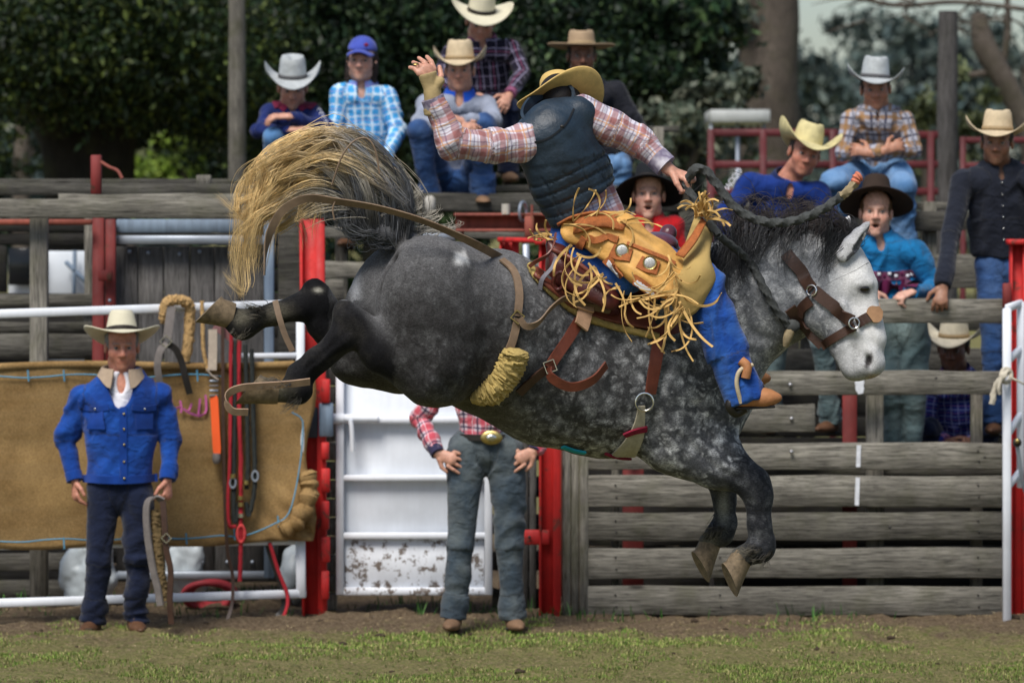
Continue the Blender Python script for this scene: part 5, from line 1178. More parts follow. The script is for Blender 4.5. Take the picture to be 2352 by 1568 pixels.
# the row on the back rail, left
c1 = person(27.9, 'boy in navy and maroon shirt and grey hat leaning on crossed arms', (4, 18, 0), (672, 200), (672, 250, .06), (678, 405, .22),
    [(622, 262, .02), (592, 300, -.18), (672, 298, -.34)], [(722, 262, .02), (752, 290, -.18), (662, 268, -.36)], [(640, 405, .15), (628, 318, -.30), (640, 440, -.2)], [(705, 405, .15), (700, 325, -.3), (705, 440, -.2)],
    'fair', (.03, .017, .01), NAVY, DENIML, BRNBOOT, (HGREY, BANDG), bulk=.92, seed=11, name=SP, hs=1.21, collarm=WHITEC, cuffm=NAVY, sleeve=.95, hatkw=dict(ry=.215, rx=.19, lift=.075, curl=.38, H=.13, droop=.035, taper=.86), handL=dict(d=A(1, 0, 0), nrm=A(0, .4, -1)), handR=dict(d=A(-1, 0, 0), nrm=A(0, .4, -1)))
for xs in ([(628, 243), (645, 240), (660, 248)], [(684, 248), (702, 240), (722, 246)]): mk('yoke', *patch(c1['shirt'], xs, 27.9, .075, .006), MAGENTA, c1['root'])
for k in range(4): q, n = onmesh(c1['shirt'], 733 + 5 * k, 254 + 9 * k, .004, 27.8); mk('sleeve_letter', *ring(q, .011, .004, unit(A(.7, 0, -.7)), unit(A(.7, -.3, .7)), 10, 5), WHITEC, c1['root'])
c2 = person(27.8, 'woman in aqua plaid shirt and blue cap with dark hair', (-6, 2, 3), (831, 138), (832, 196, .04), (838, 405, .1),
    [(783, 218, .0), (766, 300, -.05), (800, 368, -.30)], [(890, 218, .0), (912, 300, -.05), (885, 372, -.3)], [(800, 410, .1), (795, 395, -.40), (800, 540, -.3)], [(872, 410, .1), (890, 400, -.4), (890, 540, -.3)],
    'pale', (.018, .010, .008), PL_AQUA, DENIMB, BRNBOOT, None, bulk=.98, seed=12, name=SP, hs=1.21, collarm=PL_AQUA, longhair=True)
CAPM = mat('blue_cap', lambda k: cloth(k, (.06, .09, .42), .9, .35)); H_ = c2['H']; HA = np.array([c2['ex'], c2['fw'], c2['ez']])
cap = bpy.data.objects.new('cap', None); C.objects.link(cap); cap.parent = c2['root']
S = Sdf(.008); S.ell(H_(0, -.012, .056), A(.100, .118, .098), HA, .01); S.cut(H_(0, 0, .052), -c2['ez']); V, Q = S.smoothmesh(1); mk('cap_crown', V, Q, CAPM, cap)
g = [[H_(x_ * (.078 - .012 * t), .085 + .075 * t - 2.2 * abs(x_ * .078) ** 2 * 3, .056 - .012 * t - 4.5 * (x_ * .078) ** 2) for x_ in np.linspace(-1, 1, 13)] for t in np.linspace(0, 1, 6)]
sheet(np.array(g), .008, 'cap_peak', CAPM, cap); mk('cap_badge', *ball(H_(-.035, .098, .085), A(.016, .008, .014), 10, 6, HA), MAGENTA, cap)
c3 = person(27.6, 'boy in grey fleece with royal blue collar and pale straw hat, knees drawn up', (-3, 4, 0), (1056, 160), (1056, 218, .03), (1048, 405, .2),
    [(980, 240, .0), (962, 282, -.22), (1050, 290, -.42)], [(1120, 240, .0), (1135, 275, -.2), (1062, 278, -.42)], [(1010, 405, .12), (962, 300, -.30), (992, 462, -.12)], [(1090, 405, .12), (1112, 292, -.30), (1106, 438, -.2)],
    'fair', (.02, .011, .007), GREYK, DENIMB, TANBOOT, (HSTRAW, BANDT), bulk=1.0, seed=13, name=SP, hs=1.21, collarm=ROYAL, cuffm=GREYK, hatkw=dict(ry=.20, rx=.18, lift=.065, curl=.40, H=.12, droop=.03, tilt=(0, .05)), feet=[(-.1, -1, 0), (.15, -1, -.25)], legw=1.1)
c4 = person(28.5, 'person in black plaid shirt and cream hat sitting behind the boy in grey fleece', (5, 24, 4), (1104, 48), (1108, 95, .05), (1115, 280, .25),
    [(1040, 112, .0), (1010, 180, -.1), (1075, 225, -.35)], [(1180, 112, .0), (1200, 170, -.05), (1168, 222, -.35)], [(1080, 285, .2), (1075, 250, -.35), (1080, 395, -.3)], [(1150, 285, .2), (1172, 250, -.3), (1168, 392, -.3)],
    'fair', (.03, .02, .012), PL_BLK, DENIM, TANBOOT, (HCREAM, BANDD), bulk=1.02, seed=14, name=SP, hs=1.21, collarm=PL_BLK, hatkw=dict(ry=.215, rx=.20, lift=.05, curl=.2, droop=.03, H=.13), sleeve=.92)
c5 = person(28.4, 'man in black jacket and tan flat-brimmed hat sitting beyond the rider', (4, 2, 0), (1336, 128), (1338, 184, .04), (1365, 385, .15),
    [(1270, 215, .0), (1262, 300, .0), (1310, 370, -.2)], [(1415, 212, .0), (1462, 300, .0), (1440, 370, -.25)], [(1330, 390, .1), (1330, 375, -.4), (1330, 520, -.3)], [(1400, 390, .1), (1425, 380, -.4), (1425, 520, -.3)],
    'dark', (.008, .006, .005), BLKJ, DENIML, BRNBOOT, (HTAN, BANDT), bulk=1.12, seed=15, name=SP, hs=1.21, collarm=BLKJ, hatkw=dict(ry=.205, rx=.19, lift=.012, curl=.0, droop=.0, H=.10, taper=.9, asym=.2))
c6 = person(25.75, 'man in red shirt and black hat shouting behind the saddle', (-4, -4, 0), (1490, 447), (1490, 506, .03), (1490, 690, .1),
    [(1432, 522, .0), (1425, 620, .05), (1460, 680, -.2)], [(1550, 522, .0), (1560, 620, .05), (1530, 680, -.2)], [(1465, 705), (1462, 860), (1460, 1010)], [(1520, 705), (1522, 860), (1525, 1010)],
    'pale', (.08, .05, .035), REDS, DENIM, BRNBOOT, (HBLACK, BANDD), bulk=1.02, seed=16, name=SP, mouth=1., collarm=REDS, hs=1.21, hatkw=dict(ry=.19, rx=.2, lift=-.045, curl=.0, droop=.03, H=.12, tilt=(0, -.3)))
# right: along the slat fence
c7 = person(26.2, 'man in cobalt blue shirt and yellow straw hat leaning forward, head tilted', (8, 6, 16), (1848, 352), (1806, 418, .06), (1760, 640, .35),
    [(1722, 420, .05), (1668, 490, .0), (1650, 600, -.15)], [(1882, 440, .0), (1915, 540, -.02), (1880, 640, -.2)], [(1755, 690, .25), (1785, 792, -.22), (1770, 965, -.1)], [(1850, 690, .25), (1888, 788, -.24), (1908, 962, -.12)],
    'ruddy', (.06, .04, .03), COBALT, DENIMGR, BRNBOOT, (HYELLOW, None), bulk=1.1, seed=17, name=SP, hs=1.24, collarm=COBD, beard=.12, bf=A(.35, -.9, -.2), hatkw=dict(ry=.215, rx=.185, lift=.08, curl=.32, H=.12, droop=.035, dent=.05, tilt=(0, -.02)), feet=[(-.3, -1, 0), (-.6, -1, 0)])
def letters(txt, pts, Y, b, size, mt, parent):
    cu = bpy.data.curves.new('txt', 'FONT'); cu.extrude = .0015; cu.align_x = 'CENTER'; cu.align_y = 'CENTER'
    for ch, (x, y) in zip(txt, pts):
        cu.body = ch; cu.size = size; to = bpy.data.objects.new('t', cu); C.objects.link(to); dg = bpy.context.evaluated_depsgraph_get(); dg.update(); me = bpy.data.meshes.new_from_object(to.evaluated_get(dg)); bpy.data.objects.remove(to)
        q, n = onmesh(b, x, y, .005, Y); k = min(len(pts) - 1, 1); u = unit(P(pts[-1][0], pts[-1][1], Y) - P(pts[0][0], pts[0][1], Y)); u = unit(u - n * np.dot(u, n)); w = np.cross(n, u)
        V = np.array([tuple(v.co) for v in me.vertices]); V = q + V[:, :1] * u + V[:, 1:2] * w + V[:, 2:3] * n
        mk('sleeve_letter', V, [list(p.vertices) for p in me.polygons], mt, parent, smooth=False)
letters('MAOOO', [(1667, 437), (1674, 427), (1681, 416), (1689, 405), (1697, 394)], 26.2, c7['shirt'], .055, WHITEC, c7['root'])
c8 = person(27.2, 'boy in brown plaid shirt and grey straw hat sitting with folded arms', (-4, 6, -3), (2011, 203), (2012, 258, .04), (2012, 395, .18),
    [(1952, 275, .0), (1938, 350, -.03), (2035, 345, -.24)], [(2078, 275, .0), (2098, 345, -.03), (2000, 352, -.22)], [(1975, 405, .1), (1915, 425, -.42), (1925, 570, -.35)], [(2055, 405, .1), (2075, 430, -.42), (2078, 575, -.35)],
    'tan', (.02, .012, .008), PL_BRN, DENIML, BRNBOOT, (HGREY, BANDG), bulk=1.0, seed=18, name=SP, hs=1.21, collarm=PL_BRN, hatkw=dict(ry=.20, rx=.19, lift=.06, curl=.3, H=.13, droop=.03, tilt=(-.12, 0)), sleeve=.9, legw=1.2, handL=dict(d=A(.8, .2, .3), nrm=A(0, .9, -.3)), handR=dict(d=A(-.8, .2, .2), nrm=A(0, .9, -.3)))
c9 = person(25.36, 'boy in teal western shirt and brown hat shouting over the top plank', (-5, -4, 2), (2012, 488), (2018, 546, .04), (2060, 738, .12),
    [(1968, 568, .0), (1950, 640, -.05), (2000, 668, -.33)], [(2098, 575, .0), (2150, 662, .0), (2095, 670, -.33)], [(2035, 760, .1), (2045, 920, .05), (2052, 1075, .1)], [(2100, 760, .1), (2100, 920, .05), (2095, 1075, .1)],
    'pale', (.10, .055, .025), TEAL, DENIMGR, BRNBOOT, (HBROWN, BANDD), bulk=1.04, seed=19, name=SP, mouth=.8, hs=1.21, collarm=TEAL, hatkw=dict(ry=.2, rx=.2, lift=-.03, curl=.0, droop=.02, H=.125, z=.075, tilt=(.05, -.3)), handL=dict(d=A(.2, -.2, -.5), nrm=A(.2, .5, -.6), curl=.6), handR=dict(d=A(-.7, -.3, -.3), nrm=A(.1, .3, -.9), curl=.7))
for y, m_, w in ((630, PL_BLK, .055), (655, PLUM, .09)): mk('shirt_panel', *patch(c9['shirt'], [(1985, y), (2040, y + 4), (2100, y - 2)], 25.6, w, .005, n=20), m_, c9['root'])
for k in range(9): q, n = onmesh(c9['shirt'], 1992 + 13 * k, 628 + (k % 2) * 5, .009, 25.5); mk('horse_print', *beam(q - A(.010, 0, 0), q + A(.010, 0, 0), .018, .004), WHITEC if k % 3 else PLUM, c9['root'])
c10 = person(25.42, 'man in charcoal button shirt and cream hat leaning on the top plank', (-10, 4, 2), (2290, 326), (2296, 388, .05), (2305, 585, .12),
    [(2212, 412, .0), (2183, 540, -.18), (2166, 656, -.45)], [(2378, 412, .02), (2410, 530, .05), (2400, 640, .0)], [(2275, 610, .1), (2280, 800, .05), (2285, 965, .05)], [(2345, 610, .1), (2350, 800, .05), (2350, 965, .05)],
    'olive', (.03, .02, .012), CHARC, DENIMB, BRNBOOT, (HSTRAW, BANDT), bulk=1.16, seed=20, name=SP, hs=1.21, collarm=CHARC, beard=.45, hatkw=dict(ry=.215, rx=.185, lift=.065, curl=.32, H=.12, droop=.03), handL=dict(d=A(-.2, -.35, -1), nrm=A(.1, .9, -.2), curl=.5, thumb=-1, sc=1.2), cuffm=CHARC)
for k in range(6): q, n = onmesh(c10['shirt'], 2301 + k, 420 + 26 * k, .005, 25.7); mk('button', *ball(q, .006, 8, 6), CHROME, c10['root'])
c11 = person(26.0, 'man in blue check shirt and white hat crouching behind the slats', (-16, 10, 2), (2190, 798), (2196, 858, .05), (2200, 1050, .2),
    [(2135, 885, .0), (2122, 985, .0), (2175, 1015, -.25)], [(2262, 885, .0), (2280, 985, .0), (2235, 1015, -.25)], [(2165, 1055, .15), (2135, 985, -.2), (2140, 1120, -.1)], [(2240, 1055, .15), (2265, 985, -.2), (2262, 1120, -.1)],
    'dark', (.008, .006, .005), PL_BLU, DENIM, BRNBOOT, (HWHITE, BANDT), bulk=1.08, seed=22, name=SP, hs=1.21, collarm=PL_BLU, beard=.35, hatkw=dict(ry=.20, rx=.19, lift=.07, curl=.25, H=.12, droop=.035, tilt=(.0, 0)))
# ---------------------------------------------------------------- chutes, gates and fences
G0 = 25.0
def cz(v): return v
def plank(name, x0, x1, ya, yb, Y, t=.04, mt=None, parent=None, seed=0, ya2=None, yb2=None, dY=0.):
    "horizontal board seen between rows ya and yb"
    a = (P(x0, ya, Y) + P(x0, yb, Y)) / 2; b = (P(x1, ya2 or ya, Y + dY) + P(x1, yb2 or yb, Y + dY)) / 2; w = (yb - ya) * Y / F
    return mk(name, *beam(a, b, w, t, (0, 0, 1), .005, .006, seed, 6), mt or WOODX, parent, smooth=False)
def upright(name, x0, x1, ya, yb, Y, t=.06, mt=None, parent=None, seed=0, ch=.006):
    a = P((x0 + x1) / 2, yb, Y); b = P((x0 + x1) / 2, ya, Y); return mk(name, *beam(b, a, t, (x1 - x0) * Y / F, (0, 1, 0), ch, .001, seed), mt or WOODZ, parent, smooth=False)
def gy(Y): return HZ + HC * F / Y        # row where the ground lies at depth Y

# ground
m = N_('trampled_turf', .95, .1); o = m.co(); n1 = m.noise(o, 1.1, 5, .6); n2 = m.noise(o, 9., 6, .7); n3 = m.noise(o, 45., 5, .7)
soil = m.mix(m.ramp(n3, [(.3, 0.), (.7, 1.)]), (.085, .06, .038), (.28, .21, .135)); gr = m.mix(m.ramp(n2, [(.3, 0.), (.7, 1.)]), (.075, .105, .022), (.19, .22, .055))
sp = m.n('SeparateXYZ'); m.put(sp.inputs[0], m.n('NewGeometry').outputs['Position'])
edge = m.math('ADD', m.math('MULTIPLY', m.math('SUBTRACT', sp.outputs[1], 23.3), .55), m.math('MULTIPLY', m.math('SUBTRACT', n2, .5), 1.9)); edge = m.math('ADD', edge, m.math('MULTIPLY', m.math('SUBTRACT', n1, .5), 1.8))
edge = m.math('MULTIPLY', m.ramp(edge, [(0., 0.), (.45, 1.)]), m.ramp(m.math('DIVIDE', sp.outputs[1], 100.), [(.30, 1.), (.36, 0.)]))
m.col(m.mix(edge, m.mix(m.ramp(n3, [(.36, 0.), (.6, .85)]), gr, (.32, .255, .135)), soil)); m.bump(m.math('ADD', n2, n3), .9, .05); TURF = m.m
nx, ny = 220, 140; gx = np.concatenate([[-300, -60, -15], np.linspace(-5, 5, nx), [15, 60, 300]]); gyv = np.concatenate([[-30, 5, 15], np.linspace(20.5, 27, ny), [32, 45, 90, 300, 900]])
X, Yg = np.meshgrid(gx, gyv, indexing='ij'); pts = np.stack([X.ravel(), Yg.ravel(), 0 * X.ravel()], 1); inn = (np.abs(pts[:, 0]) < 5) & (pts[:, 1] > 20.5) & (pts[:, 1] < 27)
pts[:, 2] = np.where(inn, .022 * fbm(pts * A(2.2, 2.2, 0) + .5, 31) + .018 * fbm(pts * A(9, 9, 0), 33), 0)
ii = np.arange(len(gx) - 1)[:, None] * len(gyv) + np.arange(len(gyv) - 1)[None]; q = np.stack([ii, ii + len(gyv), ii + len(gyv) + 1, ii + 1], -1).reshape(-1, 4)
structure(mk('ground', pts, q, TURF))
def gz(x, y): p = np.stack([x, y, 0 * x], 1); return .022 * fbm(p * A(2.2, 2.2, 0) + .5, 31) + .018 * fbm(p * A(9, 9, 0), 33)
# grass blades and straw litter
def blades(n, y0, y1, L0, L1, w, cols, name, flat, dens=None, sd=1):
    r = np.random.default_rng(sd); x = r.uniform(-3.6, 3.6, n); y = r.uniform(y0, y1, n); k = fbm(np.stack([x * 1.6, y * 1.6, 0 * x], 1), 41) + .6 * vnoise(np.stack([x * 6, y * 6, 0 * x], 1), 43)
    keep = r.random(n) < np.clip(dens(x, y, k), 0, 1); x, y, k = x[keep], y[keep], k[keep]; n = len(x); b = np.stack([x, y, gz(x, y) - .004], 1); L = r.uniform(L0, L1, n); az = r.uniform(0, 6.28, n); tl = r.uniform(.1, .75, n) if not flat else r.uniform(1.2, 1.55, n)
    d = np.stack([np.sin(tl) * np.cos(az), np.sin(tl) * np.sin(az), np.cos(tl)], 1); s = np.stack([-np.sin(az), np.cos(az), 0 * az], 1) * w; mid = b + d * (L * .55)[:, None]; dr = d.copy(); dr[:, 2] -= .35; tip = mid + dr * (L * .45)[:, None]; tip[:, 2] = np.maximum(tip[:, 2], b[:, 2] + .004)
    V = np.stack([b - s, b + s, mid + s * .8, mid - s * .8, tip], 1).reshape(-1, 3); i = np.arange(n)[:, None] * 5; Fs = np.vstack([i + A(0, 1, 2).astype(int), i + A(0, 2, 3).astype(int), i + A(3, 2, 4).astype(int)])
    ci = r.integers(0, len(cols), n); c = np.array(cols)[ci] * (r.uniform(.5, 1.5, n) * np.clip(1 + .45 * k, .5, 1.6))[:, None]; return mk(name, V, Fs, mat('blade', lambda k_: vcol(k_, .8, .15, .1, 20., 0.)), None, col=np.repeat(c, 5, 0), smooth=False)
stuff(tag(blades(260000, 20.9, 24.8, .010, .036, .0021, [(.075, .135, .024), (.115, .18, .032), (.17, .21, .05), (.26, .24, .10)], 'grass', False, lambda x, y, k: .50 + .9 * k - .36 * np.clip(y - 21.9, 0, 3)), 'short trampled green grass in front of the chutes', 'grass'))
stuff(tag(blades(90000, 20.9, 25.6, .010, .05, .0020, [(.42, .32, .17), (.32, .24, .12), (.50, .40, .23), (.18, .13, .075)], 'straw_litter', True, lambda x, y, k: .9 - .7 * k, 3), 'dry straw and wood chips littering the bare soil', 'straw'))
stuff(tag(blades(5000, 24.6, 26.5, .04, .13, .004, [(.02, .06, .012), (.03, .085, .015), (.05, .1, .03)], 'weeds', False, lambda x, y, k: .2 + .9 * k - .3, 5), 'green weeds growing under the gates', 'weeds'))
CLOD = mat('mud_clod', lambda k: plain(k, (.055, .038, .024), .98, .4, 30., .8)); R = random.Random(4)
for i in range(60):
    x, y = R.uniform(-3.2, 3.2), R.choice([R.uniform(21.2, 24.4), R.uniform(23, 24.8)]); s = R.uniform(.008, .022); v, f = ball((0, 0, 0), (s * R.uniform(.8, 1.8), s * R.uniform(.8, 1.5), s * .7), 9, 6); v = v * (1 + .35 * vnoise(v * 60 + i, 7))[:, None]; z = gz(A(x), A(y))[0]
    tag(mk('clod', v + A(x, y, z + s * .1), f, CLOD), 'clod of dark dirt kicked up on the trampled turf', 'clod', 'clods of dirt on the turf')

# --- left chute gate: white steel frame hung with hessian
gt = thing('chute_gate', P(350, gy(24.6), 24.6), 'white steel chute gate covered with brown hessian', 'gate')
def gp(x, y): return P(x, y, 24.35 + .55 * (x / 740))
def bar(a, b, w, mt, par, nm='frame_tube', t=None, up=(0, 0, 1)): return mk(nm, *beam(a, b, w, t or w, up, .006), mt, par, smooth=False)
bar(gp(-130, 725), gp(712, 697), .052, WHITEP, gt); bar(gp(-130, 1388), gp(702, 1362), .05, WHITEP, gt); bar(gp(-130, 1258), gp(700, 1244), .03, WHITEP, gt)
bar(gp(690, 1235), gp(692, 1372), .058, WHITEP, gt, up=(0, 1, 0)); bar(gp(690, 690), gp(690, 1236), .05, WHITEP, gt, up=(0, 1, 0)); bar(gp(-60, 730), gp(-60, 1385), .05, WHITEP, gt, up=(0, 1, 0))
bar(gp(530, 818), gp(692, 816), .034, WHITEP, gt)
m = N_('hessian', .98, .1); o = m.co(); wv = [m.n('TexWave', wave_type='BANDS', bands_direction=d) for d in 'XZ']
for w_ in wv: m.put(w_.inputs['Vector'], o); w_.inputs['Scale'].default_value = 70; w_.inputs['Distortion'].default_value = 1.2
c = m.mix(m.ramp(m.noise(o, 3., 6, .6), [(.3, 0.), (.7, 1.)]), (.20, .12, .048), (.40, .26, .11)); c = m.mix(m.ramp(m.noise(m.co('Object', (1, 1, 14)), 1.2, 4), [(.45, 0.), (.6, .3)]), c, (.34, .23, .11))
m.col(m.mix(1., c, m.ramp(m.noise(o, 90., 3), [(.3, .75), (.7, 1.2)]), 'MULTIPLY')); m.bump(m.math('ADD', wv[0].outputs[1], wv[1].outputs[1]), .3, .003); HESS = m.m
nu_, nv_ = 46, 90; g = np.zeros((nu_, nv_, 3))
for i in range(nu_):
    for k in range(nv_):
        t = i / (nu_ - 1); x = -100 + 815 * k / (nv_ - 1); top = 836 - 4 * math.sin(x / 110) - .01 * x; bot = 1258 - .022 * x + 5 * math.sin(x / 60); 
        xx = x + (12 * math.sin(t * 9) * max(0, (x - 640) / 75) if x > 640 else 0); g[i, k] = gp(xx, top + (bot - top) * t) + A(0, -.045 - .012 * math.sin(x / 75 + t * 3), 0)
gf = g.reshape(-1, 3); corner = np.clip((CX + gf[:, 0] * F / gf[:, 1] - 560) / 150, 0, 1) * np.clip((HZ + (HC - gf[:, 2]) * F / gf[:, 1] - 1080) / 130, 0, 1)
gf[:, 1] += .018 * fbm(gf * A(2.2, 1, 2.8), 12) - .07 * corner * np.abs(np.sin((gf[:, 0] + gf[:, 2]) * 22)) * .8; g = gf.reshape(nu_, nv_, 3)
hess = sheet(g, .008, 'hessian_cover', HESS, gt)
mk('rolled_hem', *tube(bez([gp(x, 842 - 4 * math.sin(x / 110) - .01 * x) + A(0, -.055, 0) for x in range(-90, 715, 45)], 60), .024, 10), HESS, gt)
R = random.Random(3)
for k in range(2): mk('hem_bunch', *tube(bez([gp(655 + R.uniform(-8, 8), 1215) + A(0, -.09, 0), gp(690 + 12 * k, 1190 - 30 * k) + A(0, -.12, 0), gp(712, 1140 - 30 * k) + A(0, -.09, 0), gp(705, 1080) + A(0, -.07, 0)], 18), [.05 + .014 * math.sin(i * 1.7 + k) for i in range(18)], 10), HESS, gt)
TWINE = mat('blue_twine', lambda k: plain(k, (.10, .30, .45), .8, .2))
mk('twine', *tube(bez([gp(x, 862 + 4 * math.sin(x / 40)) + A(0, -.085, 0) for x in range(-90, 560, 50)], 50), .0045, 5), TWINE, gt)
mk('twine', *tube(bez([gp(x, 1240 - .02 * x + 3 * math.sin(x / 30)) + A(0, -.075, 0) for x in range(-90, 600, 50)] + [gp(630, 1200) + A(0, -.13, 0), gp(668, 1170) + A(0, -.13, 0), gp(690, 1070) + A(0, -.1, 0), gp(697, 990) + A(0, -.08, 0), gp(694, 960) + A(0, -.08, 0), gp(672, 945) + A(0, -.08, 0)], 90), .0045, 5), TWINE, gt)
for x, y in ((68, 862), (150, 862), (455, 862), (150, 1245), (430, 1235), (540, 1225), (640, 1195)): mk('twine_tie', *tube(np.array([gp(x, y - 14) + A(0, -.09, 0), gp(x + 2, y + 12) + A(0, -.09, 0)]), .005, 5), TWINE, gt)
CHALK = mat('pink_marker', lambda k: plain(k, (.48, .11, .30), .9, .3))
def zz(x, y): return ((x / 8.713 + 380) / 1.0629, (y / 8.711 + 900) / 1.0629)
for st_ in ([(320, 540), (345, 600), (380, 860)], [(375, 850), (470, 820), (560, 800)], [(545, 660), (570, 800), (560, 920)], [(790, 720), (740, 850), (700, 890)], [(610, 830), (720, 910), (900, 975), (1020, 970), (1090, 890), (1095, 700), (1080, 540)], [(965, 620), (950, 780), (930, 950)]):
    mk('marker_stroke', *ribbon(bez([gp(*zz(a, b)) + A(0, -.078, 0) for a, b in st_], 14), .013, .004, A(.7, 0, .7) if abs(st_[0][0] - st_[-1][0]) > 60 else A(1, 0, 0)), CHALK, gt)

# --- front top rail and the crowded rails behind it, left
fr = thing('chute_rails', P(330, gy(25.6), 25.6), 'weathered timber chute rails and posts behind the hessian gate', 'fence')
plank('rail', -900, 752, 456, 501, 25.35, .05, WOODX, fr, 1); plank('rail', 135, 760, 445, 470, 26.0, .05, WOODX, fr, 2); plank('rail', -900, 780, 422, 450, 26.9, .05, WOODXD, fr, 3); plank('rail', -900, 780, 410, 428, 27.6, .05, WOODXD, fr, 4)
for i, (ya, yb) in enumerate(((675, 703), (738, 764), (767, 818), (860, 905), (960, 1010), (1270, 1310), (1330, 1370))): plank('rail', -900, 214, ya, yb, 26.2, .045, WOODXD, fr, 6 + i)
upright('post', 70, 110, 500, gy(25.5), 25.5, .1, WOODZ, fr, 2); upright('post', 195, 214, 500, gy(26.3), 26.3, .08, WOODZ, fr, 3); upright('post', 452, 485, 402, 430, 27.3, .08, WOODZ, fr, 5)
upright('post', 640, 690, 505, gy(26.4), 26.4, .12, WOODXD, fr, 6)
for i, (ya, yb) in enumerate(((640, 690), (1000, 1050), (1260, 1330))): plank('rail', 640, 790, ya, yb, 26.6, .045, WOODX, fr, 20 + i)
lw = thing('inner_wall', P(200, gy(27.3), 27.3), 'dark boarded wall behind the left chute rails', 'wall')  # boarding added to turn the gaps between the left rails dark
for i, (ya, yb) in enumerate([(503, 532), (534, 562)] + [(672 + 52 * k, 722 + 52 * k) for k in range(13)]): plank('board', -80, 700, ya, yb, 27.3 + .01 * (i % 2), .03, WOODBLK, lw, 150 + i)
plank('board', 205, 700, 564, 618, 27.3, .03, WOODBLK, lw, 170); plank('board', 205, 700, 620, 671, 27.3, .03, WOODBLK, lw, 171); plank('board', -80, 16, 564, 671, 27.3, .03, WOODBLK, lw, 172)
# red steel post with slotted bracket and bent latch rod
rs = thing('steel_post', P(238, gy(25.7), 25.7), 'faded red steel post with slotted bracket and bent latch rod', 'post')
upright('post', 213, 240, 500, gy(25.7), 25.7, .06, REDOLD, rs); upright('post_cap', 209, 233, 356, 446, 25.75, .06, REDOLD, rs); upright('bracket', 243, 266, 503, 840, 25.68, .05, REDOLD, rs); upright('bracket_plate', 226, 258, 620, 645, 25.6, .05, REDOLD, rs)
mk('latch_rod', *tube(bez([P(232, 372, 25.7), P(252, 384, 25.66), P(270, 392, 25.62), P(281, 410, 25.6)], 12), .011, 8), REDBEAM, rs)
bar(P(-60, 510, 25.6), P(212, 510, 25.6), .036, REDBEAM, rs, 'cross_bar')
for k in range(3): mk('bolt', *ball(P(252, 690 + 40 * k, 25.62), .012, 8, 6), STEEL, rs)
# board gate with galvanised frame
bgate = thing('board_gate', P(440, gy(25.9), 25.9), 'sliding gate of vertical grey boards in a galvanised frame', 'gate')
bar(P(268, 519, 25.75), P(640, 519, 25.75), .085, BLUEP, bgate, 'frame_rail', .05); bar(P(268, 551, 25.75), P(628, 551, 25.75), .058, STEEL, bgate, 'frame_rail', .05); bar(P(618, 505, 25.7), P(618, gy(25.7) - 60, 25.7), .06, BLUEP, bgate, 'frame_post', .06, (0, 1, 0)); bar(P(268, 1320, 25.75), P(618, 1320, 25.75), .05, STEEL, bgate, 'frame_rail', .05)
bx = [266, 317, 376, 436, 493, 551, 608]
for i in range(6):
    b_ = upright('board', bx[i] + 1.5, bx[i + 1] - 1.5, 566, 1330, 25.85 + .01 * (i % 2), .035, WOODZG, bgate, i)
    mk('bolt', *ball(P((bx[i] + bx[i + 1]) / 2 + 6 * (-1) ** i, 578 + 3 * (i % 3), 25.82), .013, 8, 6), STEEL, b_); mk('bolt', *ball(P((bx[i] + bx[i + 1]) / 2, 1290, 25.82), .013, 8, 6), STEEL, b_)
# white trailer glimpsed through the rails
tr_ = thing('trailer', P(150, gy(31), 31), 'white sheet metal trailer seen through the left rails', 'trailer')
mk('side_panel', *beam(P(20, 640, 31), P(215, 640, 31), .42, .05, (0, 0, 1), .02), mat('white_gelcoat', lambda k: plain(k, (.62, .66, .70), .4, .2, 2.)), tr_); mk('window', *beam(P(20, 612, 30.9), P(98, 612, 30.9), .28, .02, (0, 0, 1), .02), mat('dark_glass', lambda k: plain(k, (.01, .012, .014), .1, .2)), tr_)
mk('window_strut', *beam(P(150, 600, 30.9), P(205, 655, 30.9), .035, .03, (0, 0, 1), .01), BLUEP, tr_); mk('window_strut', *beam(P(172, 575, 30.9), P(170, 680, 30.9), .03, .03, (1, 0, 0), .01), BLUEP, tr_); mk('lower_panel', *beam(P(-40, 800, 31), P(240, 800, 31), .55, .05, (0, 0, 1), .02), mat('dusty_panel', lambda k: plain(k, (.22, .25, .28), .6, .3, 2.)), tr_)
for x in (60, 150): mk('wheel', *tube(np.array([P(x, gy(31) - 55, 30.8), P(x, gy(31) - 55, 31.0)]), .2, 20), LEATHER_DK, tr_)

# --- red gate posts
def redpost(x0, x1, ya, Y, lab, lean=0):
    t = thing('gate_post', P((x0 + x1) / 2, gy(Y), Y), lab, 'post'); c = (x0 + x1) / 2; w = (x1 - x0) * Y / F
    a, b = P(c - lean, ya, Y), P(c + lean, gy(Y) + 6, Y); ft = lambda p, u: p + A(u * w, -.03, 0)
    mk('web', *beam(a, b, .035, w * .9, (0, 1, 0), .003), REDP, t, smooth=False); mk('flange', *beam(ft(a, .32), ft(b, .32), .09, w * .36, (0, 1, 0), .004), REDP, t, smooth=False); mk('flange', *beam(ft(a, -.44), ft(b, -.44), .09, w * .12, (0, 1, 0), .004), REDP, t, smooth=False)
    return t
rg = redpost(692, 749, 503, 25.05, 'tall red steel gate post beside the white sheet gate hinge', 3)
for i, (ya, yb) in enumerate(((870, 925), (1015, 1055), (1075, 1130), (1150, 1215), (1232, 1290), (1310, 1375))): upright('hinge_plate', 738, 758 - (i % 2) * 2, ya, yb, 24.95, .05, REDP, rg, i)
upright('latch_box', 733, 765, 925, 1002, 24.97, .06, BLUEP, rg); upright('paint_repair', 697, 731, 935, 1005, 24.985, .03, mat('dark_primer', lambda k: paint(k, (.05, .065, .09), (.3, .02, .02), .5)), rg)
blk = thing('timber_post', P(763, gy(25.2), 25.2), 'mossy notched timber post between the red post and white gate', 'post')
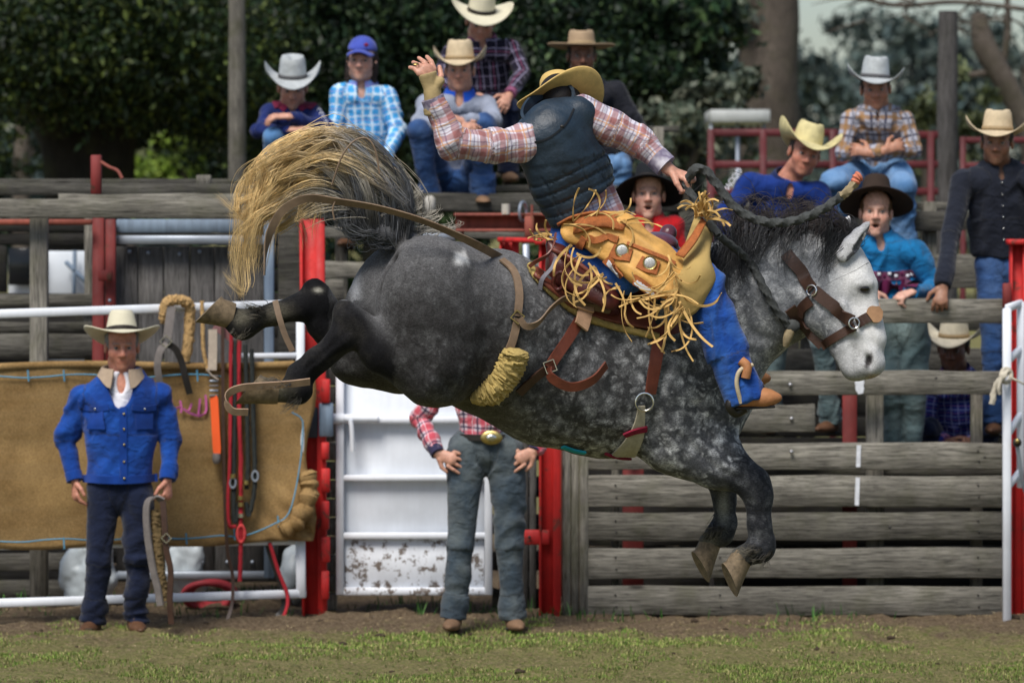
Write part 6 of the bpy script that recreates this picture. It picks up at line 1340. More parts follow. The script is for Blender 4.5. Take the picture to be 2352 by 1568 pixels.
for i in range(13): upright('block', 746 + (i % 3), 774 - (i % 2) * 3, 845 + 43 * i, 884 + 43 * i, 25.2, .1, WOODZ, blk, i)
# --- white sheet gate
wg = thing('sheet_gate', P(950, gy(25.1) - 45, 25.1), 'white sheet metal gate splashed with mud', 'gate')
WY = 25.12
mk('sheet_panel', *beam(P(780, 1060, WY + .02), P(1122, 1060, WY + .02), 560 * WY / F, .006, (0, 0, 1), .001), mat('gate_sheet', lambda k: paint(k, (.70, .74, .80), (.25, .1, .04), .10, .4, 6., None, .88)), wg, smooth=False)
mk('mud_panel', *beam(P(792, 1293, WY), P(1112, 1293, WY), 112 * WY / F, .008, (0, 0, 1), .001), WHITEMUD, wg, smooth=False)
for ya, yb in ((780, 797), (957, 972), (1090, 1104), (1222, 1237), (1348, 1366)): bar(P(774, (ya + yb) / 2, WY - .02), P(1131, (ya + yb) / 2, WY - .02), (yb - ya) * WY / F, WHITEP if ya < 1300 else WHITEMUD, wg, 'frame_rail', .05)
for x0, x1 in ((772, 790), (1113, 1131)): upright('frame_post', x0, x1, 782, 1365, WY - .025, .05, WHITEP, wg)
mk('hinge_pipe', *tube(np.array([P(768, 960, WY - .06), P(868, 961, WY - .06)]), .026, 12), WHITEP, wg); mk('hinge_pipe', *tube(np.array([P(762, 961, WY - .06), P(790, 961, WY - .06)]), .032, 12), WHITEP, wg); mk('latch_handle', *tube(bez([P(805, 965, WY - .09), P(808, 985, WY - .09), P(810, 1035, WY - .08)], 8), .015, 10), WHITEP, wg)
# --- dark timber behind the man, second red post
tp = thing('timber_post', P(1212, gy(25.3), 25.3), 'cluster of dark upright timbers behind the man in red plaid', 'post')
for i, (x0, x1) in enumerate(((1150, 1176), (1196, 1214), (1216, 1232))): upright('upright', x0, x1, 820, gy(25.3), 25.3 + .05 * (i % 2), .08, WOODZG, tp, i)
for i in range(5): plank('slat', 1130, 1240, 1010 + 85 * i, 1055 + 85 * i, 25.45, .03, WOODXD, tp, 40 + i)
rg2 = redpost(1238, 1288, 556, 25.0, 'red steel gate post with welded lug beside the slat fence', 0); bar(P(1198, 1233, 24.95), P(1262, 1233, 24.95), .09, REDP, rg2, 'lug', .03); upright('cap', 1228, 1275, 548, 562, 24.95, .12, REDP, rg2)
mk('bolt', *ball(P(1216, 1233, 24.92), .01, 8, 6), LEATHER_DK, rg2)
rg3 = redpost(1147, 1192, 546, 25.9, 'short red steel post under the oxide red beam', 0); bar(P(1150, 550, 25.85), P(1262, 553, 25.6), .03, REDP, rg3, 'tie_bar', .08); upright('channel', 1200, 1216, 560, gy(26), 26.0, .04, STEEL, rg3)
# --- oxide-red beam over the chutes
bm = thing('steel_beam', P(1150, 530, 26.2), 'oxide red steel beam with flanges under the boys boots', 'beam')
bar(P(1046, 511, 26.2), P(1300, 511, 26.2), .10, REDBEAM, bm, 'web', .02); bar(P(1042, 493, 26.15), P(1300, 493, 26.15), .022, REDBEAM, bm, 'flange', .12); bar(P(1046, 529, 26.15), P(1300, 529, 26.15), .02, REDBEAM, bm, 'flange', .12)
upright('stiffener', 1205, 1226, 496, 545, 26.05, .05, REDBEAM, bm); upright('stub_leg', 1060, 1066, 530, 800, 26.2, .04, REDBEAM, bm); upright('stub_leg', 1286, 1300, 530, gy(26.2), 26.2, .04, REDBEAM, bm)
mk('pipe_stub', *tube(np.array([P(1162, 468, 26.1), P(1162, 492, 26.1)]), .028, 12), mat('cream_pipe', lambda k: paint(k, (.55, .52, .45), (.4, .18, .06), .6)), bm); mk('hand_wheel', *ring(P(1201, 486, 26.1), .062, .010, A(.35, .9, 0), A(0, 0, 1), 20, 7), STEEL, bm); mk('wheel_spindle', *tube(np.array([P(1222, 470, 26.05), P(1222, 500, 26.05)]), .008, 8), REDBEAM, bm)
bar(P(950, 545, 26.4), P(1045, 545, 26.4), .055, STEEL, bm, 'side_rail', .05)
# --- benches of rail for the left row
sr = thing('seat_rails', P(950, gy(27.9), 27.9), 'grey timber rails the left row of spectators sits on', 'rails')
plank('rail', 560, 1560, 443, 486, 27.35, .05, WOODXD, sr, 50); plank('rail', 560, 1560, 425, 440, 27.95, .10, WOODXD, sr, 51); plank('rail', 960, 1560, 395, 408, 28.35, .08, WOODXD, sr, 52); plank('rail', 700, 1300, 520, 548, 27.0, .05, WOODX, sr, 53); plank('rail', 740, 1240, 600, 640, 27.0, .05, WOODX, sr, 54); plank('rail', 740, 1240, 680, 720, 27.0, .05, WOODXD, sr, 55)
plank('rail', 960, 1560, 290, 302, 28.75, .10, WOODXD, sr, 56)
for x in (770, 960, 1260, 1450): upright('post', x, x + 28, 430, gy(27.6), 27.6, .1, WOODZ, sr, x)
for x in (980, 1500): upright('post', x, x + 24, 292, gy(28.6), 28.6, .1, WOODZ, sr, x)
mk('seat_cushion_stone', *beam(P(975, 470, 27.2), P(1000, 470, 27.2), .12, .1, (0, 0, 1), .02), mat('concrete', lambda k: plain(k, (.42, .40, .36), .9, .2)), sr)

# --- right slat fence
sf = thing('slat_fence', P(1830, gy(25), 25.0), 'weathered horizontal plank fence right of the chutes with three plank posts', 'fence')
for i, (x0, x1) in enumerate(((1291, 1310), (1311, 1330), (1331, 1352))): upright('post_board', x0, x1, 985 + 4 * i, gy(25), 25.02 + .02 * (i % 2), .08, WOODZ, sf, i)
rows = [(685, 742, 1690, 2306), (851, 905, 1600, 2306), (1017, 1077, 1350, 2308), (1092, 1163, 1350, 2310), (1176, 1240, 1350, 2310), (1258, 1327, 1350, 2312), (1345, 1412, 1348, 2314)]
BOLT = mat('bolt_head', lambda k: plain(k, (.42, .42, .44), .4, .2, 9., .05, .5, .8))
for i, (ya, yb, x0, x1) in enumerate(rows):
    b_ = plank('plank', x0, x1, ya, yb, 25.0, .04, WOODX, sf, 60 + i)
plank('plank', 1640, 1872, 929, 992, 24.99, .045, WOODX, sf, 70)
for x_ in (1412, 2245, 1652):
    for (ya, yb, x0, x1) in rows[2:]:
        for dy_ in (.3, .7): mk('nail', *ball(P(x_ + 5 * dy_, ya + (yb - ya) * dy_, 24.977), .0065, 6, 4), LEATHER_DK, sf)
for x, y in ((1815, 883), (1818, 961), (1818, 1037)): mk('bolt', *ball(P(x, y, 24.96), .013, 10, 7), BOLT, sf)
for x, y in ((2150, 868), (2290, 884), (2262, 1050), (2044, 1210)): mk('nail_hole', *ball(P(x, y, 24.985), (.012, .008, .010), 8, 6), LEATHER_DK, sf)
WP = mat('white_paint_run', lambda k: plain(k, (.66, .68, .72), .7, .3, 30.))
for pts_ in ([(1975, 868), (1974, 886), (1977, 904)], [(1973, 1022), (1972, 1045), (1971, 1072)], [(1970, 1096), (1969, 1130), (1968, 1160)]): mk('paint_run', *ribbon(bez([P(a, b, 24.975) for a, b in pts_], 8), [.055, .05, .058, .05, .05, .052, .04, .03] if pts_[0][1] < 900 else .026, .006, A(1, 0, 0)), WP, sf)
for x0, x1, Y in ((1405, 1421, 25.3), (1640, 1665, 25.3), (1990, 2028, 25.2), (2230, 2255, 25.3)): upright('back_post', x0, x1, 860, gy(Y), Y, .1, WOODZ, sf, int(x0))
# things standing in the gloom behind the slats
sp2 = thing('standing_platform', P(1900, gy(26.2), 26.2), 'low plank platform behind the slat fence carrying the spectators', 'platform')
for i in range(4): mk('deck_plank', *beam(A(1.05, 25.35 + .25 * i, .86), A(3.6, 25.35 + .25 * i, .86), .05, .23, (0, 0, 1), .005), WOODXD, sp2, smooth=False)
for x in (1.3, 2.3, 3.4): mk('leg', *beam(A(x, 25.9, 0), A(x, 25.9, .83), .1, .1, (0, 1, 0), .006), WOODZG, sp2, smooth=False)
pk = thing('steel_post', P(1950, gy(25.5), 25.5), 'flat red oxide steel upright behind the white paint run', 'post'); upright('plate', 1935, 1968, 900, gy(25.5), 25.5, .03, REDOLD, pk); upright('foot', 1930, 1973, gy(25.5) - 12, gy(25.5), 25.5, .1, REDOLD, pk)
pk = thing('steel_post', P(1455, gy(25.7), 25.7), 'chipped red post behind the left end of the slat fence', 'post'); upright('plate', 1430, 1478, 1040, gy(25.7), 25.7, .06, REDOLD, pk); upright('foot', 1425, 1483, gy(25.7) - 12, gy(25.7), 25.7, .1, REDOLD, pk)
iw = thing('inner_wall', P(1880, gy(26.55), 26.55), 'close-boarded dark timber wall in the gloom behind the slat fence', 'wall')  # boarding added so the gaps between the slats go dark
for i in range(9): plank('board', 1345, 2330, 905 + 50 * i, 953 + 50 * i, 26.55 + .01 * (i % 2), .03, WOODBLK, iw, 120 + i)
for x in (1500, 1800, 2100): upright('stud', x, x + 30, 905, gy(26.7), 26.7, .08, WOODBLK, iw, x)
bk = thing('back_fence', P(1900, gy(27.2), 27.2), 'dark rear rails of the yard behind the spectators', 'fence')  # most rails use the darker timber as painted shade behind the slats
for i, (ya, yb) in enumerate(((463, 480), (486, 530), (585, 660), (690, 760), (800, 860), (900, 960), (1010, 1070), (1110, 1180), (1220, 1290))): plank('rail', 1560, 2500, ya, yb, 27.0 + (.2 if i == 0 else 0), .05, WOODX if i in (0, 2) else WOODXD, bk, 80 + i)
for x in (1600, 1840, 2120, 2380): upright('post', x, x + 30, 463, gy(27.1), 27.1, .1, WOODZ, bk, x)
# --- white frame and red post at the right edge
wf = thing('frame_gate', P(2326, gy(24.7), 24.7), 'narrow white steel gate frame at the right end of the slats', 'gate')
upright('frame_post', 2303, 2322, 708, 1428, 24.6, .05, WHITEP, wf); upright('frame_post', 2336, 2352, 692, 1120, 24.75, .05, WHITEP, wf)
for y0, y1 in ((708, 696), (830, 800), (1000, 950), (1120, 1080)): bar(P(2312, y0, 24.6), P(2346, y1, 24.75), .045, WHITEP, wf, 'brace', .03)
mk('latch_bolt', *ball(P(2336, 1016, 24.55), .028, 10, 7), LEATHER_DK, wf); mk('latch_bolt', *ball(P(2337, 1012, 24.52), .015, 10, 7), BRASS, wf); mk('chain_bar', *tube(bez([P(2336, 1020, 24.55), P(2350, 1110, 24.6), P(2380, 1200, 24.7)], 8), .012, 8), STEEL, wf)
rr = redpost(2318, 2362, 556, 25.05, 'bright red steel post at the right end of the slat fence'); upright('cap', 2312, 2370, 549, 562, 25.0, .14, REDP, rr); upright('side_lug', 2303, 2322, 650, 706, 24.95, .05, REDOLD, rr)
ROPE = mat('cream_rope', lambda k: plain(k, (.55, .50, .40), .9, .3, 60., .6))
kr = thing('rope_knot', P(2295, 930, 24.5), 'frayed cream rope knotted round the white frame', 'rope')
mk('tail', *tube(bez([P(2318, 850, 24.5), P(2300, 868, 24.48), P(2286, 890, 24.5), P(2278, 928, 24.5)], 24), .018, 9, True, 90., 3, .2), ROPE, kr); mk('loop', *ring(P(2311, 862, 24.55), .042, .014, A(.8, .6, .2), A(-.1, .3, 1), 18, 8), ROPE, kr); mk('strand', *tube(bez([P(2320, 866, 24.5), P(2345, 878, 24.5), P(2380, 900, 24.6)], 10), .007, 6), ROPE, kr); mk('tail', *tube(bez([P(2300, 868, 24.47), P(2294, 890, 24.46), P(2296, 905, 24.47)], 10), .010, 7), ROPE, kr)
sf2 = thing('slat_fence', P(2900, gy(25.2), 25.2), 'further run of weathered plank fence past the bright red end post', 'fence')
for i, (ya, yb) in enumerate(((685, 742), (851, 905), (1017, 1077), (1092, 1163), (1176, 1240), (1258, 1327), (1345, 1405))): plank('plank', 2372, 3500, ya, yb, 25.2, .04, WOODX, sf2, 190 + i)
for x in (2500, 2900, 3300): upright('back_post', x, x + 36, 670, gy(25.3), 25.3, .1, WOODZ, sf2, x)
# --- poles and panels further back
pl = tag(mk('utility_pole', *tube(np.array([P(545, gy(33) + 5, 33), P(545, 300, 33), P(544, -160, 33)]), [.078, .072, .066], 14), WOODZ), 'tall weathered timber pole in front of the dark tree', 'pole')
pl = tag(mk('timber_post', *tube(np.array([P(2174, gy(34) + 5, 34), P(2176, 200, 34), P(2178, 26, 34)]), [.092, .088, .08], 12), WOODZG), 'grey timber post beyond the boy in brown plaid', 'post')
def panel(x0, x1, ys, ups, Y, lab, mt, w=.05):
    t = thing('yard_panel', P((x0 + x1) / 2, gy(Y), Y), lab, 'panel')
    for y in ys: bar(P(x0, y, Y), P(x1, y, Y), w, mt, t, 'rail', .04)
    for x in ups: upright('upright', x, x + w * F / Y * .9, ys[0] - 8, gy(Y), Y - .01, .05, mt, t)
panel(1625, 1925, (305, 378, 440, 520), (1625, 1745, 1905), 33, 'maroon pipe yard panel behind the blue-shirted man', MAROON, .06); panel(1905, 2155, (310, 378, 440, 520), (2130,), 33.2, 'maroon pipe yard panel behind the boy in brown plaid', MAROON, .06); panel(2205, 2420, (322, 380, 445), (2205, 2400), 33.4, 'maroon pipe yard panel beyond the man in charcoal', MAROON, .05)
sh = thing('feed_shelter', P(1690, gy(40), 40), 'small pale roofed shelter standing beyond the maroon panels', 'shelter'); bar(P(1625, 270, 40), P(1760, 270, 40), .12, mat('pale_roof', lambda k: plain(k, (.45, .47, .46), .6)), sh, 'roof', 1.2)
for x in (1630, 1690, 1750): upright('leg', x, x + 8, 272, gy(40), 39.6, .05, STEEL, sh)
# ---------------------------------------------------------------- gear hung on the hessian gate
def gq(x, y, o=.1): return gp(x, y) + A(0, -o, 0)
GREYL = mat('grey_weathered_leather', lambda k: LEATHER(k, (.17, .15, .14), .75)); TANF = mat('tan_fleece', lambda k: plain(k, (.50, .32, .14), .98, .3, 50., .9)); REDR = mat('red_rope', lambda k: plain(k, (.38, .02, .03), .85, .3, 50., .6)); BLKR = mat('dark_rope', lambda k: plain(k, (.03, .034, .032), .9, .4, 50., .6)); CREAML = mat('cream_webbing', lambda k: plain(k, (.48, .40, .32), .9, .25, 30., .4))
def thg(name, x, y, lab, cat): return thing(name, gq(x, y), lab, cat)
a = thg('flank_strap', 405, 900, 'fleece-lined flank strap with grey leather tails hung over the white gate rail', 'strap')
fl_fleece('fleece', [gq(378, 742, .07), gq(384, 700, .09), gq(402, 688, .09), gq(428, 692, .09), gq(438, 708, .07), gq(436, 760, .06), gq(428, 830, .06)], [.02] + [.032] * 24 + [.02], a, 26, .5, TANF)
mk('strap', *ribbon(bez([gq(398, 702, .12), gq(393, 740, .13), gq(388, 775, .13)], 10), .052, .010, A(1, 0, 0)), GREYL, a); mk('buckle', *ring(gq(386, 782, .15), .036, .006, A(1, 0, 0), A(0, 0, 1), 4, 6), CHROME, a)
mk('tail', *ribbon(bez([gq(386, 785, .14), gq(372, 805, .14), gq(366, 835, .14), gq(370, 872, .13), gq(372, 885, .12)], 16), .042, .010, A(.9, 0, .4)), GREYL, a); mk('tail', *ribbon(bez([gq(390, 788, .14), gq(408, 800, .15), gq(422, 830, .15), gq(432, 870, .15), gq(440, 902, .14)], 16), .040, .010, A(.9, 0, .3)), LEATHER_DK, a)
a = thg('bell_strap', 488, 900, 'cream webbing strap with fleece and steel buckles beside the orange streamer', 'strap')
fl_fleece('fleece', [gq(466, 690, .08), gq(468, 740, .09), gq(470, 800, .09), gq(480, 850, .09)], .012, a, 20, .5, TANF); mk('webbing', *ribbon(bez([gq(492, 755, .12), gq(492, 800, .12), gq(491, 848, .12)], 12), .052, .010, A(1, 0, 0)), CREAML, a); mk('backing_plate', *ribbon(bez([gq(500, 740, .08), gq(540, 770, .08)], 6), .09, .01, A(0, 0, 1)), mat('dusky_pink_vinyl', lambda k: plain(k, (.25, .12, .12), .6)), a)
for k in range(5): mk('buckle', *beam(gq(484, 862 + 11 * k, .12), gq(505, 862 + 11 * k, .12), .014, .012), STEEL if k % 2 else GREYL, a)
mk('cord', *tube(bez([gq(478, 845, .13), gq(490, 860, .13), gq(505, 870, .13)], 6), .005, 5), CREAML, a)
a = thg('streamer', 500, 1062, 'fluorescent orange streamer hanging on the hessian', 'streamer'); mk('strip', *ribbon(bez([gq(494, 905, .12), gq(496, 930, .12), gq(499, 990, .12), gq(502, 1040, .12)], 14), [.028, .045] + [.048] * 11 + [.04], .005, A(1, 0, .03)), mat('fluoro_orange', lambda k: plain(k, (.95, .13, .03), .5, .06)), a); mk('clip', *tube(bez([gq(501, 1038, .12), gq(500, 1062, .12)], 5), [.022, .026, .026, .024, .014], 8), GREYL, a)
a = thg('lead_strap', 517, 1430, 'long thin brown leather lead trailing to the ground', 'strap'); mk('strap', *ribbon(bez([gq(514, 740, .10), gq(515, 900, .11), gq(518, 1100, .11), gq(524, 1250, .10), gq(537, 1320, .10), gq(536, 1380, .12), gq(524, 1425, .16)], 40), .020, .006, A(1, 0, 0)), BRN, a)
a = thg('rope_halter', 556, 1250, 'red rope halter with brass ferrules hanging on the hessian', 'rope')
for pts, r in (([(534, 745), (533, 900), (531, 1060), (527, 1140), (530, 1200), (545, 1205)], .011), ([(553, 745), (552, 900), (556, 1060), (556, 1200), (556, 1250), (554, 1330)], .013)): mk('rope', *tube(bez([gq(x, y, .12) for x, y in pts], 40), r, 9, True, 100, 3, .15), REDR, a)
mk('loop', *ring(gq(557, 1222, .13), .05, .013, A(1, 0, 0), A(0, 0, 1), 20, 8, .42), mat('coral_rope', lambda k: plain(k, (.58, .06, .06), .85, .3, 50., .5)), a)
for x, y in ((555, 1135), (556, 1150), (556, 1175), (538, 1085), (568, 1100)): mk('ferrule', *tube(np.array([gq(x, y, .13), gq(x, y + 9, .13)]), .019, 9), BRASS if y < 1160 else CHROME, a)
a = thg('rope_halter', 575, 1190, 'dark rope halter with steel clips hanging beside the red one', 'rope')
for pts, r in (([(543, 780), (542, 930), (540, 1060), (540, 1180), (546, 1190), (551, 1150)], .015), ([(566, 790), (570, 930), (572, 1060), (570, 1120)], .014), ([(580, 800), (584, 950), (588, 1070), (586, 1130), (574, 1180), (568, 1150)], .014)): mk('rope', *tube(bez([gq(x, y, .11) for x, y in pts], 36), r, 8, True, 90, 3, .15), BLKR, a)
for x, y in ((589, 1090), (538, 1105)): mk('clip', *ring(gq(x, y, .13), .03, .008, A(1, 0, 0), A(0, 0, 1), 14, 6, .6), STEEL, a)
a = thg('lead_rope', 640, 1440, 'red and black lead looped on the ground below the gate corner', 'rope')
mk('strap', *ribbon(bez([gp(612, 1245), gp(630, 1300), gp(648, 1350), gp(650, 1395), gp(625, 1420), gp(585, 1425) + A(0, -.05, .02)], 30), .03, .008, A(.9, 0, .3)), LEATHER_DK, a); mk('rope', *tube(bez([gp(620, 1245) + A(0, -.03, 0), gp(640, 1310) + A(0, -.03, 0), gp(662, 1370) + A(0, -.05, 0), gp(650, 1415) + A(0, -.1, .0), gp(612, 1432) + A(0, -.12, .02), gp(590, 1428) + A(0, -.12, .02)], 36), .012, 8), REDR, a)
a = thing('hose_coil', P(478, gy(25.6), 25.6), 'coil of red hose propped behind the gate', 'hose')
for k in range(3): mk('turn', *ring(P(478 + 6 * k, 1368 - 3 * k, 25.5 + .03 * k), .155 - .008 * k, .020, unit(A(1, .15, 0)), unit(A(0, -.75, .55)), 30, 8), mat('red_hose', lambda k_: plain(k_, (.45, .05, .06), .5, .25)), a)
PLAS = mat('white_plastic', lambda k: plain(k, (.50, .56, .60), .35, .25, 4., .2))
for (x, y, rx, rz, Y, lab) in ((205, 1325, .17, .24, 25.75, 'bulging white plastic feed bag behind the gate by the older man'), (425, 1320, .15, .22, 25.9, 'white plastic feed bag behind the hose coil'), (675, 1330, .07, .17, 25.7, 'grey plastic feed bag slumped beside the red gate post')):
    S = Sdf(.014); c0 = P(x, y, Y); S.ell(c0, (rx, .13, rz), None, .05); S.ell(c0 + A(rx * .3, -.03, rz * .6), (rx * .6, .1, rz * .5), None, .06); S.cone(c0 + A(0, 0, rz * .8), c0 + A(.03, 0, rz * 1.2), .06, .04, .04); V, Q = S.smoothmesh(1); V = V + vnormals(V, Q) * (.03 * fbm(V * 7, 9))[:, None]; tag(mk('feed_bag', V, Q, PLAS), lab, 'bag')
# strap held by the man in denim
a = thing('flank_strap', P(385, 1430, 23.72), 'heavy fleece-backed leather strap dangling from the hand of the older man', 'strap'); hp_ = lambda x, y, d=0: P(x, y, 23.72 + d)
mk('strap', *ribbon(bez([hp_(376, 1150), hp_(356, 1142), hp_(338, 1158), hp_(338, 1220), hp_(350, 1300), hp_(362, 1350), hp_(368, 1390)], 30), .046, .012, A(.8, -.6, .2)), GREYL, a); fl_fleece('fleece', [hp_(358, 1170, .03), hp_(362, 1240, .03), hp_(368, 1310, .03), hp_(376, 1380, .03)], .030, a, 24, .5, mat('brown_fleece', lambda k: plain(k, (.16, .11, .05), .98, .4, 40., .8)))
mk('strap', *ribbon(bez([hp_(374, 1150, -.03), hp_(378, 1200, -.04), hp_(382, 1260, -.04), hp_(392, 1310, -.04), hp_(390, 1380, -.03), hp_(394, 1432, -.02)], 24), .034, .010, A(.9, -.3, .2)), BRN, a); mk('buckle', *ring(hp_(382, 1235, -.06), .028, .006, A(1, 0, 0), A(0, 0, 1), 4, 6), CHROME, a)

# ---------------------------------------------------------------- trees
BARKD = mat('dark_bark', lambda k: wood(k, 2, (.014, .012, .010), (.035, .03, .025), .3)); BARKG = mat('grey_bark', lambda k: wood(k, 2, (.07, .055, .045), (.17, .145, .12), .2))
LEAF = mat('leaf', lambda k: vcol(k, .55, .3, .15, 3., .0))
def crown(lobes, size, cols, seed):
    r = np.random.default_rng(seed); C_ = []; 
    for (c, rad, n) in lobes:
        nc = max(8, n // 90); d = r.normal(size=(nc, 3)); d /= np.linalg.norm(d, axis=1)[:, None]; cc = np.asarray(c) + d * (r.random(nc) ** .45)[:, None] * np.asarray(rad); k = r.integers(0, nc, n); tone = r.uniform(.55, 1.35, nc)
        p = cc[k] + r.normal(size=(n, 3)) * np.asarray(rad) * .13; C_.append((p, tone[k]))
    p = np.vstack([a for a, _ in C_]); tone = np.concatenate([b for _, b in C_]); n = len(p); s = r.uniform(.6, 1.25, n) * size; u = r.normal(size=(n, 3)); u /= np.linalg.norm(u, axis=1)[:, None]; u[:, 2] -= .35; w = np.cross(u, r.normal(size=(n, 3))); w /= np.maximum(np.linalg.norm(w, axis=1), 1e-6)[:, None]
    V = np.stack([p - u * s[:, None] * .5, p + w * s[:, None] * .27, p + u * s[:, None] * .5, p - w * s[:, None] * .27], 1).reshape(-1, 3); q = np.arange(n)[:, None] * 4 + np.arange(4); col = np.array(cols)[r.integers(0, len(cols), n)] * (tone * r.uniform(.75, 1.25, n))[:, None]
    return V, q, np.repeat(col, 4, 0)
def tree(lab, base, trunks, lobes, size, cols, bark, seed, grp=None, name='tree', lk=1.):
    lobes = [(a_, b_, int(n_ * lk)) for a_, b_, n_ in lobes] if lobes else lobes
    t = thing(name, base, lab, 'tree', grp)
    for pts, rr in trunks:
        p = bez(pts, 14); r0 = np.interp(np.linspace(0, 1, 14), np.linspace(0, 1, len(rr)), rr); V, Fs = tube(p, r0, 12); V = V + (V - np.repeat(p, 12, 0)) * (.14 * fbm(V * A(3, 3, 1.2), seed))[:, None]; mk('trunk', V, Fs, bark, t)
    if lobes: V, q, c = crown(lobes, size, cols, seed); mk('crown', V, q, LEAF, t, col=c, smooth=False)
    return t
def T(x, y, Y): return P(x, y, Y)
DKG = [(.007, .016, .005), (.010, .023, .006), (.016, .034, .008), (.07, .095, .018), (.012, .028, .007)]; DKB = [(.006, .016, .008), (.009, .026, .012), (.016, .042, .016), (.05, .085, .03), (.008, .02, .010)]; EUC = [(.085, .105, .075), (.12, .14, .10), (.06, .085, .06), (.16, .17, .12)]; FARG = [(.08, .115, .105), (.06, .09, .09), (.11, .14, .12)]; LIME = [(.16, .24, .03), (.22, .30, .05), (.12, .19, .03)]; MIDG = [(.03, .055, .02), (.045, .075, .025), (.02, .04, .015)]  # FARG has distance haze mixed in: paler, bluer leaf colours
tree('broad dark fig tree with forked black trunk behind the left rails', T(195, gy(42), 42), [([T(190, gy(42), 42), T(175, 420, 42), T(120, 250, 42), T(60, 60, 42), T(20, -100, 42)], [.42, .34, .28, .22, .15]), ([T(205, gy(42), 42), T(225, 400, 42), T(290, 220, 42), T(390, 40, 42), T(470, -120, 42)], [.4, .34, .28, .24, .2])],
     [(T(90, 40, 41), (1.9, 1.2, 1.0), 5200), (T(330, 40, 41), (1.7, 1.2, .95), 4600), (T(40, 120, 40.5), (1.3, .8, .5), 2000), (T(430, 200, 42), (1.0, .8, .75), 2200), (T(220, -100, 43), (3, 2, 1.0), 4000), (T(20, 300, 45), (.7, .6, .5), 500), (T(350, 215, 43), (.35, .5, .3), 350), (T(260, 60, 46), (2.6, 1., .8), 4000)], .082, DKG, BARKD, 1, lk=3.0)
tree('dense dark green tree rising behind the row of seated spectators', T(900, gy(44), 44), [([T(880, gy(44), 44), T(890, 300, 44), T(920, 40, 44)], [.3, .26, .2])],
     [(T(640, 110, 43.5), (1.3, 1., 1.2), 4200), (T(900, 90, 43.5), (1.5, 1., 1.3), 5200), (T(1180, 90, 43.5), (1.3, 1., 1.2), 4600), (T(760, 300, 45), (1.6, .8, .9), 3800), (T(1100, 320, 45), (1.6, .8, .9), 3800), (T(1420, 120, 44), (1.1, .8, .95), 3800), (T(900, -100, 44), (4, 1.6, .9), 4000), (T(560, 330, 46), (.7, .6, .8), 1500)], .082, DKB, BARKD, 2, lk=3.0)
tree('dark bough of foliage reaching over the rider', T(1560, gy(45), 45), [([T(1575, gy(45), 45), T(1570, 250, 45), T(1540, 20, 45)], [.2, .16, .1])], [(T(1560, 40, 44), (.9, .7, .7), 2200), (T(1490, 170, 44.5), (.55, .5, .35), 900), (T(1640, 60, 44.5), (.4, .5, .5), 500), (T(1380, -40, 44), (1.2, .7, .6), 2000)], .15, DKB, BARKD, 3)
tree('lime green shrub glowing beyond the left rails', T(420, gy(58), 58), [([T(420, gy(58), 58), T(422, 420, 58), T(425, 340, 58)], [.09, .07, .04])], [(T(400, 365, 58), (.6, .5, .35), 1500), (T(450, 345, 58), (.35, .4, .45), 900), (T(340, 400, 58), (.4, .4, .25), 600), (T(490, 400, 58), (.4, .4, .3), 600), (T(380, 460, 58), (1.0, .5, .5), 1500)], .11, LIME, BARKG, 4, name='shrub')
tree('pale green sapling seen between the fork of the dark trunk and the pole', T(300, gy(62), 62), [([T(300, gy(62), 62), T(302, 330, 62), T(315, 240, 62)], [.1, .08, .04])], [(T(300, 320, 62), (.45, .4, .6), 900), (T(345, 290, 62), (.35, .4, .4), 500), (T(270, 400, 62), (.5, .4, .4), 700)], .12, [(.14, .17, .08), (.2, .22, .12), (.1, .14, .05)], BARKG, 5)
tree('grey trunked gum between the forks of the dark tree', T(172, gy(55), 55), [([T(178, gy(55), 55), T(172, 350, 55), T(180, 240, 55), T(188, 120, 55)], [.2, .15, .12, .1])], [(T(190, 60, 55), (1.4, 1, 1.0), 1600)], .16, MIDG, BARKG, 6)
tree('thin pale gum trunk at the left edge behind the fig', T(55, gy(58), 58), [([T(50, gy(58), 58), T(50, 300, 58), T(45, 100, 58)], [.13, .11, .1])], [(T(60, 20, 58), (1.3, 1, 1.0), 1400)], .16, MIDG, BARKG, 16)
tree('tall gum with mottled grey-brown trunk beyond the maroon panels', T(1770, gy(47), 47), [([T(1765, gy(47), 47), T(1772, 300, 47), T(1778, 120, 47), T(1782, -150, 47)], [.36, .32, .29, .27]), ([T(1740, 200, 47), T(1722, 80, 47), T(1710, -60, 47)], [.2, .15, .12])], [(T(1690, 20, 47), (.35, .4, .5), 260)], .14, EUC, BARKG, 7)
tree('silvery gum sapling with loose pale leaves beside the mottled trunk', T(1600, gy(43), 43), [([T(1560, gy(43), 43), T(1580, 420, 43), T(1640, 330, 43), T(1700, 240, 43)], [.05, .045, .03, .015]), ([T(1560, 480, 43), T(1545, 330, 43), T(1560, 220, 43)], [.04, .03, .015])], [(T(1560, 290, 43), (.55, .5, .5), 900), (T(1640, 240, 43), (.5, .5, .45), 900), (T(1520, 380, 43.5), (.5, .5, .45), 700), (T(1700, 330, 43), (.35, .4, .35), 350)], .13, EUC, BARKG, 8)
tree('olive bush with pale leaves under the leaning trunk', T(2130, gy(46), 46), [([T(2130, gy(46), 46), T(2128, 400, 46), T(2120, 330, 46)], [.07, .05, .03])], [(T(2110, 300, 46), (.5, .5, .45), 700), (T(2190, 230, 46), (.4, .4, .4), 500), (T(2280, 290, 46), (.45, .4, .4), 500)], .12, [(.07, .085, .035), (.10, .115, .05), (.05, .065, .03)], BARKG, 9)
R = random.Random(12)
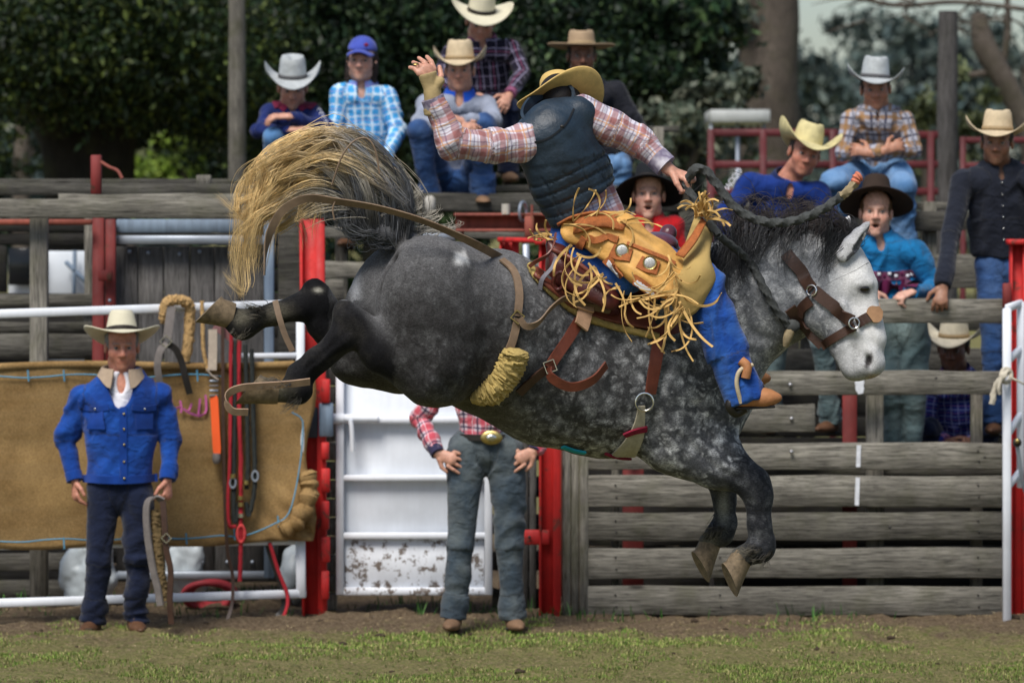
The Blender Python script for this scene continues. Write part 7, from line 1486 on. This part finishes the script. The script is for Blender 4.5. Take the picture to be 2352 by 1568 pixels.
for i, (x, top, w, Y) in enumerate(((60, 230, 2.4, 100), (180, 210, 2.6, 110), (300, 190, 2.6, 105), (430, 220, 2.6, 112), (1500, 0, 2.6, 95), (1640, 30, 3., 105), (1880, 70, 3.2, 110), (1960, 30, 3.0, 125), (2060, 52, 3.2, 130), (2150, 40, 3., 120), (2260, 64, 3.2, 125), (2350, 20, 3., 118), (1780, 60, 2.6, 115), (2500, 40, 3.2, 122), (2680, 70, 3.2, 128), (2860, 30, 3.2, 118), (3060, 60, 3.2, 126), (3300, 40, 3.4, 122), (-300, 120, 3., 110), (-600, 90, 3.2, 115))):
    zt = T(x, top, Y)[2]; base = T(x, gy(Y), Y); lo = [(A(base[0] + R.uniform(-1, 1), Y, zt * f), (w * R.uniform(.6, .9), 1.5, zt * .2), 800) for f in (.3, .5, .68)] + [(A(base[0], Y, zt * .84), (w * .6, 1.2, zt * .18), 900)]
    tree(['hazy distant gum with a broad crown on the far tree line', 'hazy distant gum with a tall narrow crown on the far tree line'][i % 2], base, [([base, A(base[0] + .2, Y, zt * .5), A(base[0], Y, zt * .85)], [.3, .22, .1])], lo, .34, FARG, BARKG, 30 + i, 'gums on the far tree line')
for i, (x, Y) in enumerate(((-120, 75), (620, 72), (950, 76), (1300, 74))):
    base = T(x, gy(Y), Y); lo = [(A(base[0] + R.uniform(-1, 1), Y, z), (2.4, 1.2, 1.0), 1300) for z in (1.6, 3.2, 4.8, 6.4)]; tree('dark shady tree in the belt behind the yards', base, [([base, A(base[0], Y, 5)], [.3, .15])], lo, .3, DKB, BARKD, 50 + i, 'shade trees behind the yards')
br = tree('leaning bare grey tree with a crooked limb at the right edge', T(2330, gy(50), 50), [([T(2420, gy(50), 50), T(2380, 380, 50), T(2320, 210, 50), T(2262, 110, 50), T(2248, 30, 50)], [.16, .15, .14, .16, .1]), ([T(2290, 160, 50), T(2220, 170, 50), T(2180, 110, 50)], [.06, .04, .02]), ([T(2300, 180, 50), T(2315, 60, 50), T(2310, -60, 50)], [.05, .04, .03])], None, .1, EUC, BARKG, 77)
tw = thing('branch', T(2060, 60, 49), 'bare twiggy branches hanging against the sky at the top right', 'branch')
for i in range(26):
    x, y = R.uniform(1930, 2330), R.uniform(-30, 60); pts = [T(x, y, 49)]; an = R.uniform(.2, 2.9)
    for k in range(4): an += R.gauss(0, .4); x += math.cos(an) * 28; y += abs(math.sin(an)) * 18; pts.append(T(x, y, 49 + R.uniform(-.2, .2)))
    mk('twig', *tube(bez(pts, 10), np.linspace(.016, .004, 10), 5), BARKG, tw)
mk('limb', *tube(bez([T(1890, -30, 49), T(2050, 12, 49), T(2200, 5, 49), T(2380, 25, 49)], 16), .03, 8), BARKG, tw)
